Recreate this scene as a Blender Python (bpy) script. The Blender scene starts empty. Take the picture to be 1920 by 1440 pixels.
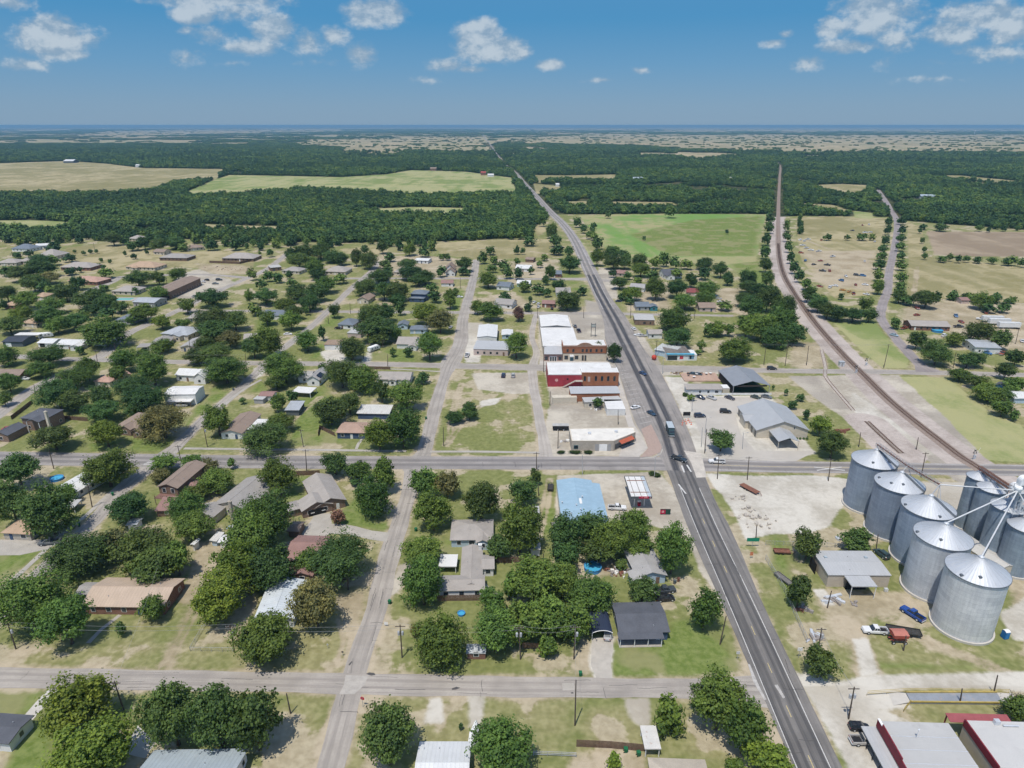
import bpy, bmesh, math, random
import numpy as np
from mathutils import Vector, Matrix

# ------------------------------------------------------------------ camera, world, sun, exposure
SC = bpy.context.scene
COL = SC.collection
FPX, PITCH, HCAM = 1245.0, math.radians(21.30), 115.0
CP, SP = math.cos(PITCH), math.sin(PITCH)
cam_d = bpy.data.cameras.new('camera')
cam_d.sensor_width = 36.0
cam_d.lens = FPX / 1920.0 * 36.0
cam_d.clip_start, cam_d.clip_end = 0.5, 120000.0
cam = bpy.data.objects.new('camera', cam_d)
cam.location = (0, 0, HCAM)
cam.rotation_euler = (math.pi / 2 - PITCH, 0, 0)
COL.objects.link(cam)
SC.camera = cam

SUN_EL = math.radians(68)
SUN_AZ = (-0.44, -0.90)                       # the sun stands behind the camera, to its left
n_ = math.hypot(*SUN_AZ)
SUN_DIR = Vector((SUN_AZ[0] / n_ * math.cos(SUN_EL), SUN_AZ[1] / n_ * math.cos(SUN_EL), math.sin(SUN_EL)))
sun_d = bpy.data.lights.new('sun', 'SUN')
sun_d.energy, sun_d.angle, sun_d.color = 3.9, math.radians(0.55), (1.0, 0.95, 0.87)
sun = bpy.data.objects.new('sun', sun_d)
sun.rotation_euler = (-SUN_DIR).to_track_quat('-Z', 'Y').to_euler()
sun.location = (-300, -600, 900)
COL.objects.link(sun)
SC.view_settings.view_transform = 'Standard'
SC.view_settings.look = 'None'
SC.view_settings.exposure = 0.0
SC.view_settings.gamma = 1.0
SC.cycles.max_bounces = 5
SC.cycles.diffuse_bounces = 2
SC.cycles.transparent_max_bounces = 6
SC.cycles.volume_bounces = 0
SC.cycles.use_denoising = True
SC.cycles.use_adaptive_sampling = True
SC.cycles.adaptive_threshold = 0.03
SC.cycles.caustics_reflective = False
SC.cycles.caustics_refractive = False

def ray(px, py):
 a, b = (px - 960) / FPX, (720 - py) / FPX
 return (a, CP + b * SP, -SP + b * CP)

def G(px, py, z=0.0):
 """world point at height z that the photograph shows at px, py"""
 d = ray(px, py)
 t = (HCAM - z) / -d[2]
 return Vector((d[0] * t, d[1] * t, z))

def project(x, y, z=0.0):
 zc = y * CP - (z - HCAM) * SP
 v = y * SP + (z - HCAM) * CP
 return 960 + FPX * x / zc, 720 - FPX * v / zc, FPX / zc

def nd(nt, t, **kw):
 n = nt.nodes.new(t)
 for k, v in kw.items():
  if k.startswith('i_'):
   n.inputs[k[2:].replace('_', ' ')].default_value = v
  else:
   setattr(n, k, v)
 return n

def math_(nt, op, a, b=None, c=None, clamp=False):
 n = nt.nodes.new('ShaderNodeMath')
 n.operation, n.use_clamp = op, clamp
 for i, v in enumerate((a, b, c)):
  if v is None:
   continue
  if isinstance(v, (int, float)):
   n.inputs[i].default_value = v
  else:
   nt.links.new(v, n.inputs[i])
 return n.outputs[0]

def mixc(nt, f, a, b, mode='MIX'):
 n = nt.nodes.new('ShaderNodeMix')
 n.data_type, n.blend_type = 'RGBA', mode
 for i, v in ((0, f), (6, a), (7, b)):
  if isinstance(v, (int, float)):
   n.inputs[i].default_value = v
  elif isinstance(v, (tuple, list)):
   n.inputs[i].default_value = (v[0], v[1], v[2], 1)
  else:
   nt.links.new(v, n.inputs[i])
 return n.outputs[2]

def smooth(nt, v, lo, hi, a=0.0, b=1.0):
 n = nt.nodes.new('ShaderNodeMapRange')
 n.interpolation_type = 'SMOOTHSTEP'
 nt.links.new(v, n.inputs[0])
 n.inputs[1].default_value, n.inputs[2].default_value = lo, hi
 n.inputs[3].default_value, n.inputs[4].default_value = a, b
 return n.outputs[0]

def noise(nt, vec, scale, detail=4, rough=0.55, dist=0.0):
 n = nt.nodes.new('ShaderNodeTexNoise')
 n.inputs['Scale'].default_value = scale
 n.inputs['Detail'].default_value = detail
 n.inputs['Roughness'].default_value = rough
 n.inputs['Distortion'].default_value = dist
 if vec is not None:
  nt.links.new(vec, n.inputs['Vector'])
 return n.outputs[0]

# sky: Nishita daylight, with low cumulus clouds far out in the world shader
world = bpy.data.worlds.new('World')
SC.world = world
world.use_nodes = True
nt = world.node_tree
nt.nodes.clear()
w_out = nt.nodes.new('ShaderNodeOutputWorld')
w_bg = nt.nodes.new('ShaderNodeBackground')
sky = nt.nodes.new('ShaderNodeTexSky')
sky.sky_type = 'NISHITA'
sky.sun_disc = False
sky.sun_elevation = SUN_EL
sky.sun_rotation = math.atan2(SUN_DIR.x, SUN_DIR.y)
sky.altitude = 100
sky.air_density, sky.dust_density, sky.ozone_density = 1.0, 0.6, 3.0
SKY_STR = 0.145
w_bg.inputs['Strength'].default_value = SKY_STR
tc = nt.nodes.new('ShaderNodeTexCoord')
sx = nt.nodes.new('ShaderNodeSeparateXYZ')
nt.links.new(tc.outputs['Generated'], sx.inputs[0])
yy = math_(nt, 'MAXIMUM', sx.outputs[1], 0.02)
cu = math_(nt, 'DIVIDE', sx.outputs[0], yy)
cv = math_(nt, 'DIVIDE', sx.outputs[2], yy)
cvec = nt.nodes.new('ShaderNodeCombineXYZ')
nt.links.new(cu, cvec.inputs[0])
nt.links.new(cv, cvec.inputs[1])
# px, py, half width, half height, density
CLOUDS = [(100, 72, 82, 34, 1.0), (130, 102, 45, 12, .7), (52, 120, 42, 13, .5), (20, 6, 50, 14, .6), (120, 36, 28, 9, .4),
  (362, 27, 55, 16, .85), (345, 58, 26, 9, .35), (400, 3, 150, 14, .7), (440, 20, 90, 26, .55), (512, 55, 46, 27, .85), (470, 88, 62, 16, .75),
  (400, 66, 55, 18, .45), (352, 106, 48, 16, .35), (580, 82, 42, 26, .6), (625, 66, 30, 18, .6), (680, 104, 36, 20, .55),
  (435, 118, 40, 8, .3), (600, 118, 60, 9, .3), (705, 25, 66, 24, .95), (900, 72, 46, 36, 1.0), (925, 92, 72, 24, .9),
  (835, 122, 40, 15, .6), (960, 100, 40, 14, .7), (880, 130, 50, 7, .4), (1028, 122, 32, 11, .7), (800, 150, 30, 6, .25),
  (1132, 150, 36, 6, .4), (1205, 132, 24, 7, .4), (1452, 81, 38, 10, .6), (1472, 65, 22, 9, .5), (1512, 118, 38, 16, .6),
  (1650, 28, 90, 38, .8), (1615, 12, 60, 26, .7), (1600, 88, 62, 14, .7), (1560, 50, 30, 20, .7), (1680, 70, 50, 25, .5), (1655, 118, 30, 16, .4),
  (1850,30,90,30,.8),(1790,62,70,24,.65),(1900,50,60,32,.9),(1860,98,100,18,.45),(1760,116,60,12,.35),(1740,148,70,8,.25)]
warp = nt.nodes.new('ShaderNodeMapping')
warp.inputs['Scale'].default_value = (1.0, 1.55, 1.0)
nt.links.new(cvec.outputs[0], warp.inputs[0])
nz1 = noise(nt, warp.outputs[0], 20, 6, 0.60)
nz2 = noise(nt, warp.outputs[0], 60, 2, 0.6)
acc = None
for (px, py, rx, ry, den) in CLOUDS:
 r0 = ray(px, py)
 u0, v0 = r0[0] / r0[1], r0[2] / r0[1]
 ru, rv = rx / FPX * 1.12, ry / FPX * 1.22
 sb = nt.nodes.new('ShaderNodeVectorMath')
 sb.operation = 'MULTIPLY_ADD'
 nt.links.new(cvec.outputs[0], sb.inputs[0])
 sb.inputs[1].default_value = (1 / ru, 1 / rv, 0)
 sb.inputs[2].default_value = (-u0 / ru, -v0 / rv, 0)
 ln = nt.nodes.new('ShaderNodeVectorMath')
 ln.operation = 'LENGTH'
 nt.links.new(sb.outputs[0], ln.inputs[0])
 q = ln.outputs['Value']
 m = math_(nt, 'MULTIPLY_ADD', q, -den, den)
 acc = m if acc is None else math_(nt, 'MAXIMUM', acc, m)
acc = math_(nt, 'MAXIMUM', acc, -0.6)
shape = math_(nt, 'ADD', acc, math_(nt, 'MULTIPLY', math_(nt, 'SUBTRACT', nz1, 0.49), 1.05))
shape = math_(nt, 'ADD', shape, math_(nt, 'MULTIPLY', math_(nt, 'SUBTRACT', nz2, 0.5), 0.35))
alpha = smooth(nt, shape, 0.08, 0.50, 0.0, 0.70)
front = smooth(nt, sx.outputs[1], 0.1, 0.3)
alpha = math_(nt, 'MULTIPLY', alpha, front)
wr2 = nt.nodes.new('ShaderNodeMapping')
wr2.inputs['Scale'].default_value = (1.0, 1.55, 1.0)
wr2.inputs['Location'].default_value = (-.004, .016, 0)
nt.links.new(cvec.outputs[0], wr2.inputs[0])
nz3 = noise(nt, wr2.outputs[0], 20, 4, 0.60)
cloud_shading = math_(nt, 'MULTIPLY', math_(nt, 'SUBTRACT', nz1, nz3), 2.6)  # light and shade of the clouds, painted into their colour
body = smooth(nt, math_(nt, 'ADD', math_(nt, 'MULTIPLY', shape, .75), cloud_shading), 0.0, 0.75)
ccol = mixc(nt, body, (2.15, 2.8, 3.5), (4.3, 4.65, 4.9))
# low summer sky: the Nishita colours graded towards the photograph's dull blue horizon
elev = sx.outputs[2]
rp = nt.nodes.new('ShaderNodeValToRGB')
nt.links.new(math_(nt, 'MULTIPLY', elev, 4.0), rp.inputs[0])
for p_,c_ in ((0.0,(0.204,0.332,0.478)),(.10,(0.180,0.321,0.484)),(.30,(0.109,0.293,0.511)),(.52,(0.050,0.255,0.505)),(1.0,(0.022,0.196,0.446))):
 e_ = rp.color_ramp.elements.new(p_) if p_ not in (0.0, 1.0) else rp.color_ramp.elements[0 if p_ == 0.0 else -1]
 e_.color = (*c_, 1)
low = nt.nodes.new('ShaderNodeVectorMath')
low.operation = 'SCALE'
nt.links.new(rp.outputs[0], low.inputs[0])
low.inputs['Scale'].default_value = 1 / SKY_STR
grade = mixc(nt, smooth(nt, elev, .12, .40, .92, 0.0), sky.outputs[0], low.outputs[0])
skyc = mixc(nt, alpha, grade, ccol)
nt.links.new(skyc, w_bg.inputs['Color'])
nt.links.new(w_bg.outputs[0], w_out.inputs[0])

# ------------------------------------------------------------------ helpers
def tag(o, label=None, cat=None, group=None, kind=None):
 if label: o['label'] = label
 if cat: o['category'] = cat
 if group: o['group'] = group
 if kind: o['kind'] = kind
 return o

def empty(name, loc=(0, 0, 0), rz=0.0, scale=None):
 o = bpy.data.objects.new(name, None)
 o.location, o.rotation_euler = loc, (0, 0, rz)
 o.empty_display_size = 0.5
 if scale: o.scale = scale
 COL.objects.link(o)
 return o

def link_mesh(name, me, mat, parent=None):
 o = bpy.data.objects.new(name, me)
 if mat is not None and not me.materials:
  me.materials.append(mat)
 COL.objects.link(o)
 if parent is not None:
  o.parent = parent
 return o

class MB:
 """collects faces, then links them as one mesh object"""
 def __init__(s):
  s.v, s.f, s.uv = [], [], []

 def face(s, pts, uv=None):
  n = len(s.v)
  s.v += [tuple(p) for p in pts]
  s.f.append(tuple(range(n, n + len(pts))))
  s.uv.append(uv if uv else [(p[0], p[1]) for p in pts])

 def box(s, x0, y0, z0, x1, y1, z1):
  p = [(x0, y0, z0), (x1, y0, z0), (x1, y1, z0), (x0, y1, z0), (x0, y0, z1), (x1, y0, z1), (x1, y1, z1), (x0, y1, z1)]
  for q in ((0, 3, 2, 1), (4, 5, 6, 7)):
   s.face([p[i] for i in q])
  for a, b in ((0, 1), (1, 2), (2, 3), (3, 0)):
   L = math.dist(p[a], p[b])
   s.face([p[a], p[b], p[b + 4], p[a + 4]], [(0, 0), (L, 0), (L, z1 - z0), (0, z1 - z0)])
  return s

 def prism(s, poly, z0, z1, cap=True):
  n = len(poly)
  if cap:
   s.face([(p[0], p[1], z1) for p in poly])
   s.face([(p[0], p[1], z0) for p in reversed(poly)])
  for i in range(n):
   a, b = poly[i], poly[(i + 1) % n]
   L = math.dist(a, b)
   s.face([(a[0], a[1], z0), (b[0], b[1], z0), (b[0], b[1], z1), (a[0], a[1], z1)], [(0, 0), (L, 0), (L, z1 - z0), (0, z1 - z0)])
  return s

 def slab(s, pts, t, uv=None):
  """a sheet of thickness t below the given top polygon"""
  s.face(pts, uv)
  lo = [(p[0], p[1], p[2] - t) for p in pts]
  s.face(list(reversed(lo)))
  for i in range(len(pts)):
   j = (i + 1) % len(pts)
   s.face([lo[i], lo[j], pts[j], pts[i]])
  return s

 def tube(s, a, b, r0, r1=None, n=8, cap=True):
  r1 = r0 if r1 is None else r1
  a, b = Vector(a), Vector(b)
  d = (b - a)
  L = d.length
  d = d / (L or 1)
  x = d.orthogonal().normalized()
  y = d.cross(x)
  A, B = [], []
  for i in range(n):
   t = 2 * math.pi * i / n
   o = x * math.cos(t) + y * math.sin(t)
   A.append(a + o * r0)
   B.append(b + o * r1)
  for i in range(n):
   j = (i + 1) % n
   s.face([A[i], A[j], B[j], B[i]], [(i * .1, 0), (i * .1 + .1, 0), (i * .1 + .1, L), (i * .1, L)])
  if cap:
   s.face(list(reversed(A)))
   s.face(B)
  return s

 def lathe(s, prof, n=24, c=(0, 0)):
  for k in range(len(prof) - 1):
   (r0, z0), (r1, z1) = prof[k], prof[k + 1]
   for i in range(n):
    a0, a1 = 2 * math.pi * i / n, 2 * math.pi * (i + 1) / n
    q = [(c[0] + r0 * math.cos(a0), c[1] + r0 * math.sin(a0), z0), (c[0] + r0 * math.cos(a1), c[1] + r0 * math.sin(a1), z0),
     (c[0] + r1 * math.cos(a1), c[1] + r1 * math.sin(a1), z1), (c[0] + r1 * math.cos(a0), c[1] + r1 * math.sin(a0), z1)]
    u0, u1 = a0 * max(r0, r1), a1 * max(r0, r1)
    if r1 < 1e-5:
     s.face(q[:3], [(u0, z0), (u1, z0), (u1, z1)])
    elif r0 < 1e-5:
     s.face([q[0], q[2], q[3]], [(u0, z0), (u1, z1), (u0, z1)])
    else:
     s.face(q, [(u0, z0), (u1, z0), (u1, z1), (u0, z1)])
  return s

 def mesh(s, name, smooth_=False):
  me = bpy.data.meshes.new(name)
  me.from_pydata(s.v, [], s.f)
  uvl = me.uv_layers.new(name='UVMap')
  flat = [c for f in s.uv for p in f for c in p]
  uvl.data.foreach_set('uv', flat)
  if smooth_:
   me.polygons.foreach_set('use_smooth', [True] * len(me.polygons))
  me.update()
  return me

 def build(s, name, mat, parent=None, smooth_=False):
  if not s.f:
   return None
  return link_mesh(name, s.mesh(name, smooth_), mat, parent)

def catmull(pts, step):
 """dense points along a smooth curve through pts (tuples of any length)"""
 P = [np.array(p, float) for p in pts]
 out = []
 for i in range(len(P) - 1):
  p0, p1, p2 = P[max(i - 1, 0)], P[i], P[i + 1]
  p3 = P[min(i + 2, len(P) - 1)]
  L = np.linalg.norm(p2[:2] - p1[:2])
  n = max(1, int(L / step))
  d1, d2 = np.linalg.norm(p1[:2] - p0[:2]) or 1, np.linalg.norm(p3[:2] - p2[:2]) or 1
  m1 = (p2 - p0) / (L + d1) * L if i else (p2 - p1)
  m2 = (p3 - p1) / (L + d2) * L if i + 2 < len(P) else (p2 - p1)
  for k in range(n):
   t = k / n
   h = (2 * t ** 3 - 3 * t ** 2 + 1, t ** 3 - 2 * t ** 2 + t, -2 * t ** 3 + 3 * t ** 2, t ** 3 - t ** 2)
   out.append(h[0] * p1 + h[1] * m1 + h[2] * p2 + h[3] * m2)
 out.append(P[-1])
 return out

# ------------------------------------------------------------------ materials
MATS = {}

def base_mat(name):
 m = bpy.data.materials.new(name)
 m.use_nodes = True
 t = m.node_tree
 b = t.nodes['Principled BSDF']
 b.inputs['Specular IOR Level'].default_value = 0.25
 MATS[name] = m
 return m, t, b

def M(name, col=None, rough=.85, var=.18, scale=.6, metal=0.0, fine=6.0, dirt=None, tint=False):
 """weathered surface: two scales of colour noise, optional dirt blotches"""
 if name in MATS:
  return MATS[name]
 m, t, b = base_mat(name)
 c = t.nodes.new('ShaderNodeTexCoord')
 n1 = noise(t, c.outputs['Object'], scale, 5, .6)
 n2 = noise(t, c.outputs['Object'], fine, 3, .6)
 lo = tuple(x * (1 - var) for x in col)
 hi = tuple(min(x * (1 + var), .92) for x in col)
 f = math_(t, 'ADD', math_(t, 'MULTIPLY', n1, .6), math_(t, 'MULTIPLY', n2, .4))
 cc = mixc(t, smooth(t, f, .32, .68), lo, hi)
 if dirt:
  n3 = noise(t, c.outputs['Object'], scale * 1.7, 6, .65)
  cc = mixc(t, smooth(t, n3, .56, .74, 0, .8), cc, dirt)
 if tint:
  oi = t.nodes.new('ShaderNodeObjectInfo')
  cc = mixc(t, 1.0, cc, oi.outputs['Color'], 'MULTIPLY')
 t.links.new(cc, b.inputs['Base Color'])
 b.inputs['Roughness'].default_value = rough
 b.inputs['Metallic'].default_value = metal
 return m

def M_roof(name, col=None, kind='shingle', var=.16, rough=.85, metal=0.0, dirt=None):
 """roof faces carry UV in metres (u along the ridge, v down the slope)"""
 if name in MATS:
  return MATS[name]
 m, t, b = base_mat(name)
 uv = t.nodes.new('ShaderNodeUVMap')
 sp = t.nodes.new('ShaderNodeSeparateXYZ')
 t.links.new(uv.outputs[0], sp.inputs[0])
 oc = t.nodes.new('ShaderNodeTexCoord')
 n1 = noise(t, oc.outputs['Object'], .35, 5, .6)
 if kind == 'shingle':
  mp = t.nodes.new('ShaderNodeMapping')
  mp.inputs['Scale'].default_value = (1.4, 5.5, 1)
  t.links.new(uv.outputs[0], mp.inputs[0])
  n2 = noise(t, mp.outputs[0], 1.6, 2, .6)
  f = math_(t, 'ADD', math_(t, 'MULTIPLY', n1, .45), math_(t, 'MULTIPLY', n2, .55))
  rows = math_(t, 'FRACT', math_(t, 'MULTIPLY', sp.outputs[1], 3.2))
  f = math_(t, 'ADD', f, math_(t, 'MULTIPLY', math_(t, 'SUBTRACT', rows, .5), .10))
 else:
  mp = t.nodes.new('ShaderNodeMapping')
  mp.inputs['Scale'].default_value = (.9, .10, 1)
  t.links.new(uv.outputs[0], mp.inputs[0])
  n2 = noise(t, mp.outputs[0], 1.5, 4, .6)
  f = math_(t, 'ADD', math_(t, 'MULTIPLY', n1, .55), math_(t, 'MULTIPLY', n2, .45))
  rib = math_(t, 'FRACT', math_(t, 'MULTIPLY', sp.outputs[0], 1.25))
  rib = smooth(t, math_(t, 'ABSOLUTE', math_(t, 'SUBTRACT', rib, .5)), .30, .5)
  f = math_(t, 'SUBTRACT', f, math_(t, 'MULTIPLY', rib, .16))
  bp = t.nodes.new('ShaderNodeBump')
  bp.inputs['Strength'].default_value = .35
  bp.inputs['Distance'].default_value = .05
  t.links.new(rib, bp.inputs['Height'])
  t.links.new(bp.outputs[0], b.inputs['Normal'])
 lo = tuple(x * (1 - var) for x in col)
 hi = tuple(min(x * (1 + var), .92) for x in col)
 cc = mixc(t, smooth(t, f, .28, .68), lo, hi)
 if dirt:
  n3 = noise(t, oc.outputs['Object'], .5, 7, .7)
  cc = mixc(t, smooth(t, n3, .57, .72, 0, .85), cc, dirt)
 t.links.new(cc, b.inputs['Base Color'])
 b.inputs['Roughness'].default_value = rough
 b.inputs['Metallic'].default_value = metal
 return m

def M_brick(name, col=None, mortar=None, sc=1.0):
 if name in MATS:
  return MATS[name]
 m, t, b = base_mat(name)
 uv = t.nodes.new('ShaderNodeUVMap')
 br = t.nodes.new('ShaderNodeTexBrick')
 br.inputs['Scale'].default_value = 2.2 * sc
 br.inputs['Color1'].default_value = (*[x * .8 for x in col], 1)
 br.inputs['Color2'].default_value = (*[x * 1.2 for x in col], 1)
 br.inputs['Mortar'].default_value = (*mortar, 1)
 br.inputs['Mortar Size'].default_value = .02
 t.links.new(uv.outputs[0], br.inputs[0])
 oc = t.nodes.new('ShaderNodeTexCoord')
 n = noise(t, oc.outputs['Object'], .5, 5, .6)
 cc = mixc(t, smooth(t, n, .35, .7, 0, .4), br.outputs[0], tuple(x * .7 for x in col))
 t.links.new(cc, b.inputs['Base Color'])
 b.inputs['Roughness'].default_value = .9
 return m

def M_silo():
 """galvanised corrugated sheet: horizontal ribs, sheet seams, streaks"""
 m, t, b = base_mat('galvanised_sheet')
 uv = t.nodes.new('ShaderNodeUVMap')
 sp = t.nodes.new('ShaderNodeSeparateXYZ')
 t.links.new(uv.outputs[0], sp.inputs[0])
 row = math_(t, 'FLOOR', math_(t, 'MULTIPLY', sp.outputs[1], 1 / 1.12))
 col_ = math_(t, 'FLOOR', math_(t, 'ADD', math_(t, 'MULTIPLY', sp.outputs[0], 1 / 2.8), math_(t, 'MULTIPLY', row, .5)))
 cv_ = t.nodes.new('ShaderNodeCombineXYZ')
 t.links.new(row, cv_.inputs[0])
 t.links.new(col_, cv_.inputs[1])
 wn = t.nodes.new('ShaderNodeTexWhiteNoise')
 wn.noise_dimensions = '2D'
 t.links.new(cv_.outputs[0], wn.inputs['Vector'])
 mp = t.nodes.new('ShaderNodeMapping')
 mp.inputs['Scale'].default_value = (1.2, .09, 1)
 t.links.new(uv.outputs[0], mp.inputs[0])
 n1 = noise(t, mp.outputs[0], 1.3, 5, .6)
 oc = t.nodes.new('ShaderNodeTexCoord')
 n2 = noise(t, oc.outputs['Object'], .22, 6, .6)
 n3 = noise(t, oc.outputs['Object'], 3.0, 4, .7)
 f = math_(t, 'ADD', math_(t, 'MULTIPLY', n1, .38), math_(t, 'MULTIPLY', n2, .30))
 f = math_(t, 'ADD', f, math_(t, 'MULTIPLY', wn.outputs[0], .12))
 f = math_(t, 'ADD', f, math_(t, 'MULTIPLY', n3, .20))
 seam = math_(t, 'FRACT', math_(t, 'MULTIPLY', sp.outputs[1], 1 / 1.12))
 seam = smooth(t, math_(t, 'ABSOLUTE', math_(t, 'SUBTRACT', seam, .5)), .44, .5)
 f = math_(t, 'SUBTRACT', f, math_(t, 'MULTIPLY', seam, .14))
 cc = mixc(t, smooth(t, f, .30, .70), (.43, .455, .485), (.70, .725, .745))
 oi = t.nodes.new('ShaderNodeObjectInfo')
 cc = mixc(t, 1.0, cc, oi.outputs['Color'], 'MULTIPLY')
 t.links.new(cc, b.inputs['Base Color'])
 rib = math_(t, 'SINE', math_(t, 'MULTIPLY', sp.outputs[1], 2 * math.pi / .28))
 bp = t.nodes.new('ShaderNodeBump')
 bp.inputs['Strength'].default_value = .35
 bp.inputs['Distance'].default_value = .03
 t.links.new(rib, bp.inputs['Height'])
 t.links.new(bp.outputs[0], b.inputs['Normal'])
 b.inputs['Roughness'].default_value = .5
 b.inputs['Metallic'].default_value = .25
 return m

def M_leaf(name):
 m, t, b = base_mat(name)
 at = t.nodes.new('ShaderNodeAttribute')
 at.attribute_name = 'tint'
 oi = t.nodes.new('ShaderNodeObjectInfo')
 base = oi.outputs['Color']
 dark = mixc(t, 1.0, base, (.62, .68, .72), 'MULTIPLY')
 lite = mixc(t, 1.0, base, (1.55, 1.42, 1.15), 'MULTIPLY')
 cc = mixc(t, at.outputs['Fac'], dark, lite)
 t.links.new(cc, b.inputs['Base Color'])
 b.inputs['Roughness'].default_value = .6
 b.inputs['Specular IOR Level'].default_value = .22
 tr = t.nodes.new('ShaderNodeBsdfTranslucent')
 t.links.new(mixc(t, 1.0, cc, (1.3, 1.5, .6), 'MULTIPLY'), tr.inputs[0])
 mx = t.nodes.new('ShaderNodeMixShader')
 mx.inputs[0].default_value = .22
 t.links.new(b.outputs[0], mx.inputs[1])
 t.links.new(tr.outputs[0], mx.inputs[2])
 t.links.new(mx.outputs[0], t.nodes['Material Output'].inputs[0])
 return m

def M_woods():
 """foliage of the instanced woods: colour varies from tree to tree"""
 m, t, b = base_mat('woodland_leaf')
 at = t.nodes.new('ShaderNodeAttribute')
 at.attribute_name = 'tint'
 oi = t.nodes.new('ShaderNodeObjectInfo')
 rp = t.nodes.new('ShaderNodeValToRGB')
 t.links.new(oi.outputs['Random'], rp.inputs[0])
 e = rp.color_ramp.elements
 e[0].position, e[0].color = 0, (0.044, 0.095, 0.030, 1)
 e[1].position, e[1].color = 1, (0.127, 0.184, 0.040, 1)
 for p, c in ((.3, (0.055, 0.113, 0.034, 1)), (.6, (0.073, 0.134, 0.034, 1)), (.82, (0.092, 0.153, 0.036, 1))):
  n = e.new(p)
  n.color = c
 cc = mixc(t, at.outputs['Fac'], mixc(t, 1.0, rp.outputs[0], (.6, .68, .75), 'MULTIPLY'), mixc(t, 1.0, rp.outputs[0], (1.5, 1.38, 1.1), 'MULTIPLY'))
 t.links.new(cc, b.inputs['Base Color'])
 b.inputs['Roughness'].default_value = .7
 return m

def M_road(name, base, track, edge, tracks, wheel=.5, streak=.5, crack=False):
 """u = metres from the centre line, v = metres along: wheel tracks, streaks, patches"""
 m, t, b = base_mat(name)
 uv = t.nodes.new('ShaderNodeUVMap')
 sp = t.nodes.new('ShaderNodeSeparateXYZ')
 t.links.new(uv.outputs[0], sp.inputs[0])
 mp = t.nodes.new('ShaderNodeMapping')
 mp.inputs['Scale'].default_value = (1.5, .03, 1)
 t.links.new(uv.outputs[0], mp.inputs[0])
 n1 = noise(t, mp.outputs[0], 1.0, 4, .7)
 oc = t.nodes.new('ShaderNodeTexCoord')
 n2 = noise(t, oc.outputs['Object'], .12, 4, .6)
 n3 = noise(t, oc.outputs['Object'], 2.4, 2, .7)
 cc = mixc(t, smooth(t, n2, .3, .7), tuple(x * .84 for x in base), tuple(x * 1.14 for x in base))
 cc = mixc(t, smooth(t, n1, .5, .72, 0, streak), cc, track)
 cc = mixc(t, smooth(t, n1, .5, .28, 0, streak * .7), cc, edge)
 au = math_(t, 'ABSOLUTE', math_(t, 'ADD', sp.outputs[0], math_(t, 'MULTIPLY', math_(t, 'SUBTRACT', n2, .5), .5)))
 acc = None
 for (u0, hw, am) in tracks:
  d = math_(t, 'ABSOLUTE', math_(t, 'SUBTRACT', au, u0))
  k = smooth(t, d, hw * .45, hw * 1.25, am, 0)
  acc = k if acc is None else math_(t, 'MAXIMUM', acc, k)
 if acc is not None:
  acc = math_(t, 'MULTIPLY', acc, smooth(t, n1, .2, .62, .55, 1))
  cc = mixc(t, math_(t, 'MULTIPLY', acc, wheel), cc, track)
 cc = mixc(t, smooth(t, n3, .35, .7, 0, .25), cc, tuple(x * .7 for x in base))
 if crack:
  vo = t.nodes.new('ShaderNodeTexVoronoi')
  vo.feature = 'DISTANCE_TO_EDGE'
  vo.inputs['Scale'].default_value = .16
  t.links.new(oc.outputs['Object'], vo.inputs['Vector'])
  ck = smooth(t, vo.outputs[0], .002, .010, .22, 0)
  cc = mixc(t, ck, cc, tuple(x * .45 for x in base))
 t.links.new(cc, b.inputs['Base Color'])
 b.inputs['Roughness'].default_value = .9
 return m

def M_glass(name='window_glass', col=(.03, .04, .05)):
 if name in MATS:
  return MATS[name]
 m, t, b = base_mat(name)
 b.inputs['Base Color'].default_value = (*col, 1)
 b.inputs['Roughness'].default_value = .12
 b.inputs['Specular IOR Level'].default_value = .5
 return m

def M_paint(name='car_paint'):
 """vehicle paint: the object's own colour under a clear coat, dusty"""
 if name in MATS:
  return MATS[name]
 m, t, b = base_mat(name)
 oi = t.nodes.new('ShaderNodeObjectInfo')
 oc = t.nodes.new('ShaderNodeTexCoord')
 n = noise(t, oc.outputs['Object'], 1.5, 4, .6)
 cc = mixc(t, smooth(t, n, .45, .75, 0, .12), oi.outputs['Color'], (.4, .36, .3))
 t.links.new(cc, b.inputs['Base Color'])
 b.inputs['Roughness'].default_value = .38
 b.inputs['Coat Weight'].default_value = .5
 b.inputs['Coat Roughness'].default_value = .12
 return m

LEAF = M_leaf('leaf')
WOODLEAF = M_woods()
SILO = M_silo()
GLASS = M_glass()
PAINT = M_paint()
BARK = M('bark', (.12, .095, .075), .95, .3, 2)
WOODPOLE = M('pole_wood', (.10, .08, .065), .95, .3, 1)
GREYPOLE = M('galvanised_pole', (.45, .46, .47), .5, .1, 1, .3)
WHITE = M('white_paint', (.78, .78, .76), .6, .07, .7)
CREAM = M('cream_paint', (.62, .57, .47), .8, .08, .7)
TRIM = M('trim_paint', (.70, .69, .66), .6, .06, 1)
BLACK = M('black_rubber', (.02, .02, .022), .8, .2, 2)
DARK = M('dark_opening', (.018, .017, .016), .9, .2, 1)
CONC = M('concrete', (.385, .355, .31), .9, .13, .25, dirt=(.30, .27, .225))
RUST = M('rusty_metal', (.20, .09, .06), .85, .35, 1.2)
SPOUT = M('spout_paint', (.58, .59, .59), .5, .1, 1)
STEEL = M('bright_steel', (.62, .64, .66), .42, .1, .8, .3)
YELLOW = M('yellow_paint', (.42, .32, .10), .7, .25, 1)

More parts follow.
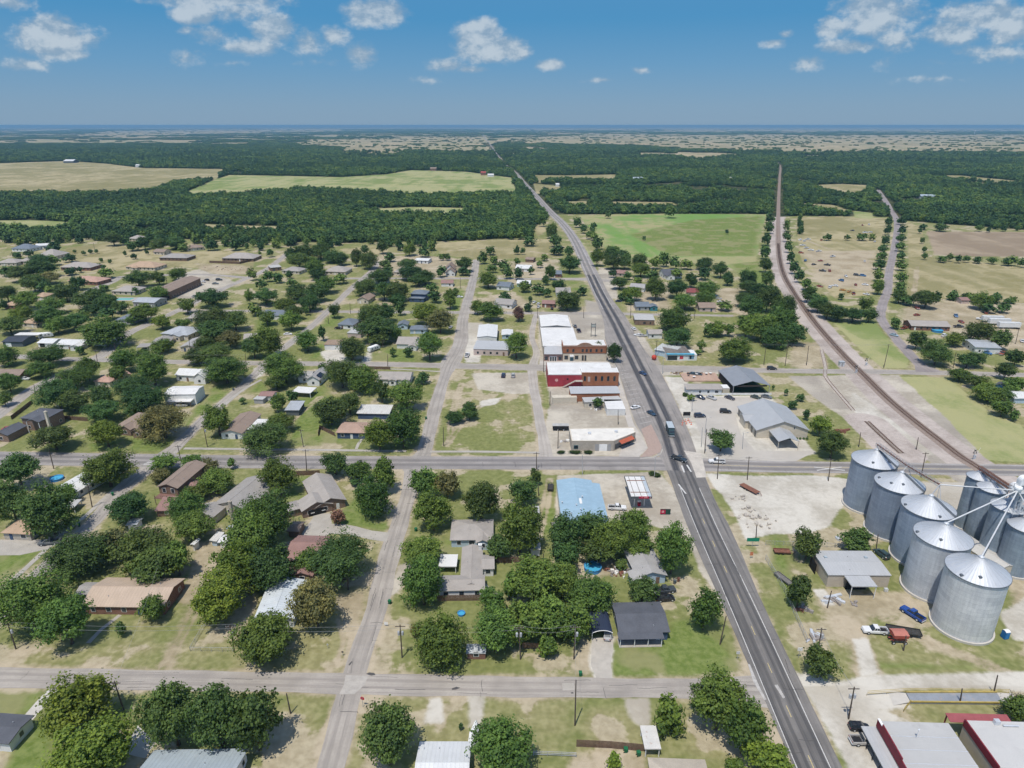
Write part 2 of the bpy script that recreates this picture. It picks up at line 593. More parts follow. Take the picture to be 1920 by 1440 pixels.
# ------------------------------------------------------------------ the roads' courses (photo points turned into ground points)
def course(pts, step=6):
 """pts: (px, py, half width left, half width right) -> dense (x, y, wl, wr)"""
 W = []
 for p in pts:
  g = G(p[0], p[1])
  W.append((g.x, g.y, p[2], p[3]))
 return np.array(catmull(W, step))

HIGHWAY = course([(1640,1700,4,5.6),(1525,1440,3.8,5.6),(1393,1140,5,5.6),(1329,1000,5.6,7.2),(1300,932,5.6,6.8),(1274,868,6,7.5),
    (1250, 800, 12.0, 8.2), (1202, 700, 11, 10), (1172, 640, 11, 8), (1152, 600, 7, 8.5), (1127, 555, 5.2, 6.5), (1110, 520, 5, 7),
    (1077,450,5.5,6),(1055,420,5.5,6),(1030,396,5.5,6),(1006,368,5,5),(985,345,4.5,4.5),(967,324,4,4),(945,306,3.2,3.2),(920,272,4,4),(903,250,5,5)],5)
FM = course([(-160,857,5,5),(0,859,5,5),(480,866,5,5),(960,868,5,5),(1240,869,5.3,5.3),(1440,875,4.3,4.3),(1600,877,4.3,4.3),(1920,882,4.3,4.3),(2100,885,4.3,4.3)])
S_FRONT = course([(-160,1267,2.9,2.9),(0,1270,2.9,2.9),(480,1278,2.9,2.9),(960,1288,2.9,2.9),(1300,1291,2.9,2.9),(1445,1294,4.5,5.5)])
S_MID = course([(560,1600,2.7,2.7),(618,1440,2.7,2.7),(672,1240,2.7,2.7),(706,1140,2.8,2.8),(731,1040,3,3),(762,940,2.6,2.6),(775,885,3.4,3.4),(779,868,6,6)])
S_MIDN = course([(782,872,5,5),(795,848,3,3),(817,760,2.9,2.9),(836,700,3,3),(843,683,5,5),(856,660,4.3,4.3),(864,640,4.2,4.2),(868,600,3.4,3.4),(888,520,3.3,3.3),(893,487,3,3)])
ALLEY = course([(1024,866,3,3),(1022,842,2.2,2.2),(1002,730,2.2,2.2),(998,690,2.4,2.4),(1006,660,1.7,1.7),(997,630,1.7,1.7),(1006,588,1.7,1.7)])
S_UP = course([(20,668,3,3),(150,674,3,3),(400,680,3.2,3.2),(700,683,3.4,3.4),(1000,689,4.6,4.6),(1200,691,5.2,5.2),(1340,692,4.2,4.2),(1450,695,3.3,3.3),(1700,698,3.3,3.3),(1920,703,3,3),(2100,706,3,3)])
S_WEST = course([(-30,1180,2.6,2.6),(30,1115,2.6,2.6),(87,1065,2.6,2.6),(130,1020,2.6,2.6),(175,980,2.6,2.6),(225,922,2.6,2.6),(270,885,3.2,3.2),(296,864,4.5,4.5),(330,838,2.8,2.8),(383,784,2.5,2.5),(425,750,2.5,2.5),
    (480,700,2.5,2.5),(502,677,2.5,2.5),(542,645,2.5,2.5),(592,605,2.5,2.5),(660,540,2.8,2.8),(695,510,2.8,2.8),(712,490,2.5,2.5)])
S_FAR = course([(-60,820,3,3),(0,775,3,3),(65,727,3,3),(108,705,3,3),(190,667,3.5,3.5),(225,634,3.4,3.4),(285,604,3.2,3.2),(330,584,3,3),(410,545,3,3),(465,521,3,3),(500,505,3,3),(540,475,3,3)])
S_586 = course([(330,582,3,3),(455,583,2.5,2.5),(600,584,2.5,2.5),(740,585,3,3),(870,586,3,3),(1020,587,3,3),(1135,588,4,4),(1240,590,2.4,2.4),(1375,592,2.2,2.2)])
S_523 = course([(640, 522, 3, 3), (760, 522, 3, 3), (890, 522, 3.2, 3.2), (1000, 523, 3.2, 3.2), (1110, 524, 5, 5), (1145, 527, 4, 4)])
S_LOOP = course([(150,556,3.5,3.5),(178,541,3.5,3.5),(205,530,4,4),(228,519,4,4),(300,516,3,3),(390,515,3,3),(465,521,3,3)])
COUNTY = course([(1745,698,7,7),(1727,686,3.2,3.2),(1702,660,3,3),(1672,625,3,3),(1652,597,3,3),(1653,577,3,3),(1664,545,3,3),(1667,512,3,3),(1676,470,3.2,3.2),(1681,437,3.2,3.2),(1681,412,3.5,3.5),(1672,396,3.5,3.5),(1661,378,4,4),(1646,356,4,4)])
RAIL = course([(1945,945,1,1),(1890,914,1,1),(1830,876,1,1),(1800,857,1,1),(1677,760,1,1),(1615,700,1,1),(1580,665,1,1),(1533,612,1,1),(1507,577,1,1),(1490,552,1,1),(1470,517,1,1),(1461,480,1,1),(1459,440,1,1),(1460,375,1,1),(1462,330,1,1),(1463,312,1,1),(1457,304,1,1)],8)
SPUR = course([(1690, 850, 1, 1), (1675, 837, 1, 1), (1625, 790, 1, 1)], 6)
SPUR_OLD = course([(1600, 770, 1, 1), (1570, 735, 1, 1), (1547, 705, 1, 1), (1548, 690, 1, 1), (1540, 655, 1, 1)], 6)

def W2(poly):
 return np.array([[G(x, y).x, G(x, y).y] for x, y in poly])

def sd_poly(X, Y, P):
 """signed distance, positive inside"""
 d = np.full(X.shape, 1e9)
 ins = np.zeros(X.shape, bool)
 n = len(P)
 for i in range(n):
  ax, ay = P[i]
  bx, by = P[(i + 1) % n]
  ex, ey = bx - ax, by - ay
  t = np.clip(((X - ax) * ex + (Y - ay) * ey) / (ex * ex + ey * ey + 1e-12), 0, 1)
  d = np.minimum(d, (X - ax - t * ex) ** 2 + (Y - ay - t * ey) ** 2)
  c = ((ay > Y) != (by > Y))
  with np.errstate(divide='ignore', invalid='ignore'):
   xi = ax + (Y - ay) * ex / (ey if abs(ey) > 1e-12 else 1e-12)
  ins ^= c & (X < xi)
 return np.where(ins, 1, -1) * np.sqrt(d)

def d_line(X, Y, C, pad=40):
 """distance to a course minus its half width (negative = on the road)"""
 out = np.full(X.shape, 1e9)
 C = C[::2] if len(C) > 60 else C
 for i in range(len(C) - 1):
  ax, ay, w0 = C[i][0], C[i][1], (C[i][2] + C[i][3]) / 2
  bx, by, w1 = C[i + 1][0], C[i + 1][1], (C[i + 1][2] + C[i + 1][3]) / 2
  m = (X > min(ax, bx) - pad) & (X < max(ax, bx) + pad) & (Y > min(ay, by) - pad) & (Y < max(ay, by) + pad)
  if not m.any():
   continue
  ex, ey = bx - ax, by - ay
  t = np.clip(((X[m] - ax) * ex + (Y[m] - ay) * ey) / (ex * ex + ey * ey + 1e-12), 0, 1)
  d = np.hypot(X[m] - ax - t * ex, Y[m] - ay - t * ey) - (w0 + (w1 - w0) * t)
  out[m] = np.minimum(out[m], d)
 return out

def vnoise(X, Y, s, seed=0):
 """smooth value noise in 0..1"""
 x, y = X / s, Y / s
 xi, yi = np.floor(x).astype(np.int64), np.floor(y).astype(np.int64)
 fx, fy = x - xi, y - yi
 fx, fy = fx * fx * (3 - 2 * fx), fy * fy * (3 - 2 * fy)

 def h(a, b):
  k = (a * 374761393 + b * 668265263 + seed * 974634821) & 0xffffffff
  k = ((k ^ (k >> 13)) * 1274126177) & 0xffffffff
  return ((k ^ (k >> 16)) & 0xffff) / 65535.0
 return (h(xi, yi) * (1 - fx) + h(xi + 1, yi) * fx) * (1 - fy) + (h(xi, yi + 1) * (1 - fx) + h(xi + 1, yi + 1) * fx) * fy

# fields and clearings: (photo outline, channel).  straw = dry pasture, lush = green field, plough = ploughed earth
FIELDS = [
 ([(-150,309),(0,306),(60,304),(130,302),(200,307),(267,315),(420,317),(405,332),(330,338),(300,350),(270,356),(160,362),(0,360),(-150,360)],'straw'),
 ([(347,356),(400,338),(430,328),(640,332),(723,327),(770,319),(873,322),(958,333),(968,352),(960,360),(807,364),(640,354),(560,352),(500,358),(440,364),(365,364)],'pasture'),
 ([(705, 391), (780, 388), (872, 390), (866, 400), (720, 401)], 'pasture'),
 ([(377, 420), (460, 423), (520, 424), (518, 431), (400, 429)], 'straw'), ([(-60, 414), (60, 413), (135, 416), (130, 428), (-60, 430)], 'pasture'),
 ([(1085,404),(1170,402),(1247,401),(1437,402),(1427,430),(1418,487),(1424,512),(1440,540),(1400,520),(1370,502),(1335,495),(1250,490),(1185,486),(1135,464),(1108,430)],'lush'),
 ([(1495,407),(1590,406),(1662,409),(1660,440),(1652,458),(1632,512),(1640,552),(1565,560),(1535,525),(1502,487),(1494,440)],'straw'),
 ([(1737, 434), (1920, 435), (2050, 436), (2050, 483), (1920, 481), (1825, 481), (1752, 477)], 'plough'),
 ([(1700, 415), (1730, 428), (1733, 480), (1920, 502), (2050, 506), (2050, 575), (1920, 568), (1765, 560), (1700, 556), (1704, 487)], 'straw'),
 ([(1845,403),(1920,402),(2000,403),(2000,411),(1850,410)],'lush'),([(1720,328),(1800,329),(1905,334),(1895,340),(1780,333)],'straw'),
 ([(1525,347),(1570,345),(1625,347),(1622,358),(1600,362),(1545,354)],'straw'),([(1497,381),(1560,384),(1597,390),(1592,398),(1545,394),(1500,388)],'straw'),
 ([(1600,395),(1640,400),(1636,406),(1602,403)],'pasture'),([(997,328),(1060,329),(1157,327),(1150,336),(1040,334),(1010,338)],'straw'),
 ([(1000,344),(1050,349),(1052,358),(1005,358)],'straw'),([(1058,378),(1100,377),(1105,386),(1060,385)],'straw'),([(1145,378),(1260,379),(1280,386),(1150,384)],'straw'),
 ([(807, 458), (860, 453), (960, 450), (1040, 448), (1055, 470), (1050, 482), (985, 484), (900, 487), (830, 478)], 'straw'),
 ([(1000, 428), (1015, 420), (1025, 432), (1008, 445)], 'straw'),
 ([(110,500),(125,465),(200,455),(250,462),(330,472),(460,470),(478,490),(470,515),(420,512),(350,500),(270,505),(200,508),(150,512)],'straw'),
 ([(635, 467), (700, 462), (730, 468), (720, 478), (650, 476)], 'straw'),
 ([(1562,605),(1640,602),(1658,628),(1705,675),(1700,690),(1655,690),(1615,657)],'meadow'),([(1665,706),(1777,707),(1815,740),(1865,780),(1915,797),(1960,870),(1840,862),(1765,793),(1690,732)],'meadow'),
 ([(1040, 412), (1060, 415), (1105, 470), (1118, 498), (1100, 482), (1072, 436)], 'lush'),
]
FAR_TAN = [
 ([(145, 254), (200, 246), (330, 243), (640, 242), (640, 247), (500, 249), (300, 254), (160, 257)], .12),
 ([(925,259),(1100,254),(1280,253),(1500,254),(1920,252),(2100,252),(2100,290),(1920,289),(1700,287),(1540,287),(1440,285),(1340,284),(1280,277),(1100,271),(935,266)],.16),
 ([(1240, 240), (2100, 239), (2100, 246), (1240, 247)], .10), ([(900, 241), (1200, 241), (1200, 245), (900, 245)], .25),
 ([(553,270),(570,264),(640,261),(780,257),(920,258),(905,268),(925,284),(900,287),(760,284),(740,294),(640,292),(640,276),(560,274)],.2),
 ([(390, 269), (470, 267), (470, 271), (395, 272)], .1), ([(30, 243), (140, 242), (140, 245), (30, 245)], .1),
 ([(1280, 294), (1320, 295), (1320, 300), (1280, 300)], .2), ([(940, 287), (1000, 286), (1000, 291), (945, 292)], .2),
]
# a clearing starts nearer than it shows: the trees in front of it hide its near edge
def clear_px(p, c):
 my = sum(q[1] for q in p) / len(p)
 return [(x, y + (5 if y > my and my < 426 and c != 'lush' else 0)) for x, y in p]

FIELD_W = [(W2(clear_px(p, c)), c) for p, c in FIELDS]
FAR_W = [(W2(p), d) for p, d in FAR_TAN]
EDGE_PX = [(-400,449),(0,448),(250,446),(480,452),(640,456),(800,452),(862,452),(985,446),(1018,416),(1035,402),(1060,402),(1090,402),(1440,402),(1452,407),(1495,405),(1665,407),(1700,414),(1765,420),(1920,431),(2300,445)]
EDGE_W = W2(EDGE_PX)

def edge_y(X, Y):
 """how far beyond the town's edge a point lies (metres along y)"""
 ang = X / Y
 ea = EDGE_W[:, 0] / EDGE_W[:, 1]
 return Y - np.interp(ang, ea, EDGE_W[:, 1])

def openness(X, Y):
 """(field signed distance, far open land flag)"""
 s = np.full(X.shape, -1e9)
 for P, c in FIELD_W:
  m = (X > P[:, 0].min() - 60) & (X < P[:, 0].max() + 60) & (Y > P[:, 1].min() - 60) & (Y < P[:, 1].max() + 60)
  if m.any():
   s[m] = np.maximum(s[m], sd_poly(X[m], Y[m], P))
 return s

def far_open(X, Y):
 """share of trees on far land: 1 = closed woods"""
 k = np.ones(X.shape)
 for P, d in FAR_W:
  m = (Y > P[:, 1].min()) & (Y < P[:, 1].max())
  if m.any():
   ins = np.zeros(X.shape, bool)
   ins[m] = sd_poly(X[m], Y[m], P) > 0
   k[ins] = d
 return k

def opened(X, Y):
 """open farmland in the far country, in irregular fields"""
 f1 = vnoise(X, Y * 2.6, 900, 3) * .6 + vnoise(X, Y * 2.6, 330, 5) * .4
 f2 = vnoise(X * .8 + Y * .1, Y * 1.5, 420, 71) * .65 + vnoise(X, Y * 1.5, 140, 72) * .35
 f3 = vnoise(X, Y * .8, 190, 73) * .7 + vnoise(X, Y, 60, 74) * .3
 return ((Y > 4600) & (f1 < .54)) | ((Y > 2500) & (X > -.22 * Y) & (f2 < .40)) | ((Y > 2500) & (f2 < .22)) | ((Y > 1150) & (X > 60) & (f3 < .22))

# ------------------------------------------------------------------ ground: one sheet to the horizon
GREEN = [
 [(1150, 1200), (1240, 1198), (1262, 1165), (1290, 1160), (1350, 1205), (1385, 1248), (1365, 1266), (1150, 1269)],
 [(642, 960), (670, 928), (705, 955), (735, 985), (722, 996), (680, 989), (622, 983)],
 [(553, 895), (605, 890), (580, 928), (537, 962), (522, 950), (545, 920)],
 [(836, 1012), (890, 1022), (932, 1035), (915, 1050), (828, 1053)],
 [(165, 832), (240, 822), (328, 826), (300, 846), (170, 846)], [(372, 757), (408, 735), (440, 733), (380, 795), (348, 798)],
 [(468, 735), (490, 712), (505, 735)], [(580, 742), (605, 718), (622, 742), (600, 835), (540, 835), (562, 770)],
 [(697, 668), (730, 655), (770, 655), (780, 678), (697, 678)],
 [(-60, 1042), (0, 1040), (77, 1032), (30, 1072), (0, 1088), (-60, 1120)], [(-60, 1292), (80, 1292), (56, 1332), (0, 1342), (-60, 1342)],
 [(62, 1362), (98, 1332), (95, 1460), (0, 1460), (25, 1410)], [(185, 522), (215, 521), (200, 533), (178, 532)],
 [(405, 537), (445, 523), (452, 528), (410, 542)], [(395, 730), (410, 722), (425, 720), (395, 755)], [(480, 600), (520, 600), (500, 640), (480, 650)],
 [(1450, 1000), (1466, 1015), (1500, 1150), (1478, 1140), (1446, 1060)], [(1010, 930), (1040, 930), (1040, 1000), (1018, 1000)],
 [(1645,1243),(1820,1250),(1820,1254),(1645,1252)],[(1070,500),(1090,515),(1085,522),(1055,520)],[(1065,528),(1100,530),(1105,545),(1075,545)],
 [(1370,495),(1424,490),(1445,545),(1400,530)],[(1180,440),(1300,412),(1430,405),(1415,480),(1260,480)],[(955,505),(985,512),(985,520),(955,520)],
 [(860,540),(876,540),(860,590),(840,590)],[(1870,905),(1920,880),(1940,925),(1890,925)],[(1232,966),(1268,965),(1276,974),(1234,975)],[(1030,820),(1060,820),(1065,840),(1035,845)],[(560,745),(640,745),(640,830),(560,830)],
 [(600,640),(640,640),(622,672),(580,672)],[(610,590),(640,590),(630,612),(596,612)],[(1540,600),(1480,700),(1500,690)],[(240,765),(290,760),(290,780),(240,780)],
]
DIRT = [
 [(352,1130),(374,1130),(350,1190),(330,1257),(288,1257)],[(370,1015),(442,1025),(420,1060),(390,1100),(356,1142),(322,1135),(350,1075)],
 [(628, 1112), (690, 1103), (688, 1140), (668, 1184), (640, 1152), (618, 1140)], [(1070, 1415), (1215, 1412), (1215, 1460), (1060, 1460)],
 [(1085,1040),(1160,1040),(1165,1080),(1090,1085)],[(1547,1100),(1650,1108),(1710,1112),(1725,1150),(1640,1160),(1610,1200),(1650,1262),(1600,1262),(1590,1200),(1530,1130)],
 [(1700, 1180), (1780, 1215), (1870, 1245), (1890, 1262), (1840, 1250), (1740, 1215)], [(1075, 1195), (1110, 1195), (1108, 1270), (1075, 1270)],
 [(370,495),(470,498),(468,515),(372,512)],[(1895,1080),(1960,1080),(1960,1190),(1890,1190)],[(1480,640),(1540,640),(1560,690),(1480,690)],[(35,1205),(75,1205),(60,1225),(30,1225)],
 [(905,560),(950,550),(990,560),(980,585),(905,582)],[(960,490),(1050,490),(1040,520),(960,520)],[(1200,535),(1260,535),(1260,580),(1180,580)],[(1345,540),(1390,540),(1400,585),(1340,585)],
 [(700,480),(830,480),(900,500),(820,520),(700,520)],[(1035,1040),(1050,1040),(1050,1100),(1035,1100)],[(225,1060),(380,1060),(340,1085),(240,1085)],
 [(1690, 560), (1920, 575), (2000, 585), (2000, 660), (1920, 660), (1760, 620), (1690, 610)], [(1500, 470), (1640, 470), (1640, 545), (1540, 535)],
]
CALICHE = [
 [(1325, 888), (1440, 893), (1500, 890), (1592, 898), (1585, 940), (1558, 985), (1515, 1000), (1450, 1002), (1400, 1010), (1376, 960), (1345, 920)],
 [(1248, 706), (1290, 708), (1290, 742), (1442, 742), (1530, 850), (1480, 864), (1300, 862), (1290, 800), (1262, 745)],
 [(1488,1258),(1560,1280),(1640,1266),(1960,1258),(1960,1294),(1700,1293),(1690,1300),(1705,1325),(1650,1330),(1700,1352),(1655,1352),(1720,1470),(1600,1470),(1570,1400),(1530,1325)],
 [(1165,1306),(1222,1306),(1222,1365),(1200,1362),(1180,1345)],[(808,1310),(826,1310),(830,1354),(797,1354)],[(880,1302),(912,1302),(902,1360),(880,1362)],
 [(1110, 1195), (1150, 1195), (1149, 1222), (1146, 1245), (1149, 1274), (1116, 1274), (1106, 1247)],
 [(900,752),(938,746),(930,758),(900,764)],[(1600,1200),(1625,1198),(1650,1262),(1615,1268)],[(1525,1105),(1545,1105),(1570,1135),(1545,1135)],[(1870,1150),(1925,1120),(1960,1160),(1960,1200),(1900,1200)],
 [(1600,735),(1690,800),(1750,850),(1735,860),(1670,830),(1590,760)],[(1555,905),(1720,905),(1850,905),(1870,960),(1800,960)],[(875,605),(905,605),(900,680),(872,680)],
 [(475, 690), (505, 690), (480, 712)], [(600, 660), (640, 650), (650, 680), (615, 682)], [(690, 660), (700, 655), (690, 682), (675, 682)],
]
GRAVEL = [
 [(1045, 892), (1235, 884), (1264, 920), (1297, 985), (1322, 1060), (1350, 1120), (1312, 1070), (1282, 1000), (1220, 985), (1140, 985), (1040, 990)],
 [(884,700),(1000,698),(1002,738),(960,738),(898,730)],[(1478,705),(1610,703),(1685,703),(1780,790),(1850,862),(1940,935),(1960,990),(1850,935),(1790,900),(1720,850),(1650,830),(1590,790),(1540,755)],
 [(1010,585),(1130,590),(1150,640),(1165,690),(1130,690),(1010,690)],[(1020,690),(1170,690),(1215,800),(1240,850),(1020,858),(1030,745)],
 [(1172,600),(1200,620),(1245,690),(1370,690),(1400,700),(1225,705),(1185,640)],[(330,515),(375,505),(440,528),(400,560),(330,560)],[(1120,500),(1150,505),(1160,560),(1135,560)],[(1095,560),(1125,570),(1145,640),(1110,620)],
 [(780, 1050), (760, 1080), (745, 1110), (730, 1120), (745, 1060)], [(1290, 980), (1320, 985), (1350, 1060), (1368, 1140), (1350, 1130)],
]
n_rows_near = [-160, -120, -80, -40, -10, 15, 35, 50]
ys = [60.0]
while ys[-1] < 60000:
 ys.append(ys[-1] + max(.75, (ys[-1] - 60) * .0062))
ys = np.array(n_rows_near + ys)
NC = 660
tt = np.linspace(-1, 1, NC)
half = np.where(ys > 60, ys * .88 + 45, 98 + (60 - ys) * .2)
X = tt[None, :] * half[:, None]
Y = np.repeat(ys[:, None], NC, 1)
Yp = np.maximum(Y, 30)

def chan(polys, w):
 s = np.full(X.shape, -1e9)
 for p in polys:
  P = W2(p)
  m = (X > P[:, 0].min() - 20) & (X < P[:, 0].max() + 20) & (Y > P[:, 1].min() - 20) & (Y < P[:, 1].max() + 20)
  if m.any():
   s[m] = np.maximum(s[m], sd_poly(X[m], Y[m], P))
 return np.clip(.5 + s / (2 * w), 0, 1)

WID = np.clip(Y * .008, 1.6, 12)
c_green = chan(GREEN, WID * 1.6)
c_dirt = chan(DIRT, WID * 1.8)
c_cal = chan(CALICHE, WID * 1.2)
c_grav = chan(GRAVEL, WID * 1.2)
sh = np.full(X.shape, 1e9)
for C_,pad_ in ((HIGHWAY,0),(FM,0),(S_FRONT,0),(S_MID,0),(S_MIDN,0),(S_UP,0),(S_WEST,0),(S_FAR,0),(S_586,0),(S_523,0),(S_LOOP,0),(COUNTY,0),(ALLEY,0)):
 sh = np.minimum(sh, d_line(X, Y, C_, 25))
# worn wheel tracks across the yards and lots
for tr_ in ([(1645,1266),(1628,1225),(1605,1180),(1580,1120)],[(1712,1190),(1800,1226),(1895,1264)],[(1560,1132),(1640,1152),(1700,1172)],[(300,1262),(345,1185),(374,1128)],[(835,835),(900,762),(985,735)],
   [(1488,710),(1600,782),(1730,852)],[(1476,640),(1535,692)],[(1720,500),(1712,560),(1700,600)],[(1700,575),(1800,572),(1960,592)],
   [(640,1160),(652,1200),(640,1240)],[(1510,450),(1580,480),(1625,545)],[(840,470),(940,465),(1040,478)],[(520,830),(545,790),(600,745)],[(865,720),(850,770),(842,830)],[(1310,900),(1400,940),(1480,995),(1500,1050)],[(1010,1000),(1022,950),(1030,900)]):
 T_ = np.array([(G(x, y).x, G(x, y).y, .1, .1) for x, y in tr_])
 td = np.abs(d_line(X, Y, np.array(catmull([tuple(q) for q in T_], 6)), 12) - .75)
 c_dirt = np.maximum(c_dirt, np.clip(.86 - td / (1.1 + WID * .35), 0, .86))
c_dirt = np.maximum(c_dirt, np.clip(.5 + (.7 - sh) / (2 * WID * 1.1), 0, 1) * .95)
rail_d = np.minimum(d_line(X, Y, RAIL, 40), d_line(X, Y, SPUR, 30))
rw = np.where(Y < 330, 7.5, 7.6)
c_bal = np.clip(.5 + (rw - rail_d) / (2 * WID), 0, 1)
c_straw, c_lush, c_plo, c_past = (np.zeros(X.shape) for _ in range(4))
for P, c in FIELD_W:
 m = (X > P[:, 0].min() - 60) & (X < P[:, 0].max() + 60) & (Y > P[:, 1].min() - 60) & (Y < P[:, 1].max() + 60)
 arr = {'straw': c_straw, 'lush': c_lush, 'plough': c_plo, 'pasture': c_past, 'meadow': c_past}[c]
 if m.any():
  arr[m] = np.maximum(arr[m], np.clip(.5 + sd_poly(X[m], Y[m], P) / (2 * WID[m]), 0, 1))
eo = edge_y(X, Yp)
fo = far_open(X, Yp)
isopen = openness(X, Yp)
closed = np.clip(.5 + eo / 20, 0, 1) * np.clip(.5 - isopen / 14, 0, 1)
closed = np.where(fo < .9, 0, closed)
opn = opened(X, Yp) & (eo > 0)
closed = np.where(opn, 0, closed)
c_straw = np.maximum(c_straw, np.where((fo < .9) | opn, .95, 0))
V = np.stack([X, Y, np.zeros_like(X)], -1).reshape(-1, 3)
R, Cn = X.shape
i0 = (np.arange(R - 1)[:, None] * Cn + np.arange(Cn - 1)[None, :]).reshape(-1)
F = np.stack([i0, i0 + 1, i0 + Cn + 1, i0 + Cn], -1)
gm = bpy.data.meshes.new('ground')
gm.vertices.add(len(V))
gm.vertices.foreach_set('co', V.reshape(-1).astype(np.float32))
gm.loops.add(F.size)
gm.loops.foreach_set('vertex_index', F.reshape(-1).astype(np.int32))
gm.polygons.add(len(F))
gm.polygons.foreach_set('loop_start', (np.arange(len(F)) * 4).astype(np.int32))
gm.polygons.foreach_set('loop_total', np.full(len(F), 4, np.int32))
gm.update(calc_edges=True)

def add_attr(name, a, b, c, d):
 at = gm.attributes.new(name, 'FLOAT_COLOR', 'POINT')
 at.data.foreach_set('color', np.stack([a, b, c, d], -1).reshape(-1).astype(np.float32))

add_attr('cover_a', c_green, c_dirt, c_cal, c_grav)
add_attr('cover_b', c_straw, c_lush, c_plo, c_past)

def fbm(s, octv, seed, sx_=1.0, sy_=1.0):
 o, a, tot = 0, 1.0, 0
 for k in range(octv):
  o = o + a * vnoise(X * sx_ + 31 * k, Y * sy_ + 17 * k, s / 2 ** k, seed + k)
  tot += a
  a *= .6
 v = o / tot
 return np.clip(.5 + (v - .5) * 1.35, 0, 1)

# town lots: every lot is mown and watered a little differently
lx, ly = np.floor((X + 33) / 26.0).astype(np.int64), np.floor((Y - 112) / 51.0).astype(np.int64)
lot = ((lx * 73856093 ^ ly * 19349663) & 1023) / 1023.0
n40 = fbm(36, 3, 31)
n40 = np.where((Y < 640) & (Y > 0), n40 * .55 + lot * .42, n40)
add_attr('broad', np.where(Y > 2300, fbm(420, 3, 23, 1.0, .55), fbm(170, 3, 21)), n40, fbm(10, 3, 41), fbm(9, 3, 51, 1.0, .07))
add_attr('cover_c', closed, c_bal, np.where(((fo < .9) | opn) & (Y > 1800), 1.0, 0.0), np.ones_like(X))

m, t, b = base_mat('ground_cover')
geo = t.nodes.new('ShaderNodeNewGeometry')
pos = geo.outputs['Position']

def att(nm):
 a = t.nodes.new('ShaderNodeAttribute')
 a.attribute_name = nm
 s = t.nodes.new('ShaderNodeSeparateColor')
 t.links.new(a.outputs['Color'], s.inputs[0])
 return s.outputs[0], s.outputs[1], s.outputs[2], a.outputs['Alpha']

gA, dA, cA, vA = att('cover_a')
sB, lB, pB, qB = att('cover_b')
wC, bC, tC, _ = att('cover_c')
N200, N40, N10, NL = att('broad')
N2 = noise(t, pos, .55, 3, .65)
N05 = noise(t, pos, 2.2, 2, .65)
spx = t.nodes.new('ShaderNodeSeparateXYZ')
t.links.new(pos, spx.inputs[0])
# dry grass and green grass mixed in patches
drygrass = mixc(t, smooth(t, N2, .35, .68), (0.230, 0.216, 0.099), (0.338, 0.317, 0.162))
drygrass = mixc(t, smooth(t, N05, .3, .75, 0, .45), drygrass, (0.204, 0.189, 0.084))
livgrass = mixc(t, smooth(t, N2, .3, .7), (0.157, 0.175, 0.060), (0.237, 0.245, 0.097))
livgrass = mixc(t, smooth(t, N05, .4, .75, 0, .45), livgrass, (0.114, 0.140, 0.042))
gmix = math_(t, 'ADD', math_(t, 'MULTIPLY', N10, .6), math_(t, 'MULTIPLY', N40, .55))
gmix = math_(t, 'ADD', gmix, math_(t, 'MULTIPLY', math_(t, 'SUBTRACT', N2, .5), .25))
col = mixc(t, smooth(t, gmix, .42, .71), livgrass, drygrass)
bare = mixc(t, smooth(t, N2, .3, .7), (.36, .30, .21), (.47, .40, .295))
col = mixc(t, smooth(t, math_(t, 'ADD', N10, math_(t, 'MULTIPLY', N2, .3)), .76, .86, 0, .75), col, bare)

def over(col, mask, c2, amp=.55, soft=.12, top=1.0, n=None):
 v = math_(t, 'ADD', mask, math_(t, 'MULTIPLY', math_(t, 'SUBTRACT', n or mixN, .5), amp))
 v = math_(t, 'MULTIPLY', v, smooth(t, mask, .02, .2))
 return mixc(t, smooth(t, v, .5 - soft, .5 + soft, 0, top), col, c2)

# straw pasture with faint mowing lines
mixN = math_(t, 'ADD', math_(t, 'MULTIPLY', N10, .45), math_(t, 'MULTIPLY', N2, .55))
fieldN = math_(t, 'ADD', math_(t, 'MULTIPLY', N40, .45), math_(t, 'MULTIPLY', N200, .35))
fieldN = math_(t, 'ADD', fieldN, math_(t, 'MULTIPLY', NL, .25))
fieldN = math_(t, 'ADD', fieldN, math_(t, 'MULTIPLY', math_(t, 'SUBTRACT', mixN, .5), .45))
straw = mixc(t, smooth(t, fieldN, .38, .66), (0.246, 0.221, 0.107), (0.385, 0.328, 0.192))
straw = mixc(t, smooth(t, N10, .55, .75, 0, .6), straw, (0.204, 0.183, 0.075))
col = over(col, sB, straw, .3)
past = mixc(t, smooth(t, fieldN, .36, .64), (0.194, 0.239, 0.081), (0.342, 0.331, 0.162))
ftan = mixc(t, smooth(t, fieldN, .38, .66), (.28, .245, .14), (.43, .35, .225))
ftan = mixc(t, smooth(t, N200, .52, .62, 0, .4), ftan, (.17, .19, .085))
col = over(col, tC, ftan, .2)
col = over(col, qB, past, .3)
lush = mixc(t, smooth(t, fieldN, .36, .62), (.165, .265, .075), (.32, .30, .15))
lush = mixc(t, smooth(t, N10, .5, .75, 0, .55), lush, (.135, .26, .05))
col = over(col, lB, lush, .3)
rows = math_(t, 'SINE', math_(t, 'MULTIPLY', spx.outputs[1], 2 * math.pi / 5.5))
plo = mixc(t, smooth(t, fieldN, .35, .65), (0.255, 0.198, 0.136), (0.352, 0.282, 0.198))
plo = mixc(t, smooth(t, rows, -.2, 1, 0, .25), plo, (.24, .18, .12))
col = over(col, pB, plo, .2)
# lawns
lawn = mixc(t, smooth(t, N2, .3, .7), (0.118, 0.164, 0.038), (0.198, 0.235, 0.077))
lawn = mixc(t, smooth(t, N10, .48, .72, 0, .65), lawn, (.27, .25, .125))
col = over(col, gA, lawn, .7, .2)
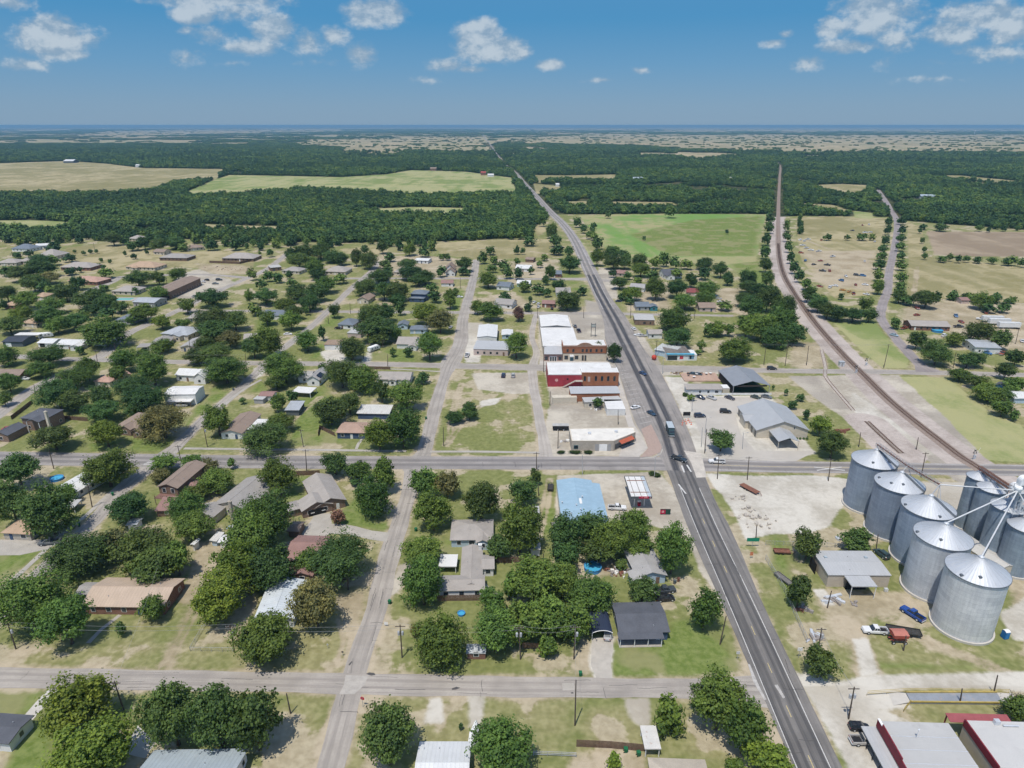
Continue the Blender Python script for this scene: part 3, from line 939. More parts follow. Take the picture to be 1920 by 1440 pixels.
# bare dirt, caliche, gravel, railway ballast
dirt = mixc(t, smooth(t, mixN, .3, .7), (0.313, 0.252, 0.170), (0.460, 0.387, 0.281))
dirt = mixc(t, smooth(t, N05, .55, .75, 0, .35), dirt, (.22, .18, .12))
col = over(col, dA, dirt, 1.25, .26, .85)
grav = mixc(t, smooth(t, mixN, .3, .7), (0.341, 0.301, 0.242), (0.502, 0.454, 0.372))
grav = mixc(t, smooth(t, N40, .52, .68, 0, .6), grav, (.27, .24, .205))
col = over(col, vA, grav, .5, .14)
cal = mixc(t, smooth(t, mixN, .28, .68), (0.405, 0.371, 0.309), (0.569, 0.535, 0.467))
cal = mixc(t, smooth(t, N40, .54, .7, 0, .55), cal, (0.340, 0.297, 0.230))
col = over(col, cA, cal, .6, .16)
bal = mixc(t, smooth(t, mixN, .3, .7), (.335, .285, .25), (.47, .41, .365))
col = over(col, bC, bal, .3)
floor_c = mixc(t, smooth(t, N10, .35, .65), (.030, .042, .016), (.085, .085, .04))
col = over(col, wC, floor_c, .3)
t.links.new(col, b.inputs['Base Color'])
b.inputs['Roughness'].default_value = .95
b.inputs['Specular IOR Level'].default_value = .05
ground = link_mesh('ground', gm, m)
tag(ground, kind='structure')

# ------------------------------------------------------------------ roads
RD_STREET = M_road('chip_seal', (.36, .325, .285), (.235, .21, .19), (.47, .425, .365), [(1.0, .5, .8)], .5, .8)
RD_FM = M_road('grey_asphalt', (.30, .275, .255), (.155, .145, .14), (.44, .405, .36), [(1.75, 1.15, .9)], .85, .35)
RD_HWY = M_road('highway_asphalt',(.19,.178,.166),(.050,.050,.054),(.33,.305,.27),[(1.0,.5,.75),(2.65,.55,.85),(1.85,.9,.45)],.9,.6)
RD_NORTH = M_road('north_highway_asphalt', (.31, .285, .265), (.15, .14, .137), (.42, .38, .34), [(1.8, 1.1, .9)], .8, .4)
RD_MAIN = M_road('main_street_asphalt', (.28, .255, .232), (.036, .039, .048), (.36, .33, .29), [(2.1, 1.45, 1.0), (1.2, .5, .85)], 1.0, .55)
RD_ALLEY = M_road('alley_gravel', (.41, .37, .325), (.29, .255, .22), (.52, .48, .42), [(.8, .45, .7)], .4, .6, False)
RD_COUNTY = M_road('county_asphalt', (.29, .255, .245), (.20, .175, .17), (.40, .36, .32), [(1.1, .5, .7)], .4, .4)
rng = random.Random(5)

def strip(name, C, z, mat, wob=.25, ext=None):
 """a road surface with slightly ragged edges"""
 mb = MB()
 L = 0
 prev = None
 n = len(C)
 for i in range(n):
  p = C[i]
  a, c = C[max(i - 1, 0)], C[min(i + 1, n - 1)]
  tx, ty = c[0] - a[0], c[1] - a[1]
  k = math.hypot(tx, ty) or 1
  nx, ny = ty / k, -tx / k                  # to the right of travel
  if i:
   L += math.hypot(p[0] - C[i - 1][0], p[1] - C[i - 1][1])
  wl, wr = p[2] + rng.uniform(-wob, wob), p[3] + rng.uniform(-wob, wob)
  us = [-wl, -wl * .5, 0, wr * .5, wr]
  row = [((p[0] + nx * u, p[1] + ny * u, z), (u, L)) for u in us]
  if prev:
   for q in range(4):
    mb.face([prev[q][0], prev[q + 1][0], row[q + 1][0], row[q][0]], [prev[q][1], prev[q + 1][1], row[q + 1][1], row[q][1]])
  prev = row
 o = mb.build(name, mat)
 return tag(o, kind='structure')

strip('alley', ALLEY, .012, RD_ALLEY)
strip('street', S_LOOP, .016, RD_STREET)
strip('street', S_586, .020, RD_STREET)
strip('street', S_523, .024, RD_STREET)
strip('street', S_FAR, .028, RD_STREET)
strip('street', S_WEST, .032, RD_STREET)
strip('street', S_UP, .036, RD_STREET)
strip('street', S_MIDN, .040, RD_STREET)
strip('street', S_MID, .044, RD_STREET)
strip('street', S_FRONT, .048, RD_STREET)
strip('county_road', COUNTY, .052, RD_COUNTY)
strip('farm_road', FM, .056, RD_FM, .15)
i_main = [i for i in range(len(HIGHWAY)) if 206 < HIGHWAY[i][1] < 540]
strip('highway', HIGHWAY[:i_main[0] + 1], .062, RD_HWY, .1)
strip('main_street', HIGHWAY[i_main[0]:i_main[-1] + 2], .066, RD_MAIN, .1)
strip('highway', HIGHWAY[i_main[-1] + 1:], .062, RD_NORTH, .1)

def along(C, y0, y1):
 return [p for p in C if y0 <= p[1] <= y1]

def offset_line(C, u):
 out = []
 for i in range(len(C)):
  a, c = C[max(i - 1, 0)], C[min(i + 1, len(C) - 1)]
  tx, ty = c[0] - a[0], c[1] - a[1]
  k = math.hypot(tx, ty) or 1
  out.append((C[i][0] + ty / k * u, C[i][1] - tx / k * u))
 return out

def paint(mb, pts, w, z, dash=None):
 """a painted line of width w along pts; dash = (on, off)"""
 acc_ = 0
 for (a, c) in zip(pts[:-1], pts[1:]):
  L = math.dist(a, c)
  if L < 1e-6:
   continue
  tx, ty = (c[0] - a[0]) / L, (c[1] - a[1]) / L
  segs = [(0, L)]
  if dash:
   segs, s = [], 0
   per = dash[0] + dash[1]
   while s < L:
    ph = (acc_ + s) % per
    if ph < dash[0]:
     e = min(L, s + dash[0] - ph)
     segs.append((s, e))
     s = e + 1e-4
    else:
     s += per - ph + 1e-4
  for s0, s1 in segs:
   p = [(a[0] + tx * s + ty * u, a[1] + ty * s - tx * u, z) for s, u in ((s0, -w / 2), (s0, w / 2), (s1, w / 2), (s1, -w / 2))]
   mb.face(p)
  acc_ += L

LINE_W = M('worn_white_line', (.56, .55, .52), .8, .18, .8, dirt=(.30, .28, .26))
LINE_Y = M('worn_yellow_line', (.52, .42, .20), .8, .2, .8, dirt=(.26, .24, .2))
H0 = along(HIGHWAY, 20, 203)
mb = MB()
H0c = np.array(catmull([tuple(p) for p in H0], 2.0))
paint(mb, offset_line([p for p in H0c if p[1] > 119 or p[1] < 102], -3.15), .17, .068)
paint(mb, offset_line([p for p in H0c if p[1] < 199], 3.3), .17, .068)
Hn = along(HIGHWAY, 430, 950)
paint(mb, offset_line(Hn, -3.5), .2, .071)
paint(mb, offset_line(Hn, 3.5), .2, .071)
paint(mb, [(G(1272, 908).x, G(1272, 908).y), (G(1286, 926).x, G(1286, 926).y)], .5, .0745)
for k in range(6):                                 # crossing bars in front of the bungalow street
 a = G(268 + k * 5.4, 871 - k * 3.4)
 mb.face([(a.x, a.y, .062), (a.x + 3.0, a.y, .062), (a.x + 3.3, a.y + .55, .062), (a.x + .3, a.y + .55, .062)])
for px,py,qx,qy in ((1288,872,1296,885),(1298,871,1308,884),(1308,870,1318,882),(1278,873,1283,886)):   # worn stop bars at the crossing
 paint(mb, [tuple(G(px, py)[:2]), tuple(G(qx, qy)[:2])], .55, .072)
fmw = along(FM, 0, 400)
paint(mb, offset_line([p for p in FM if p[0] > 72], -3.7), .16, .0625)
paint(mb, offset_line([p for p in FM if p[0] > 72], 3.7), .16, .0625)
rr = G(1555, 879)
for s in (-1, 1):
 paint(mb, [(rr.x - 5, rr.y - s * 1.2), (rr.x + 5, rr.y + s * 1.2)], .45, .0635 + .003 * (s > 0))
tag(mb.build('road_marking', LINE_W), kind='structure')
mb = MB()
paint(mb, offset_line([p for p in H0c], .05), .16, .070, (3.0, 9.0))
paint(mb, offset_line(Hn, 0), .2, .071, (3, 9))
for sgn in (-1, 1):
 paint(mb, offset_line([p for p in FM if p[0] > 72], sgn * .12), .1, .0627)
tag(mb.build('road_marking', LINE_Y), kind='structure')
# slanted parking bays along the west kerb of the main street
mb = MB()
bay = along(HIGHWAY, 244, 322)
bayc = np.array(catmull([tuple(p) for p in bay], 3.1))
for i, p in enumerate(bayc[1:-1]):
 q0 = (p[0] - 5.4, p[1])
 q1 = (p[0] - 10.6, p[1] - 2.4)
 paint(mb, [q0, q1], .14, .071)
tag(mb.build('parking_marking', LINE_W), kind='structure')

def slab_px(name, poly, z, mat, thick=.06):
 pts = [(G(x, y).x, G(x, y).y) for x, y in poly]
 mb = MB()
 area = sum(pts[i][0] * pts[(i + 1) % len(pts)][1] - pts[(i + 1) % len(pts)][0] * pts[i][1] for i in range(len(pts)))
 if area < 0:
  pts.reverse()
 mb.prism(pts, -.02, z)
 return tag(mb.build(name, mat), kind='structure')

def walk_px(name, pts, w, z, mat):
 P = [(G(x, y).x, G(x, y).y, w / 2, w / 2) for x, y in pts]
 return strip(name, np.array(catmull(P, 4)), z, mat, .04)

slab_px('driveway',[(590,963),(620,963),(622,982),(645,983),(667,987),(697,995),(731,999),(724,1016),(695,1012),(655,1002),(622,1001),(611,1005),(607,1011),(572,1012),(566,1002),(572,990),(583,977)],.05,CONC)
slab_px('driveway', [(-120, 1012), (75, 1012), (112, 1020), (75, 1033), (37, 1041), (-120, 1043)], .05, CONC)
slab_px('driveway', [(258, 1360), (292, 1392), (272, 1422), (230, 1412)], .05, M('pale_concrete', (.50, .47, .42), .9, .08, .3))
slab_px('driveway',[(1110,1196),(1150,1196),(1149,1222),(1145,1244),(1148,1272),(1119,1274),(1108,1247)],.03,M('pale_gravel',(.43,.395,.345),.95,.14,.5,dirt=(.42,.37,.3)))
slab_px('parking_lot',[(1290,745),(1440,745),(1378,775),(1388,812),(1415,845),(1530,846),(1490,866),(1330,864),(1308,800)],.03,M('lot_concrete',(.44,.405,.355),.9,.1,.08,dirt=(.42,.38,.33)))
walk_px('pavement', [(20, 1092), (85, 1031), (112, 1005), (160, 968), (200, 930), (240, 897)], 1.5, .07, CONC)
walk_px('footpath', [(50, 1350), (78, 1318), (102, 1292)], 2.6, .04, M('pale_concrete'))
walk_px('footpath', [(165, 1206), (190, 1180), (225, 1153)], 1.1, .03, CONC)
walk_px('pavement', [(345, 841), (440, 842), (540, 843), (762, 846)], 1.6, .06, CONC)
walk_px('pavement', [(806, 847), (900, 847), (1010, 849)], 1.6, .06, CONC)
walk_px('pavement', [(697, 691), (760, 693), (826, 697)], 1.3, .05, CONC)
walk_px('pavement', [(395, 790), (420, 760), (458, 730), (490, 712)], 1.6, .06, CONC)
walk_px('footpath', [(668, 842), (672, 832), (680, 822)], 1.2, .04, CONC)
walk_px('footpath', [(905, 1092), (920, 1108), (938, 1118)], 1.0, .04, CONC)
slab_px('pavement',[(1150,700),(1160,702),(1170,735),(1188,795),(1201,815),(1214,840),(1198,857),(1160,856),(1178,800),(1166,760),(1158,725)],.075,M('sidewalk_concrete',(.46,.42,.37),.9,.12,.3))
slab_px('brick_plaza',[(1202,805),(1221,796),(1232,818),(1241,838),(1238,848),(1222,855),(1200,858),(1215,840)],.09,M('brick_paving',(.36,.27,.225),.9,.14,1.2,fine=5))
slab_px('kerb', [(1243, 843), (1240, 852), (1226, 859), (1200, 861), (1200, 859.3), (1224, 857), (1238, 850), (1241, 842)], .12, CONC)
slab_px('apron', [(1012, 676), (1138, 678), (1150, 686), (1012, 684)], .07, M('sidewalk_concrete'))
# darker patches of new asphalt and the pale broken apron at the crossings
PATCH = M('tar_patch', (.085, .08, .078), .95, .2, 1)
for poly in ([(653,1247),(659,1240),(661,1241),(656,1248)],[(686,1264),(692,1261),(702,1262),(704,1266),(696,1267)],[(847,1291),(856,1288),(863,1290),(856,1293),(848,1294)],[(1070,1299),(1074,1298),(1076,1300),(1072,1301)]):
 slab_px('road_patch', poly, .062, PATCH)
slab_px('road_patch', [(1054, 1281), (1076, 1281), (1077, 1294), (1055, 1295)], .058, CONC)
slab_px('road_patch',[(1282,845),(1315,850),(1325,895),(1306,896),(1296,868)],.074,M('pale_apron',(.50,.455,.395),.95,.16,.4,dirt=(.34,.31,.28)))
slab_px('road_patch',[(648,1266),(690,1268),(684,1284),(664,1302),(636,1302),(645,1284)],.055,M('pale_chip',(.40,.37,.33),.95,.16,.5,dirt=(.36,.33,.3)))
RUNOUT = M('worn_white_scrape', (.42, .40, .375), .95, .2, .9, dirt=(.3, .28, .26))
slab_px('road_patch', [(1402, 1245), (1406, 1246), (1424, 1288), (1437, 1312), (1433, 1313), (1412, 1278)], .073, RUNOUT)
slab_px('road_patch', [(1452, 1285), (1458, 1284), (1472, 1308), (1468, 1310)], .073, RUNOUT)

# sealed cracks and tar lines across and along the carriageways
mb = MB()
cr = random.Random(17)
for C_, z_, n_, w0 in ((HIGHWAY, .0695, 75, 4.6), (FM, .0605, 60, 4.4), (S_FRONT, .0515, 26, 2.6), (S_MID, .0475, 26, 2.5)):
 Cn_ = [p for p in C_ if 85 < p[1] < 330 and abs(p[0]) < 190]
 for _ in range(n_):
  i = cr.randrange(1, len(Cn_) - 1)
  a, c = Cn_[i - 1], Cn_[i + 1]
  k = math.hypot(c[0] - a[0], c[1] - a[1])
  tx, ty = (c[0] - a[0]) / k, (c[1] - a[1]) / k
  u, v = cr.uniform(-w0, w0), cr.uniform(-2, 2)
  lng = cr.random() < .5
  pts = []
  for q in range(6):
   pts.append((Cn_[i][0] + tx * v + ty * u, Cn_[i][1] + ty * v - tx * u))
   if lng:
    v += cr.uniform(.6, 1.8)
    u += cr.uniform(-.18, .18)
   else:
    u += cr.uniform(.3, 1.1) * (1 if u < w0 else 0)
    v += cr.uniform(-.2, .2)
  paint(mb, [p for q, p in enumerate(pts) if not q or math.dist(p, pts[q - 1]) > .05], cr.uniform(.05, .13), z_)
tag(mb.build('crack_sealing', PATCH), kind='structure')

# ------------------------------------------------------------------ railway
def railway(C, z, name='railway', ties=True, bw=2.6, bed_m=None):
 root = empty(name, (0, 0, 0))
 bed, tie, rail = MB(), MB(), MB()
 Cd = np.array(catmull([tuple(p) for p in C], 4))
 for u0, u1, mbx, zz in ((-bw, bw, bed, z),):
  L = offset_line(Cd, u0)
  Rr = offset_line(Cd, u1)
  L2, R2 = offset_line(Cd, u0 * .62), offset_line(Cd, u1 * .62)
  for i in range(len(L) - 1):
   mbx.face([(*L[i], 0), (*L2[i], zz), (*L2[i + 1], zz), (*L[i + 1], 0)][::-1])
   mbx.face([(*L2[i], zz), (*R2[i], zz), (*R2[i + 1], zz), (*L2[i + 1], zz)])
   mbx.face([(*R2[i], zz), (*Rr[i], 0), (*Rr[i + 1], 0), (*R2[i + 1], zz)])
 for u in (-.75, .75):
  for (a, c) in zip(offset_line(Cd, u)[:-1], offset_line(Cd, u)[1:]):
   L = math.dist(a, c)
   tx, ty = (c[0] - a[0]) / L, (c[1] - a[1]) / L
   for s0, s1, za, zb in ((-.06, .06, z + .17, z + .17),):
    rail.face([(a[0]+ty*s0,a[1]-tx*s0,za),(a[0]+ty*s1,a[1]-tx*s1,za),(c[0]+ty*s1,c[1]-tx*s1,za),(c[0]+ty*s0,c[1]-tx*s0,za)])
    for s in (s0, s1):
     rail.face([(a[0]+ty*s,a[1]-tx*s,z),(c[0]+ty*s,c[1]-tx*s,z),(c[0]+ty*s,c[1]-tx*s,za),(a[0]+ty*s,a[1]-tx*s,za)])
 if ties:
  Ct = np.array(catmull([tuple(p) for p in C if p[1] < 700], .62))
  for i in range(len(Ct) - 1):
   a, c = Ct[i], Ct[i + 1]
   k = math.hypot(c[0] - a[0], c[1] - a[1])
   if k < .05:
    continue
   tx, ty = (c[0] - a[0]) / k, (c[1] - a[1]) / k
   q = [(a[0] + tx * s + ty * u, a[1] + ty * s - tx * u, z + .05) for s, u in ((0, -1.3), (0, 1.3), (.26, 1.3), (.26, -1.3))]
   tie.face(q)
 bed.build('ballast', bed_m or M('ballast_stone', (.26, .205, .17), .95, .25, 1.5, fine=9), root)
 tie.build('sleepers', M('creosote_sleepers', (.125, .085, .065), .95, .3, 2), root)
 rail.build('rails', M('rusty_rail', (.15, .075, .055), .7, .3, 1.5, .3), root)
 return root

tag(railway(RAIL, .45), 'single railway line with brown sleepers curving away through the trees', 'railway')
SPUR_BED = M('pale_spur_bed', (.40, .35, .30), .95, .2, .8)
tag(railway(SPUR_OLD, .02, ties=False, bw=1.0, bed_m=SPUR_BED), 'old disused track half buried in the pale rail yard', 'railway')
tag(railway(SPUR, .06, bw=1.0, bed_m=SPUR_BED), 'short rusty spur track in the pale gravel yard', 'railway')

# ------------------------------------------------------------------ tree prototypes
def crown_mesh(name, seed, nlobes, nleaf, leaf, flat=0.0, gap=0.0, top=1.0):
 """many leaf-sized faces in sprays over uneven lobes; unit crown: half width 1, half height 1, centred on 0"""
 r = np.random.RandomState(seed)
 squash = np.array([r.uniform(.82, 1.0), r.uniform(.82, 1.0), 1.0])
 lob = []
 for k in range(nlobes):
  for _ in range(40):
   d = r.normal(size=3)
   d /= np.linalg.norm(d)
   if d[2] < -.5:
    d[2] *= -.6
    d /= np.linalg.norm(d)
   c = d * r.uniform(.38, .80) * squash
   c[2] *= top
   if all(np.linalg.norm(c - q[0]) > .26 for q in lob):
    break
  lob.append((c, r.uniform(.22, .44), r.uniform(0, 1)))
 lob.append((np.array([0, 0, -.05]), .55, .4))
 area = np.array([l[1] ** 2 for l in lob])
 cnt = (area / area.sum() * nleaf).astype(int)
 C, Nn, T = [], [], []
 for (c, rad, tint), n in zip(lob, cnt):
  ns = max(7, int(26 * rad / .4))
  sd = r.normal(size=(ns, 3))
  sd /= np.linalg.norm(sd, axis=1)[:, None]
  sr = rad * r.uniform(.72, 1.18, ns)
  sw = rad * r.uniform(.16, .36, ns)
  st = np.clip(tint * .4 + r.uniform(-.1, .6, ns), 0, 1)
  pick = r.randint(0, ns, n)
  off = r.normal(size=(n, 3)) * sw[pick][:, None] * np.array([1, 1, .7])
  p = c + sd[pick] * sr[pick][:, None] + off
  inner = r.rand(n) < .18
  p[inner] = c + (p[inner] - c) * r.uniform(.2, .75, inner.sum())[:, None]
  keep = p[:, 2] > -.9 + .3 * r.rand(n)
  if gap:
   g = np.sin(p[:, 0] * 5.1 + seed * 1.7) * np.sin(p[:, 1] * 5.7 + seed) * np.sin(p[:, 2] * 4.9 + seed * .6)
   keep &= g < (1 - gap)
  out = sd[pick] * .8 + off / (sw[pick][:, None] + 1e-6) * .35
  C.append(p[keep])
  Nn.append(out[keep])
  T.append(np.clip(st[pick][keep] + r.normal(size=keep.sum()) * .16, 0, 1))
 C, Nn, T = np.concatenate(C), np.concatenate(Nn), np.concatenate(T)
 ext = np.percentile(np.abs(C), 97.5, axis=0)
 C = C / np.array([max(ext[0], ext[1])] * 2 + [ext[2]])
 n = len(C)
 Nn = Nn * .7 + r.normal(size=(n, 3)) * .45 + np.array([0, 0, .35])
 Nn /= np.linalg.norm(Nn, axis=1)[:, None]
 a = np.cross(Nn, r.normal(size=(n, 3)))
 a /= np.linalg.norm(a, axis=1)[:, None]
 bq = np.cross(Nn, a)
 s = leaf * r.uniform(.6, 1.35, n)
 w, h = a * s[:, None], bq * (s * r.uniform(.55, .9, n))[:, None]
 Q = np.stack([C - w * .9, C + h - w * .1, C + w, C - h + w * .15], 1)
 Vv = Q.reshape(-1, 3)
 me = bpy.data.meshes.new(name)
 me.vertices.add(n * 4)
 me.vertices.foreach_set('co', Vv.reshape(-1).astype(np.float32))
 me.loops.add(n * 4)
 me.loops.foreach_set('vertex_index', np.arange(n * 4, dtype=np.int32))
 me.polygons.add(n)
 me.polygons.foreach_set('loop_start', (np.arange(n) * 4).astype(np.int32))
 me.polygons.foreach_set('loop_total', np.full(n, 4, np.int32))
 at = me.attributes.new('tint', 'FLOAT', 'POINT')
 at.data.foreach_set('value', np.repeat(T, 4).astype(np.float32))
 me.update(calc_edges=True)
 return me

def trunk_mesh(name, seed, bare=False):
 """unit trunk: z 0..1 is ground to crown centre; x, y in crown half widths"""
 r = random.Random(seed)
 mb = MB()
 p = [Vector((0, 0, 0)), Vector((r.uniform(-.03, .03), r.uniform(-.03, .03), .35)), Vector((r.uniform(-.06, .06), r.uniform(-.06, .06), .7))]
 mb.tube(p[0], p[1], .085, .062, 8)
 mb.tube(p[1], p[2], .062, .05, 8)
 for k in range(7 if not bare else 11):
  an = k * 2.4 + r.uniform(-.3, .3)
  L = r.uniform(.4, .75)
  s = p[1].lerp(p[2], r.uniform(.2, 1))
  e = s + Vector((math.cos(an) * L * .7, math.sin(an) * L * .7, r.uniform(.25, .6)))
  mb.tube(s, e, .035, .016, 6)
  for q in range(2 if not bare else 5):
   f = s.lerp(e, r.uniform(.4, .95))
   an2 = an + r.uniform(-1.2, 1.2)
   mb.tube(f, f + Vector((math.cos(an2) * .28, math.sin(an2) * .28, r.uniform(.1, .35))), .014, .004, 4)
 me = mb.mesh(name)
 me.materials.append(BARK)
 return me

PROTO = {}
for cls, leafm, nleaf, nl in (('s', .15, 1500, 7), ('m', .078, 5200, 13), ('l', .052, 11500, 19), ('x', .040, 19000, 25)):
 L_ = []
 for v in range(4):
  me = crown_mesh('crown', 11 + v * 7 + len(PROTO) * 31, nl + v, nleaf, leafm, gap=(0, .25, .12, .35)[v])
  me.materials.append(LEAF)
  L_.append(me)
 PROTO[cls] = L_
TRUNKS = [trunk_mesh('trunk', 3 + i) for i in range(4)]
BARE = [trunk_mesh('bare_limbs', 40 + i, True) for i in range(2)]
KIND_COL = {'d': (0.068,0.119,0.035),'m': (0.097,0.161,0.037),'y': (0.149,0.208,0.035),'o': (0.147,0.148,0.061),'p': (0.192,0.111,0.088)}
KIND_WORD = {'d': 'dark green', 'm': 'mid green', 'y': 'yellowish green', 'o': 'olive brown', 'p': 'reddish'}

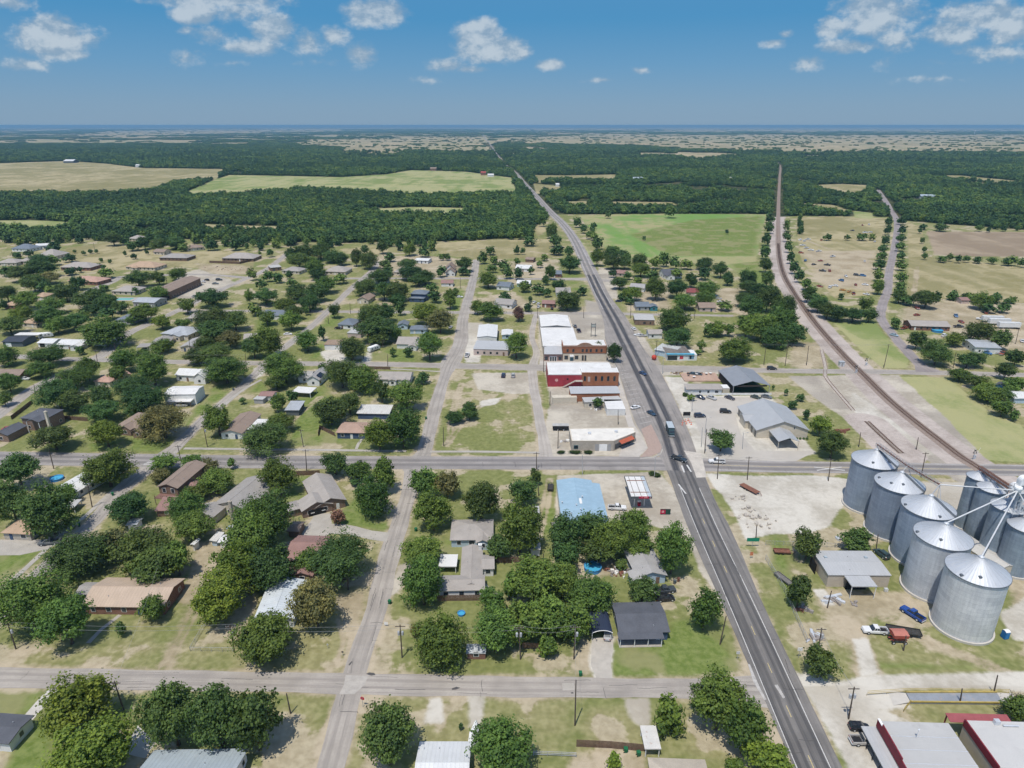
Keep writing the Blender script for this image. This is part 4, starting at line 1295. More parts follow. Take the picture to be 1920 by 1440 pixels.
TREES = """
150,1322,64,58,y;165,1408,72,48,y;321,1340,52,60,d;408,1345,58,62,d;478,1352,46,55,d;227,1178,10,14,m;50,1128,62,58,m;122,1162,48,48,m;285,1140,24,24,m
500,1195,54,46,m;410,1118,58,48,y;450,1062,45,45,y;512,1062,46,42,d;497,975,48,48,m;472,1012,42,46,m;590,1130,44,46,o;778,1180,10,34,o;828,1200,47,46,m;930,1182,50,46,m
727,1380,55,58,d;940,1400,60,50,m;864,1362,5,7,d;1000,1085,56,48,m;1056,1088,40,36,m;1112,1114,46,30,m;1205,1105,30,26,d;975,1167,42,42,m;1030,1155,40,38,m;1075,1167,36,36,m;1030,1208,22,22,m
1323,1140,28,38,m;1350,1318,54,55,m;1398,1365,38,48,m;1257,1340,26,46,m;1447,1428,44,30,y;1380,1434,18,12,m;1155,1426,15,18,y;1538,1242,30,30,d;1912,1330,28,25,m
33,882,36,33,d;20,940,32,40,d;90,955,44,46,d;122,925,20,18,m;200,878,47,36,m;308,868,26,17,m;300,890,17,13,o;357,866,20,12,m;390,876,22,14,o;405,902,30,24,m;435,868,9,10,m
241,951,38,30,d;350,952,32,28,m;362,987,36,28,m;365,924,22,16,m;150,1040,54,38,d;205,1022,32,28,o;265,1030,48,40,d;292,1055,50,28,d;330,1045,27,32,m;478,985,36,44,m
522,893,34,34,m;628,870,27,21,d;672,882,25,19,m;720,890,24,32,m;698,930,31,36,m;665,903,10,7,o;632,967,13,15,p;795,905,27,27,m;838,908,24,24,o;812,957,35,36,m
902,940,37,38,d;980,922,26,24,d;1003,893,11,16,d;975,985,41,48,m;933,1025,25,25,d;795,1035,38,28,m;793,1090,39,43,m;640,1050,55,46,d;585,1050,27,24,m;955,1095,20,30,m;925,1128,30,28,m
1065,1000,37,38,d;1108,987,34,30,d;1150,1010,38,38,m;1190,990,38,38,m;1120,1035,34,27,d;1200,1030,28,22,m;1058,1045,30,30,d;1262,1027,36,46,m;1165,1057,14,11,d
1515,1022,28,27,d;1605,1013,30,20,d;1500,1107,25,30,d;1562,832,28,26,d;1540,797,19,19,y
197,622,40,26,m;12,667,20,17,m;90,667,31,19,m;77,692,24,14,m;15,717,24,19,m;7,747,14,13,d;163,690,21,21,m;140,707,33,19,m;107,737,38,28,d;135,750,28,20,d
230,675,23,21,m;267,667,14,12,m;285,690,33,30,m;220,700,20,15,m;250,725,33,17,d;272,748,38,21,d;190,740,24,21,d;195,770,32,21,d;198,812,34,26,y;100,820,37,23,d
305,790,41,31,o;407,785,29,29,m;422,692,39,26,m;370,668,24,13,d;405,662,28,13,d;475,650,24,20,d;383,645,19,15,d;430,635,23,16,o;400,620,33,18,d;302,648,21,11,m;150,656,9,8,m;455,751,7,6,d
500,820,43,26,d;527,790,26,14,m;532,688,38,28,m;517,717,20,9,d;575,637,22,19,m;604,624,9,15,d;500,640,27,28,m;660,652,27,22,d;705,615,38,17,d;708,635,20,11,d;742,625,13,14,m
805,648,25,25,m;825,600,25,22,o;800,588,32,20,y;737,660,8,8,d;765,660,10,9,o;605,690,9,9,d;640,700,34,26,d;682,710,27,24,m;792,707,13,11,m;782,717,9,7,m;715,733,19,20,d;760,740,32,26,m
620,770,33,26,d;655,755,24,21,d;520,755,15,16,m;547,743,12,12,d;710,812,29,30,y;755,800,34,36,m;852,782,17,11,d;880,770,19,16,d
968,645,24,24,m;1120,755,11,10,d;1123,655,11,14,d;1152,660,14,17,d;1270,632,31,17,d;1265,598,29,21,m;1315,648,9,11,d;1308,660,8,5,m;1378,655,37,21,m;1330,618,11,13,m;1346,615,17,14,m;1368,618,11,11,d;1353,826,26,20,d
1410,575,24,21,d;1440,560,24,23,d;1400,610,19,20,m;1430,612,28,26,m;1465,602,30,28,m;1455,630,26,20,d;1490,625,21,20,d;1470,572,21,20,d;1295,745,9,4,o
1035,432,12,13,d;1040,450,13,11,d;1015,412,9,11,d;1068,495,21,15,d;1045,468,14,9,d;1067,472,10,11,d;995,451,14,9,d;969,468,6,8,d;980,470,5,6,d;1022,482,8,6,d;970,490,8,6,d;1013,495,8,6,m;996,507,7,7,d;970,512,11,11,d;1033,510,12,13,d
985,536,13,10,d;1025,524,9,9,d;1010,542,13,10,d;1025,548,10,8,m;1047,535,14,11,d;1064,562,23,17,d;1091,545,10,8,d;995,560,5,5,d;990,575,9,8,d;972,588,13,13,p
1083,416,9,9,d;1095,428,9,8,d;1105,440,8,7,d;1115,443,9,7,d;1122,455,10,11,d;1120,482,14,15,m;1147,478,16,15,d;1150,490,18,13,d;1172,490,15,13,d;1200,487,15,11,d;1202,505,19,13,m;1230,492,13,11,d;1245,485,11,13,d;1265,492,11,11,d;1287,495,13,9,d;1320,494,19,8,d;1352,505,15,14,d;1365,522,13,12,d;1320,512,13,11,o;1270,512,13,9,d;1149,512,9,7,d;1177,516,9,7,o;1195,525,10,5,m;1225,517,13,11,d;1162,530,17,11,d;1270,540,20,17,d;1297,525,13,13,d;1328,540,21,13,m;1230,540,19,20,m;1185,550,22,11,y;1167,556,9,7,d;1180,562,10,8,m;1285,565,24,13,m;1322,558,19,9,m;1402,520,17,14,d;1405,537,20,11,d;1360,573,15,9,d;1395,560,18,13,d;1425,543,17,13,d
1140,401,7,7,d;1256,396,12,11,d;1207,446,4,4,d;1363,434,4,4,d
487,474,4,4,d;505,474,8,7,m;545,478,13,13,d;570,472,19,14,d;600,470,21,15,d;625,480,19,11,d;640,485,14,11,d;560,488,24,9,d;590,500,17,17,m;595,512,17,11,d;667,482,11,15,d;692,487,17,15,d;685,467,9,8,d;732,482,12,8,d;717,462,12,12,d;767,467,14,11,y;795,472,12,9,m;722,495,13,8,d;727,507,12,7,d;765,495,19,8,d;770,510,23,11,d;797,518,20,13,d;827,508,11,10,d;870,495,17,13,d;870,508,13,7,d;827,481,7,6,d;838,481,8,6,d;920,469,10,8,d;905,482,10,11,d;925,487,9,8,d;945,497,12,9,d;922,503,11,7,d;915,523,19,15,m;950,510,11,11,d
502,517,11,10,d;522,520,11,9,d;543,514,8,7,d;640,522,15,9,d;610,533,21,15,m;547,529,12,7,d;490,533,11,9,d;498,555,24,15,d;555,548,24,15,d;590,548,24,16,d;580,567,21,15,d;535,572,22,13,m;552,585,19,13,d;574,582,7,8,d;626,582,12,13,d;686,538,21,15,d;715,518,24,11,d;720,545,21,16,d;745,545,22,18,d;745,562,17,11,d;695,590,24,19,d;720,585,19,17,d;751,577,10,13,d;810,540,13,9,y;815,556,13,11,y;843,560,15,17,m;854,546,7,7,d;785,525,19,11,d;895,575,13,13,m;920,583,24,17,m;945,557,13,11,d;500,595,18,13,d;545,600,19,17,m;483,580,9,7,y
100,462,13,10,d;53,475,9,6,d;30,478,9,6,d;75,488,21,11,d;100,487,13,9,d;130,483,12,7,d;12,507,14,9,d;40,512,24,11,d;75,503,28,11,d;62,530,24,16,d;92,520,19,9,o;97,543,15,7,p;132,508,12,7,m;150,505,7,5,d;146,530,15,12,d;122,547,24,16,d;82,537,13,11,d;12,550,19,15,d;47,562,24,16,m;5,570,8,9,d;37,588,24,9,y;95,572,26,13,m;90,592,28,13,m;17,610,26,16,d;107,608,23,16,m;140,602,26,15,d;165,560,28,13,d;160,590,14,9,d;197,565,21,13,d;180,550,17,9,d;210,562,13,11,d;172,580,17,9,d;225,575,17,11,d;197,588,19,7,d;199,511,16,8,m;195,539,10,4,y;184,497,5,4,d;194,500,5,4,m;189,487,4,4,m;206,490,4,4,m;157,474,5,4,d;169,471,5,4,d;180,471,4,4,d;139,471,4,3,d;234,475,4,5,m;251,480,7,5,d;275,472,4,5,y;258,522,23,15,d;297,521,15,12,m;333,513,16,11,m;297,548,19,13,m;252,545,9,6,d;271,585,27,16,m;246,600,10,9,d;350,573,17,14,m;397,558,28,13,d;372,551,5,4,p;303,603,17,13,y;342,607,17,9,m;400,600,36,18,d;440,600,24,18,d;467,555,9,17,m;475,580,11,11,y;472,513,9,11,d;250,460,14,9,d;270,455,14,11,d;295,458,17,11,d;330,455,17,11,d;345,463,11,7,d;397,458,13,10,m;442,457,13,11,m;462,462,5,7,d;475,455,8,7,d;212,448,17,11,d
1515,552,14,13,d;1535,570,19,14,d;1552,582,19,14,d;1572,587,17,14,d;1600,590,20,13,d;1622,570,14,14,m;1630,590,15,13,d;1577,555,6,6,d;1687,555,13,12,d;1705,563,15,6,y;1737,560,25,16,d;1680,605,10,10,d;1842,563,19,15,m;1810,555,7,6,d;1798,560,5,5,d;1855,577,13,9,d;1882,577,13,9,d;1720,637,17,16,d;1757,660,29,23,d;1790,635,17,13,m;1837,622,25,19,d;1877,635,17,18,d;1815,675,19,13,d;1832,673,15,14,d;1800,702,20,12,m;1887,695,16,15,d;1832,715,19,13,d;1900,722,19,15,m;1855,735,27,17,m;1880,740,19,14,d;1880,765,19,15,m;1902,778,10,10,d;1905,670,19,15,d;1500,745,9,7,m;1487,758,10,8,o;1512,777,7,10,m;1475,735,5,6,d;1450,726,3,6,d
1552,444,8,6,d;1589,445,6,5,d;1617,444,11,6,d;1637,444,7,6,d;1647,537,12,13,m;1648,515,11,11,m;1650,495,11,9,d;1652,480,11,8,d;1656,467,9,8,d;1661,450,8,9,d;1665,430,7,9,d;1666,415,8,8,d;1690,540,11,12,d;1690,520,11,10,d;1690,497,10,9,m;1691,480,9,8,d;1690,462,11,8,d;1690,447,9,8,d;1692,430,8,8,d;1692,412,9,8,d;1734,480,6,6,d;1733,467,5,5,d;1730,450,5,6,d;1725,432,5,5,d;1732,425,9,5,d;1765,485,10,6,d;1782,482,6,7,d;1797,485,7,7,d;1812,485,7,6,m;1835,487,9,6,d;1860,488,9,6,d;1885,490,8,7,d;1897,488,11,9,d;1917,492,8,8,d;1765,425,13,7,d;1837,427,7,6,d;1855,430,5,5,d;1882,428,6,5,d
1490,500,10,12,d;1499,516,10,12,d;1511,532,10,10,d;1484,482,9,11,d;1479,462,8,10,d;1476,442,8,10,d;1474,422,7,10,d;1439,522,12,14,d;1437,497,12,12,d;1436,472,11,12,d;1438,448,11,11,d;1441,425,10,11,d;1444,408,9,10,d;1530,560,11,11,d;1545,562,10,9,m;1521,543,10,9,m;1446,545,12,13,d
"""
TREE_ROWS = []
for tok in TREES.replace('\n', ';').split(';'):
 tok = tok.strip()
 if tok:
  a = tok.split(',')
  TREE_ROWS.append((float(a[0]), float(a[1]), float(a[2]), float(a[3]), a[4]))

def tree_solve(cx, cy, rx, ry):
 """crown centre, half width, half height in metres from the silhouette in the photograph"""
 hc = 4.0
 for _ in range(6):
  g = G(cx, cy, hc)
  s = project(g.x, g.y, hc)[2]
  r = rx / s
  dx = math.hypot(g.x, g.y)
  dep = math.atan2(HCAM - hc, dx)
  v = (ry / s) ** 2 - (r * math.sin(dep)) ** 2
  a = math.sqrt(max(v, (.55 * r) ** 2)) / math.cos(dep)
  a = min(a, 1.5 * r)
  hc = a * 1.14 + .25
 k = .90 if cy > 900 else .87
 if 870 < cx < 1240 and 950 < cy < 1235:
  k = .84
 return g, r * k, a * k * .98, hc * .96

LAND = []           # landmarks for the labels: (px, py, phrase)

def relate(px, py, used, make, skip=None, far=None):
 """a label that no other thing carries, built from the nearest landmarks"""
 cand = sorted(LAND, key=lambda q: (q[0] - px) ** 2 + ((q[1] - py) * 1.5) ** 2)[:7]
 best = None
 for q in cand:
  dx, dy = px - q[0], py - q[1]
  if abs(dx) > abs(dy) * 1.5:
   rel = 'left of' if dx < 0 else 'right of'
  else:
   rel = 'behind' if dy < 0 else 'in front of'
  lab = make(rel, q[2])
  if best is None:
   best = (lab, q, rel)
  if lab not in used:
   used.add(lab)
   return lab
 q1, q2 = cand[0], cand[1]
 for a in range(len(cand)):
  for c in range(a + 1, len(cand)):
   lab = make('between', cand[a][2] + ' and ' + cand[c][2])
   if len(lab.split()) <= 16 and lab not in used:
    used.add(lab)
    return lab
 for o in ('second', 'third', 'fourth', 'fifth', 'sixth', 'seventh', 'eighth', 'ninth'):
  lab = o + ' ' + best[0]
  if lab not in used:
   used.add(lab)
   return lab
 return best[0]

WOODS = []          # (x, y, z, sx, sz, rot, idx) of every tree of the woods

def plant_trees():
 rows = []
 for (cx, cy, rx, ry, k) in TREE_ROWS:
  g, r, a, hc = tree_solve(cx, cy, rx, ry)
  rows.append((rx * ry, cx, cy, g, r, a, hc, k))
 rows.sort(key=lambda q: -q[0])
 r0 = random.Random(77)
 used = set()
 first = {}
 for n, (_, cx, cy, g, r, a, hc, k) in enumerate(rows):
  if n >= 292:
   WOODS.append((g.x, g.y, hc, r, a, r0.uniform(0, 6.28), r0.randrange(6)))
   continue
  hedge = r < 2.1 or hc + a < 3.2
  name = 'shrub' if hedge else 'shade_tree'
  root = empty(name, (g.x, g.y, 0), r0.uniform(0, 6.28))
  H = hc + a
  size = 'small' if r < 3.2 else ('medium' if r < 4.9 else ('broad' if r < 6.4 else 'huge'))
  form = 'tall ' if a > r * 1.12 else ('low ' if a < r * .66 else '')
  noun = 'shrub' if hedge else 'tree'
  lab = relate(cx, cy, used, lambda rel, ref: f'{size} {form}{KIND_WORD[k]} {noun} {rel} {ref}')
  tag(root, lab, noun, 'shrubs around the town' if hedge else 'trees around the town')
  cls = 's' if r < 2.6 else ('m' if r < 4.6 else ('l' if r < 6.6 else 'x'))
  if cy < 640 and cls in 'lx':
   cls = 'm' if r < 5.5 else 'l'
  v = r0.randrange(4)
  c = bpy.data.objects.new('crown', PROTO[cls][v])
  c.parent = root
  c.location = (0, 0, hc)
  c.scale = (r, r * r0.uniform(.92, 1.08), a)
  kc = KIND_COL[k]
  j, w = r0.uniform(.78, 1.32), r0.uniform(-.016, .024)
  c.color = (max(.01, kc[0] * j + w), kc[1] * j + w * .5, kc[2] * j, 1)
  COL.objects.link(c)
  tk = bpy.data.objects.new('trunk', TRUNKS[r0.randrange(4)])
  tk.parent = root
  tk.scale = (r * .95, r * .95, hc)
  COL.objects.link(tk)
 # the few leafless trees
 for (bx,by,w,h,where) in ((1896,1332,22,42,'beside the weighbridge and the red roof'),(718,652,9,16,'among dense trees by the white camper')):
  g = G(bx, by)
  s = project(*g)[2]
  root = empty('bare_tree', g, r0.uniform(0, 6))
  tag(root, 'leafless grey tree with spreading limbs ' + where, 'tree')
  lk = link_mesh('bare_limbs', BARE[0] if w > 15 else BARE[1], None, root)
  lk.scale = (w / s, w / s, h / s * .85)

# ------------------------------------------------------------------ woods: one object of instanced trees
def woods_object(name, pts, protos):
 n = len(pts)
 A = np.array(pts)
 me = bpy.data.meshes.new(name)
 me.vertices.add(n)
 me.vertices.foreach_set('co', A[:, :3].reshape(-1).astype(np.float32))
 sc = np.stack([A[:, 3], A[:, 3], A[:, 4]], -1)
 rt = np.stack([np.zeros(n), np.zeros(n), A[:, 5]], -1)
 for nm, arr in (('scl', sc), ('rot', rt)):
  at = me.attributes.new(nm, 'FLOAT_VECTOR', 'POINT')
  at.data.foreach_set('vector', arr.reshape(-1).astype(np.float32))
 at = me.attributes.new('idx', 'INT', 'POINT')
 at.data.foreach_set('value', A[:, 6].astype(np.int32))
 me.update()
 o = link_mesh(name, me, WOODLEAF)
 pc = bpy.data.collections.new(name + '_kinds')
 for i, pm in enumerate(protos):
  po = bpy.data.objects.new('woods_crown_%s' % 'abcdefgh'[i], pm)
  pc.objects.link(po)
 ng = bpy.data.node_groups.new(name, 'GeometryNodeTree')
 ng.interface.new_socket('Geometry', in_out='INPUT', socket_type='NodeSocketGeometry')
 ng.interface.new_socket('Geometry', in_out='OUTPUT', socket_type='NodeSocketGeometry')
 gi, go = ng.nodes.new('NodeGroupInput'), ng.nodes.new('NodeGroupOutput')
 ci = ng.nodes.new('GeometryNodeCollectionInfo')
 ci.inputs['Collection'].default_value = pc
 ci.inputs['Separate Children'].default_value = True
 ci.inputs['Reset Children'].default_value = True
 ip = ng.nodes.new('GeometryNodeInstanceOnPoints')
 ip.inputs['Pick Instance'].default_value = True

 def na(nm, ty):
  q = ng.nodes.new('GeometryNodeInputNamedAttribute')
  q.data_type = ty
  q.inputs['Name'].default_value = nm
  return [x for x in q.outputs if x.enabled][0]
 ng.links.new(gi.outputs[0], ip.inputs['Points'])
 ng.links.new(ci.outputs[0], ip.inputs['Instance'])
 ng.links.new(na('idx', 'INT'), ip.inputs['Instance Index'])
 e2r = ng.nodes.new('FunctionNodeEulerToRotation')
 ng.links.new(na('rot', 'FLOAT_VECTOR'), e2r.inputs[0])
 ng.links.new(e2r.outputs[0], ip.inputs['Rotation'])
 ng.links.new(na('scl', 'FLOAT_VECTOR'), ip.inputs['Scale'])
 ng.links.new(ip.outputs[0], go.inputs[0])
 md = o.modifiers.new('scatter', 'NODES')
 md.node_group = ng
 return tag(o, kind='stuff')

def grove_mesh(name, seed, ncrowns, nleaf, leaf):
 """a patch of woodland, 2 x 2 units, 1 unit high: many crowns of leaf clumps in one mesh"""
 r = np.random.RandomState(seed)
 Vs, T = [], []
 for k in range(ncrowns):
  cx, cy = r.uniform(-.95, .95, 2)
  rad, h = r.uniform(.16, .3), r.uniform(.55, 1.0)
  n = nleaf
  d = r.normal(size=(n, 3))
  d /= np.linalg.norm(d, axis=1)[:, None]
  d[:, 2] = np.abs(d[:, 2]) * .9 - .15
  c = np.array([cx, cy, h * .55]) + d * np.array([rad, rad, h * .45]) * r.uniform(.85, 1.08, n)[:, None]
  nn = d + r.normal(size=(n, 3)) * .4
  nn /= np.linalg.norm(nn, axis=1)[:, None]
  a = np.cross(nn, r.normal(size=(n, 3)))
  a /= np.linalg.norm(a, axis=1)[:, None]
  bq = np.cross(nn, a)
  s = (leaf * r.uniform(.7, 1.3, n))[:, None]
  z = np.array([1, 1, 2.2])
  Vs.append(np.stack([c - a * s * z, c + bq * s * z * .8, c + a * s * z, c - bq * s * z * .8], 1).reshape(-1, 3))
  T.append(np.repeat(np.clip(r.uniform(.2, .8) + r.normal(size=n) * .15, 0, 1), 4))
 Vv, T = np.concatenate(Vs), np.concatenate(T)
 me = bpy.data.meshes.new(name)
 nf = len(Vv) // 4
 me.vertices.add(len(Vv))
 me.vertices.foreach_set('co', Vv.reshape(-1).astype(np.float32))
 me.loops.add(len(Vv))
 me.loops.foreach_set('vertex_index', np.arange(len(Vv), dtype=np.int32))
 me.polygons.add(nf)
 me.polygons.foreach_set('loop_start', (np.arange(nf) * 4).astype(np.int32))
 me.polygons.foreach_set('loop_total', np.full(nf, 4, np.int32))
 at = me.attributes.new('tint', 'FLOAT', 'POINT')
 at.data.foreach_set('value', T.astype(np.float32))
 me.update(calc_edges=True)
 return me

ROADS_ALL = [HIGHWAY, FM, COUNTY, RAIL, S_FAR, S_WEST, S_MIDN]

def grow_woods():
 r = np.random.RandomState(8)
 protos = []
 for i in range(6):
  me = crown_mesh('woods_crown', 200 + i * 13, 9 + i % 3, 620, .185, gap=.0)
  at = me.attributes['tint']
  tv = np.empty(len(at.data), np.float32)
  at.data.foreach_get('value', tv)
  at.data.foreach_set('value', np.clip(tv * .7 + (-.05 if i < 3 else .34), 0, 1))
  me.materials.append(WOODLEAF)
  protos.append(me)
 pts = list(WOODS)
 y = 640.0
 while y < 3300:
  s = 6.6 if y < 1500 else 6.6 + (y - 1500) * .0035
  xs = np.arange(-y * .84 - 60, y * .84 + 60, s)
  Xp = xs + r.uniform(-.45, .45, len(xs)) * s
  Yp_ = y + r.uniform(-.45, .45, len(xs)) * s
  eo_ = edge_y(Xp, Yp_)
  op = openness(Xp, Yp_)
  fo_ = far_open(Xp, Yp_)
  keep = (eo_ > 2) & (op < -3.0)
  # small clearings and thin spots
  cl = vnoise(Xp, Yp_, 70, 11) * .6 + vnoise(Xp, Yp_, 26, 12) * .4
  left = Xp < 40
  keep &= cl > np.where(left & (Yp_ < 1330), .17, np.where(Yp_ < 1500, .33, .28))
  keep &= (vnoise(Xp, Yp_ * 1.5, 210, 14) * .7 + cl * .3 > np.where(left, .13, .25)) | (Yp_ < 1000)
  keep &= r.rand(len(xs)) < np.where(fo_ < .9, fo_ * .35, .97)
  keep &= ~opened(Xp, Yp_)
  ok = np.ones(len(xs), bool)
  for C_, gapm in ((HIGHWAY, 6), (RAIL, 8.5), (COUNTY, 4.5)):
   ok &= d_line(Xp, Yp_, C_, 30) > gapm
  keep &= ok
  pt = vnoise(Xp, Yp_, 130, 15) * .6 + vnoise(Xp, Yp_, 45, 16) * .4
  for x_, y_, p_ in zip(Xp[keep], Yp_[keep], pt[keep]):
   rad = r.uniform(2.4, 5.2) * (.68 + .62 * p_) * (s / 6.6) ** .9 * (1.4 if r.rand() < .15 else 1)
   hh = r.uniform(2.6, 4.4) * (rad / 4) ** .5
   pts.append((x_, y_, hh * .95, rad, hh, r.uniform(0, 6.28), r.randint(0, 3) + (3 if p_ + r.uniform(-.18, .18) > .5 else 0)))
  y += s
 # hedge lines and lone trees on the pastures
 for (a,c,n,sp) in (((1500,407),(1500,440),9,1),((1730,560),(1920,572),10,2),((1110,425),(1118,470),8,2),((1135,468),(1185,488),8,2)):
  p, q = G(*a), G(*c)
  for k in range(n):
   w = p.lerp(q, (k + r.uniform(.1, .9)) / n)
   rad = r.uniform(2, 3.8)
   pts.append((w.x + r.uniform(-sp, sp), w.y + r.uniform(-sp, sp), rad * .9, rad, rad * .95, r.uniform(0, 6), r.randint(0, 6)))
 # the fringe between the last houses and the woods
 for _ in range(420):
  px, py = r.uniform(-40, 1030), r.uniform(447, 472)
  g = G(px, py)
  if openness(np.array([g.x]), np.array([g.y]))[0] > -2 or r.rand() < (py - 447) / 26:
   continue
  if min(d_line(np.array([g.x]), np.array([g.y]), C_, 20)[0] for C_ in (HIGHWAY, S_FAR, S_WEST)) < 5:
   continue
  rad = r.uniform(2.8, 5)
  pts.append((g.x, g.y, rad * 1.05, rad, rad, r.uniform(0, 6), r.randint(0, 6)))
 for _ in range(120):
  px, py = r.uniform(1500, 1920), r.uniform(408, 440)
  g = G(px, py)
  if openness(np.array([g.x]),np.array([g.y]))[0] > -1 or edge_y(np.array([g.x]),np.array([g.y]))[0] < -14 or d_line(np.array([g.x]),np.array([g.y]),COUNTY,20)[0] < 4:
   continue
  rad = r.uniform(2.5, 4.5)
  pts.append((g.x, g.y, rad, rad, rad, r.uniform(0, 6), r.randint(0, 6)))
 woods_object('woods', pts, protos)
 # far off: whole patches of woodland
 gro = []
 for i in range(4):
  me = grove_mesh('grove', 300 + i, 26, 70, .085)
  me.materials.append(WOODLEAF)
  gro.append(me)
 far = []
 y = 3250.0
 while y < 21000:
  s = 26 + (y - 3250) * .0075
  xs = np.arange(-y * .84, y * .84, s)
  Xp = xs + r.uniform(-.4, .4, len(xs)) * s
  Yp_ = y + r.uniform(-.4, .4, len(xs)) * s
  fo_ = far_open(Xp, Yp_)
  ck = vnoise(Xp, Yp_ * 3.2, 210, 9) * .55 + vnoise(Xp, Yp_ * 2.0, 75, 10) * .45
  pr_ = np.where(fo_ < .9,np.where((ck > .71) | (np.abs(vnoise(Xp,Yp_*1.3,520,33)-.5) < .010),.55,.005)*np.clip(fo_*6,.5,1),np.where(opened(Xp,Yp_),.02,.92))
  keep = (openness(Xp, Yp_) < 0) & (r.rand(len(xs)) < pr_) & (d_line(Xp, Yp_, HIGHWAY, 60) > 12 + s * .4)
  for x_, y_, f_ in zip(Xp[keep], Yp_[keep], fo_[keep]):
   k = r.uniform(.5, .75) if f_ > .9 else r.uniform(.16, .42)
   far.append((x_, y_, 0, s * k, r.uniform(7.5, 11) * (1 if f_ > .9 else .8), r.uniform(0, 6.28), r.randint(0, 4)))
  y += s
 woods_object('far_woods', far, gro)
 print('woods', len(pts), 'far', len(far))

# ------------------------------------------------------------------ buildings
W_WHITE = M('white_siding', (.68, .68, .66), .75, .07, .6, dirt=(.5, .48, .43))
W_CREAM = M('cream_siding', (.56, .50, .40), .8, .1, .5, dirt=(.42, .37, .3))
W_TAN = M('beige_metal_siding', (.47, .41, .33), .75, .08, .5, dirt=(.36, .31, .25))
W_BRICK = M_brick('red_brick', (.23, .105, .075), (.30, .25, .2))
W_BROWNBRICK = M_brick('brown_brick', (.22, .14, .10), (.30, .26, .22))
W_STONE = M_brick('pale_stone', (.46, .41, .34), (.36, .32, .27), .55)
W_ORANGE = M_brick('orange_brick', (.33, .125, .06), (.30, .2, .14))
W_BLUE = M('pale_blue_siding', (.44, .54, .62), .75, .08, .6, dirt=(.36, .42, .46))
W_NAVY = M('navy_siding', (.055, .085, .15), .75, .15, .6)
W_GREY = M('grey_siding', (.33, .33, .33), .8, .1, .6)
W_SLATE = M('slate_siding', (.10, .115, .125), .75, .12, .6)
W_BROWN = M('brown_siding', (.19, .125, .09), .8, .15, .6)
W_PINK = M('rosy_siding', (.52, .42, .38), .8, .12, .5, dirt=(.4, .3, .27))
W_RED = M('red_painted_wall', (.34, .045, .06), .75, .15, .5, dirt=(.42, .13, .12))
R_GREY = M_roof('grey_shingles', (.30, .28, .258))
R_TAUPE = M_roof('taupe_shingles', (.335, .305, .275))
R_BROWN = M_roof('brown_shingles', (.255, .195, .155))
R_TAN = M_roof('tan_shingles', (.40, .285, .195))
R_DARK = M_roof('charcoal_shingles', (.095, .100, .114), var=.22)
R_RED = M_roof('red_brown_shingles', (.27, .165, .145))
R_LGREY = M_roof('light_grey_shingles', (.34, .33, .32))
R_BLUEGR = M_roof('blue_grey_shingles', (.15, .175, .205))
RM_WHITE = M_roof('white_metal_roof', (.62, .62, .60), 'metal', .08, .5, .0, dirt=(.55, .53, .49))
RM_GREY = M_roof('grey_metal_roof', (.40, .42, .435), 'metal', .12, .5, .1, dirt=(.33, .33, .33))
RM_PALE = M_roof('pale_blue_metal_roof', (.40, .46, .50), 'metal', .10, .5, .1, dirt=(.5, .53, .54))
RM_BLUE = M_roof('sky_blue_metal_roof', (.30, .43, .52), 'metal', .10, .5, .05, dirt=(.38, .49, .56))
RM_TAN = M_roof('tan_metal_roof', (.46, .36, .275), 'metal', .09, .6, .0)
RM_DARK = M_roof('dark_metal_roof', (.055, .06, .072), 'metal', .15, .5, .1)
RM_RUST = M_roof('rust_streaked_roof', (.55, .54, .51), 'metal', .12, .6, .0, dirt=(.30, .15, .09))
RM_STEEL = M_roof('steel_grey_roof', (.45, .455, .455), 'metal', .06, .55, .1)
F_WHITE = M('white_flat_roof', (.64, .63, .605), .8, .09, .2, dirt=(.48, .455, .41))
F_PATCH = M('patched_flat_roof', (.66, .63, .57), .85, .1, .3, dirt=(.36, .33, .29))
F_GREY = M('grey_flat_roof', (.43, .425, .41), .85, .07, .12, dirt=(.35, .34, .33))
PANE = GLASS

def frame_of(A, B, depth, ze, back=False):
 """footprint frame from two eave corners in the photograph: centre, rotation, length, width"""
 a, b = G(A[0], A[1], ze), G(B[0], B[1], ze)
 u = (b - a)
 u.z = 0
 L = u.length
 u /= L
 v = Vector((-u.y, u.x, 0))
 if isinstance(depth, tuple):
  d = G(depth[0], depth[1], ze) - a
  W = abs(d.dot(v))
 else:
  W = depth
 if back:
  a = a - v * W
  b = b - v * W
 c = (a + b) / 2 + v * W / 2
 return Vector((c.x, c.y, 0)), math.atan2(u.y, u.x), L, W

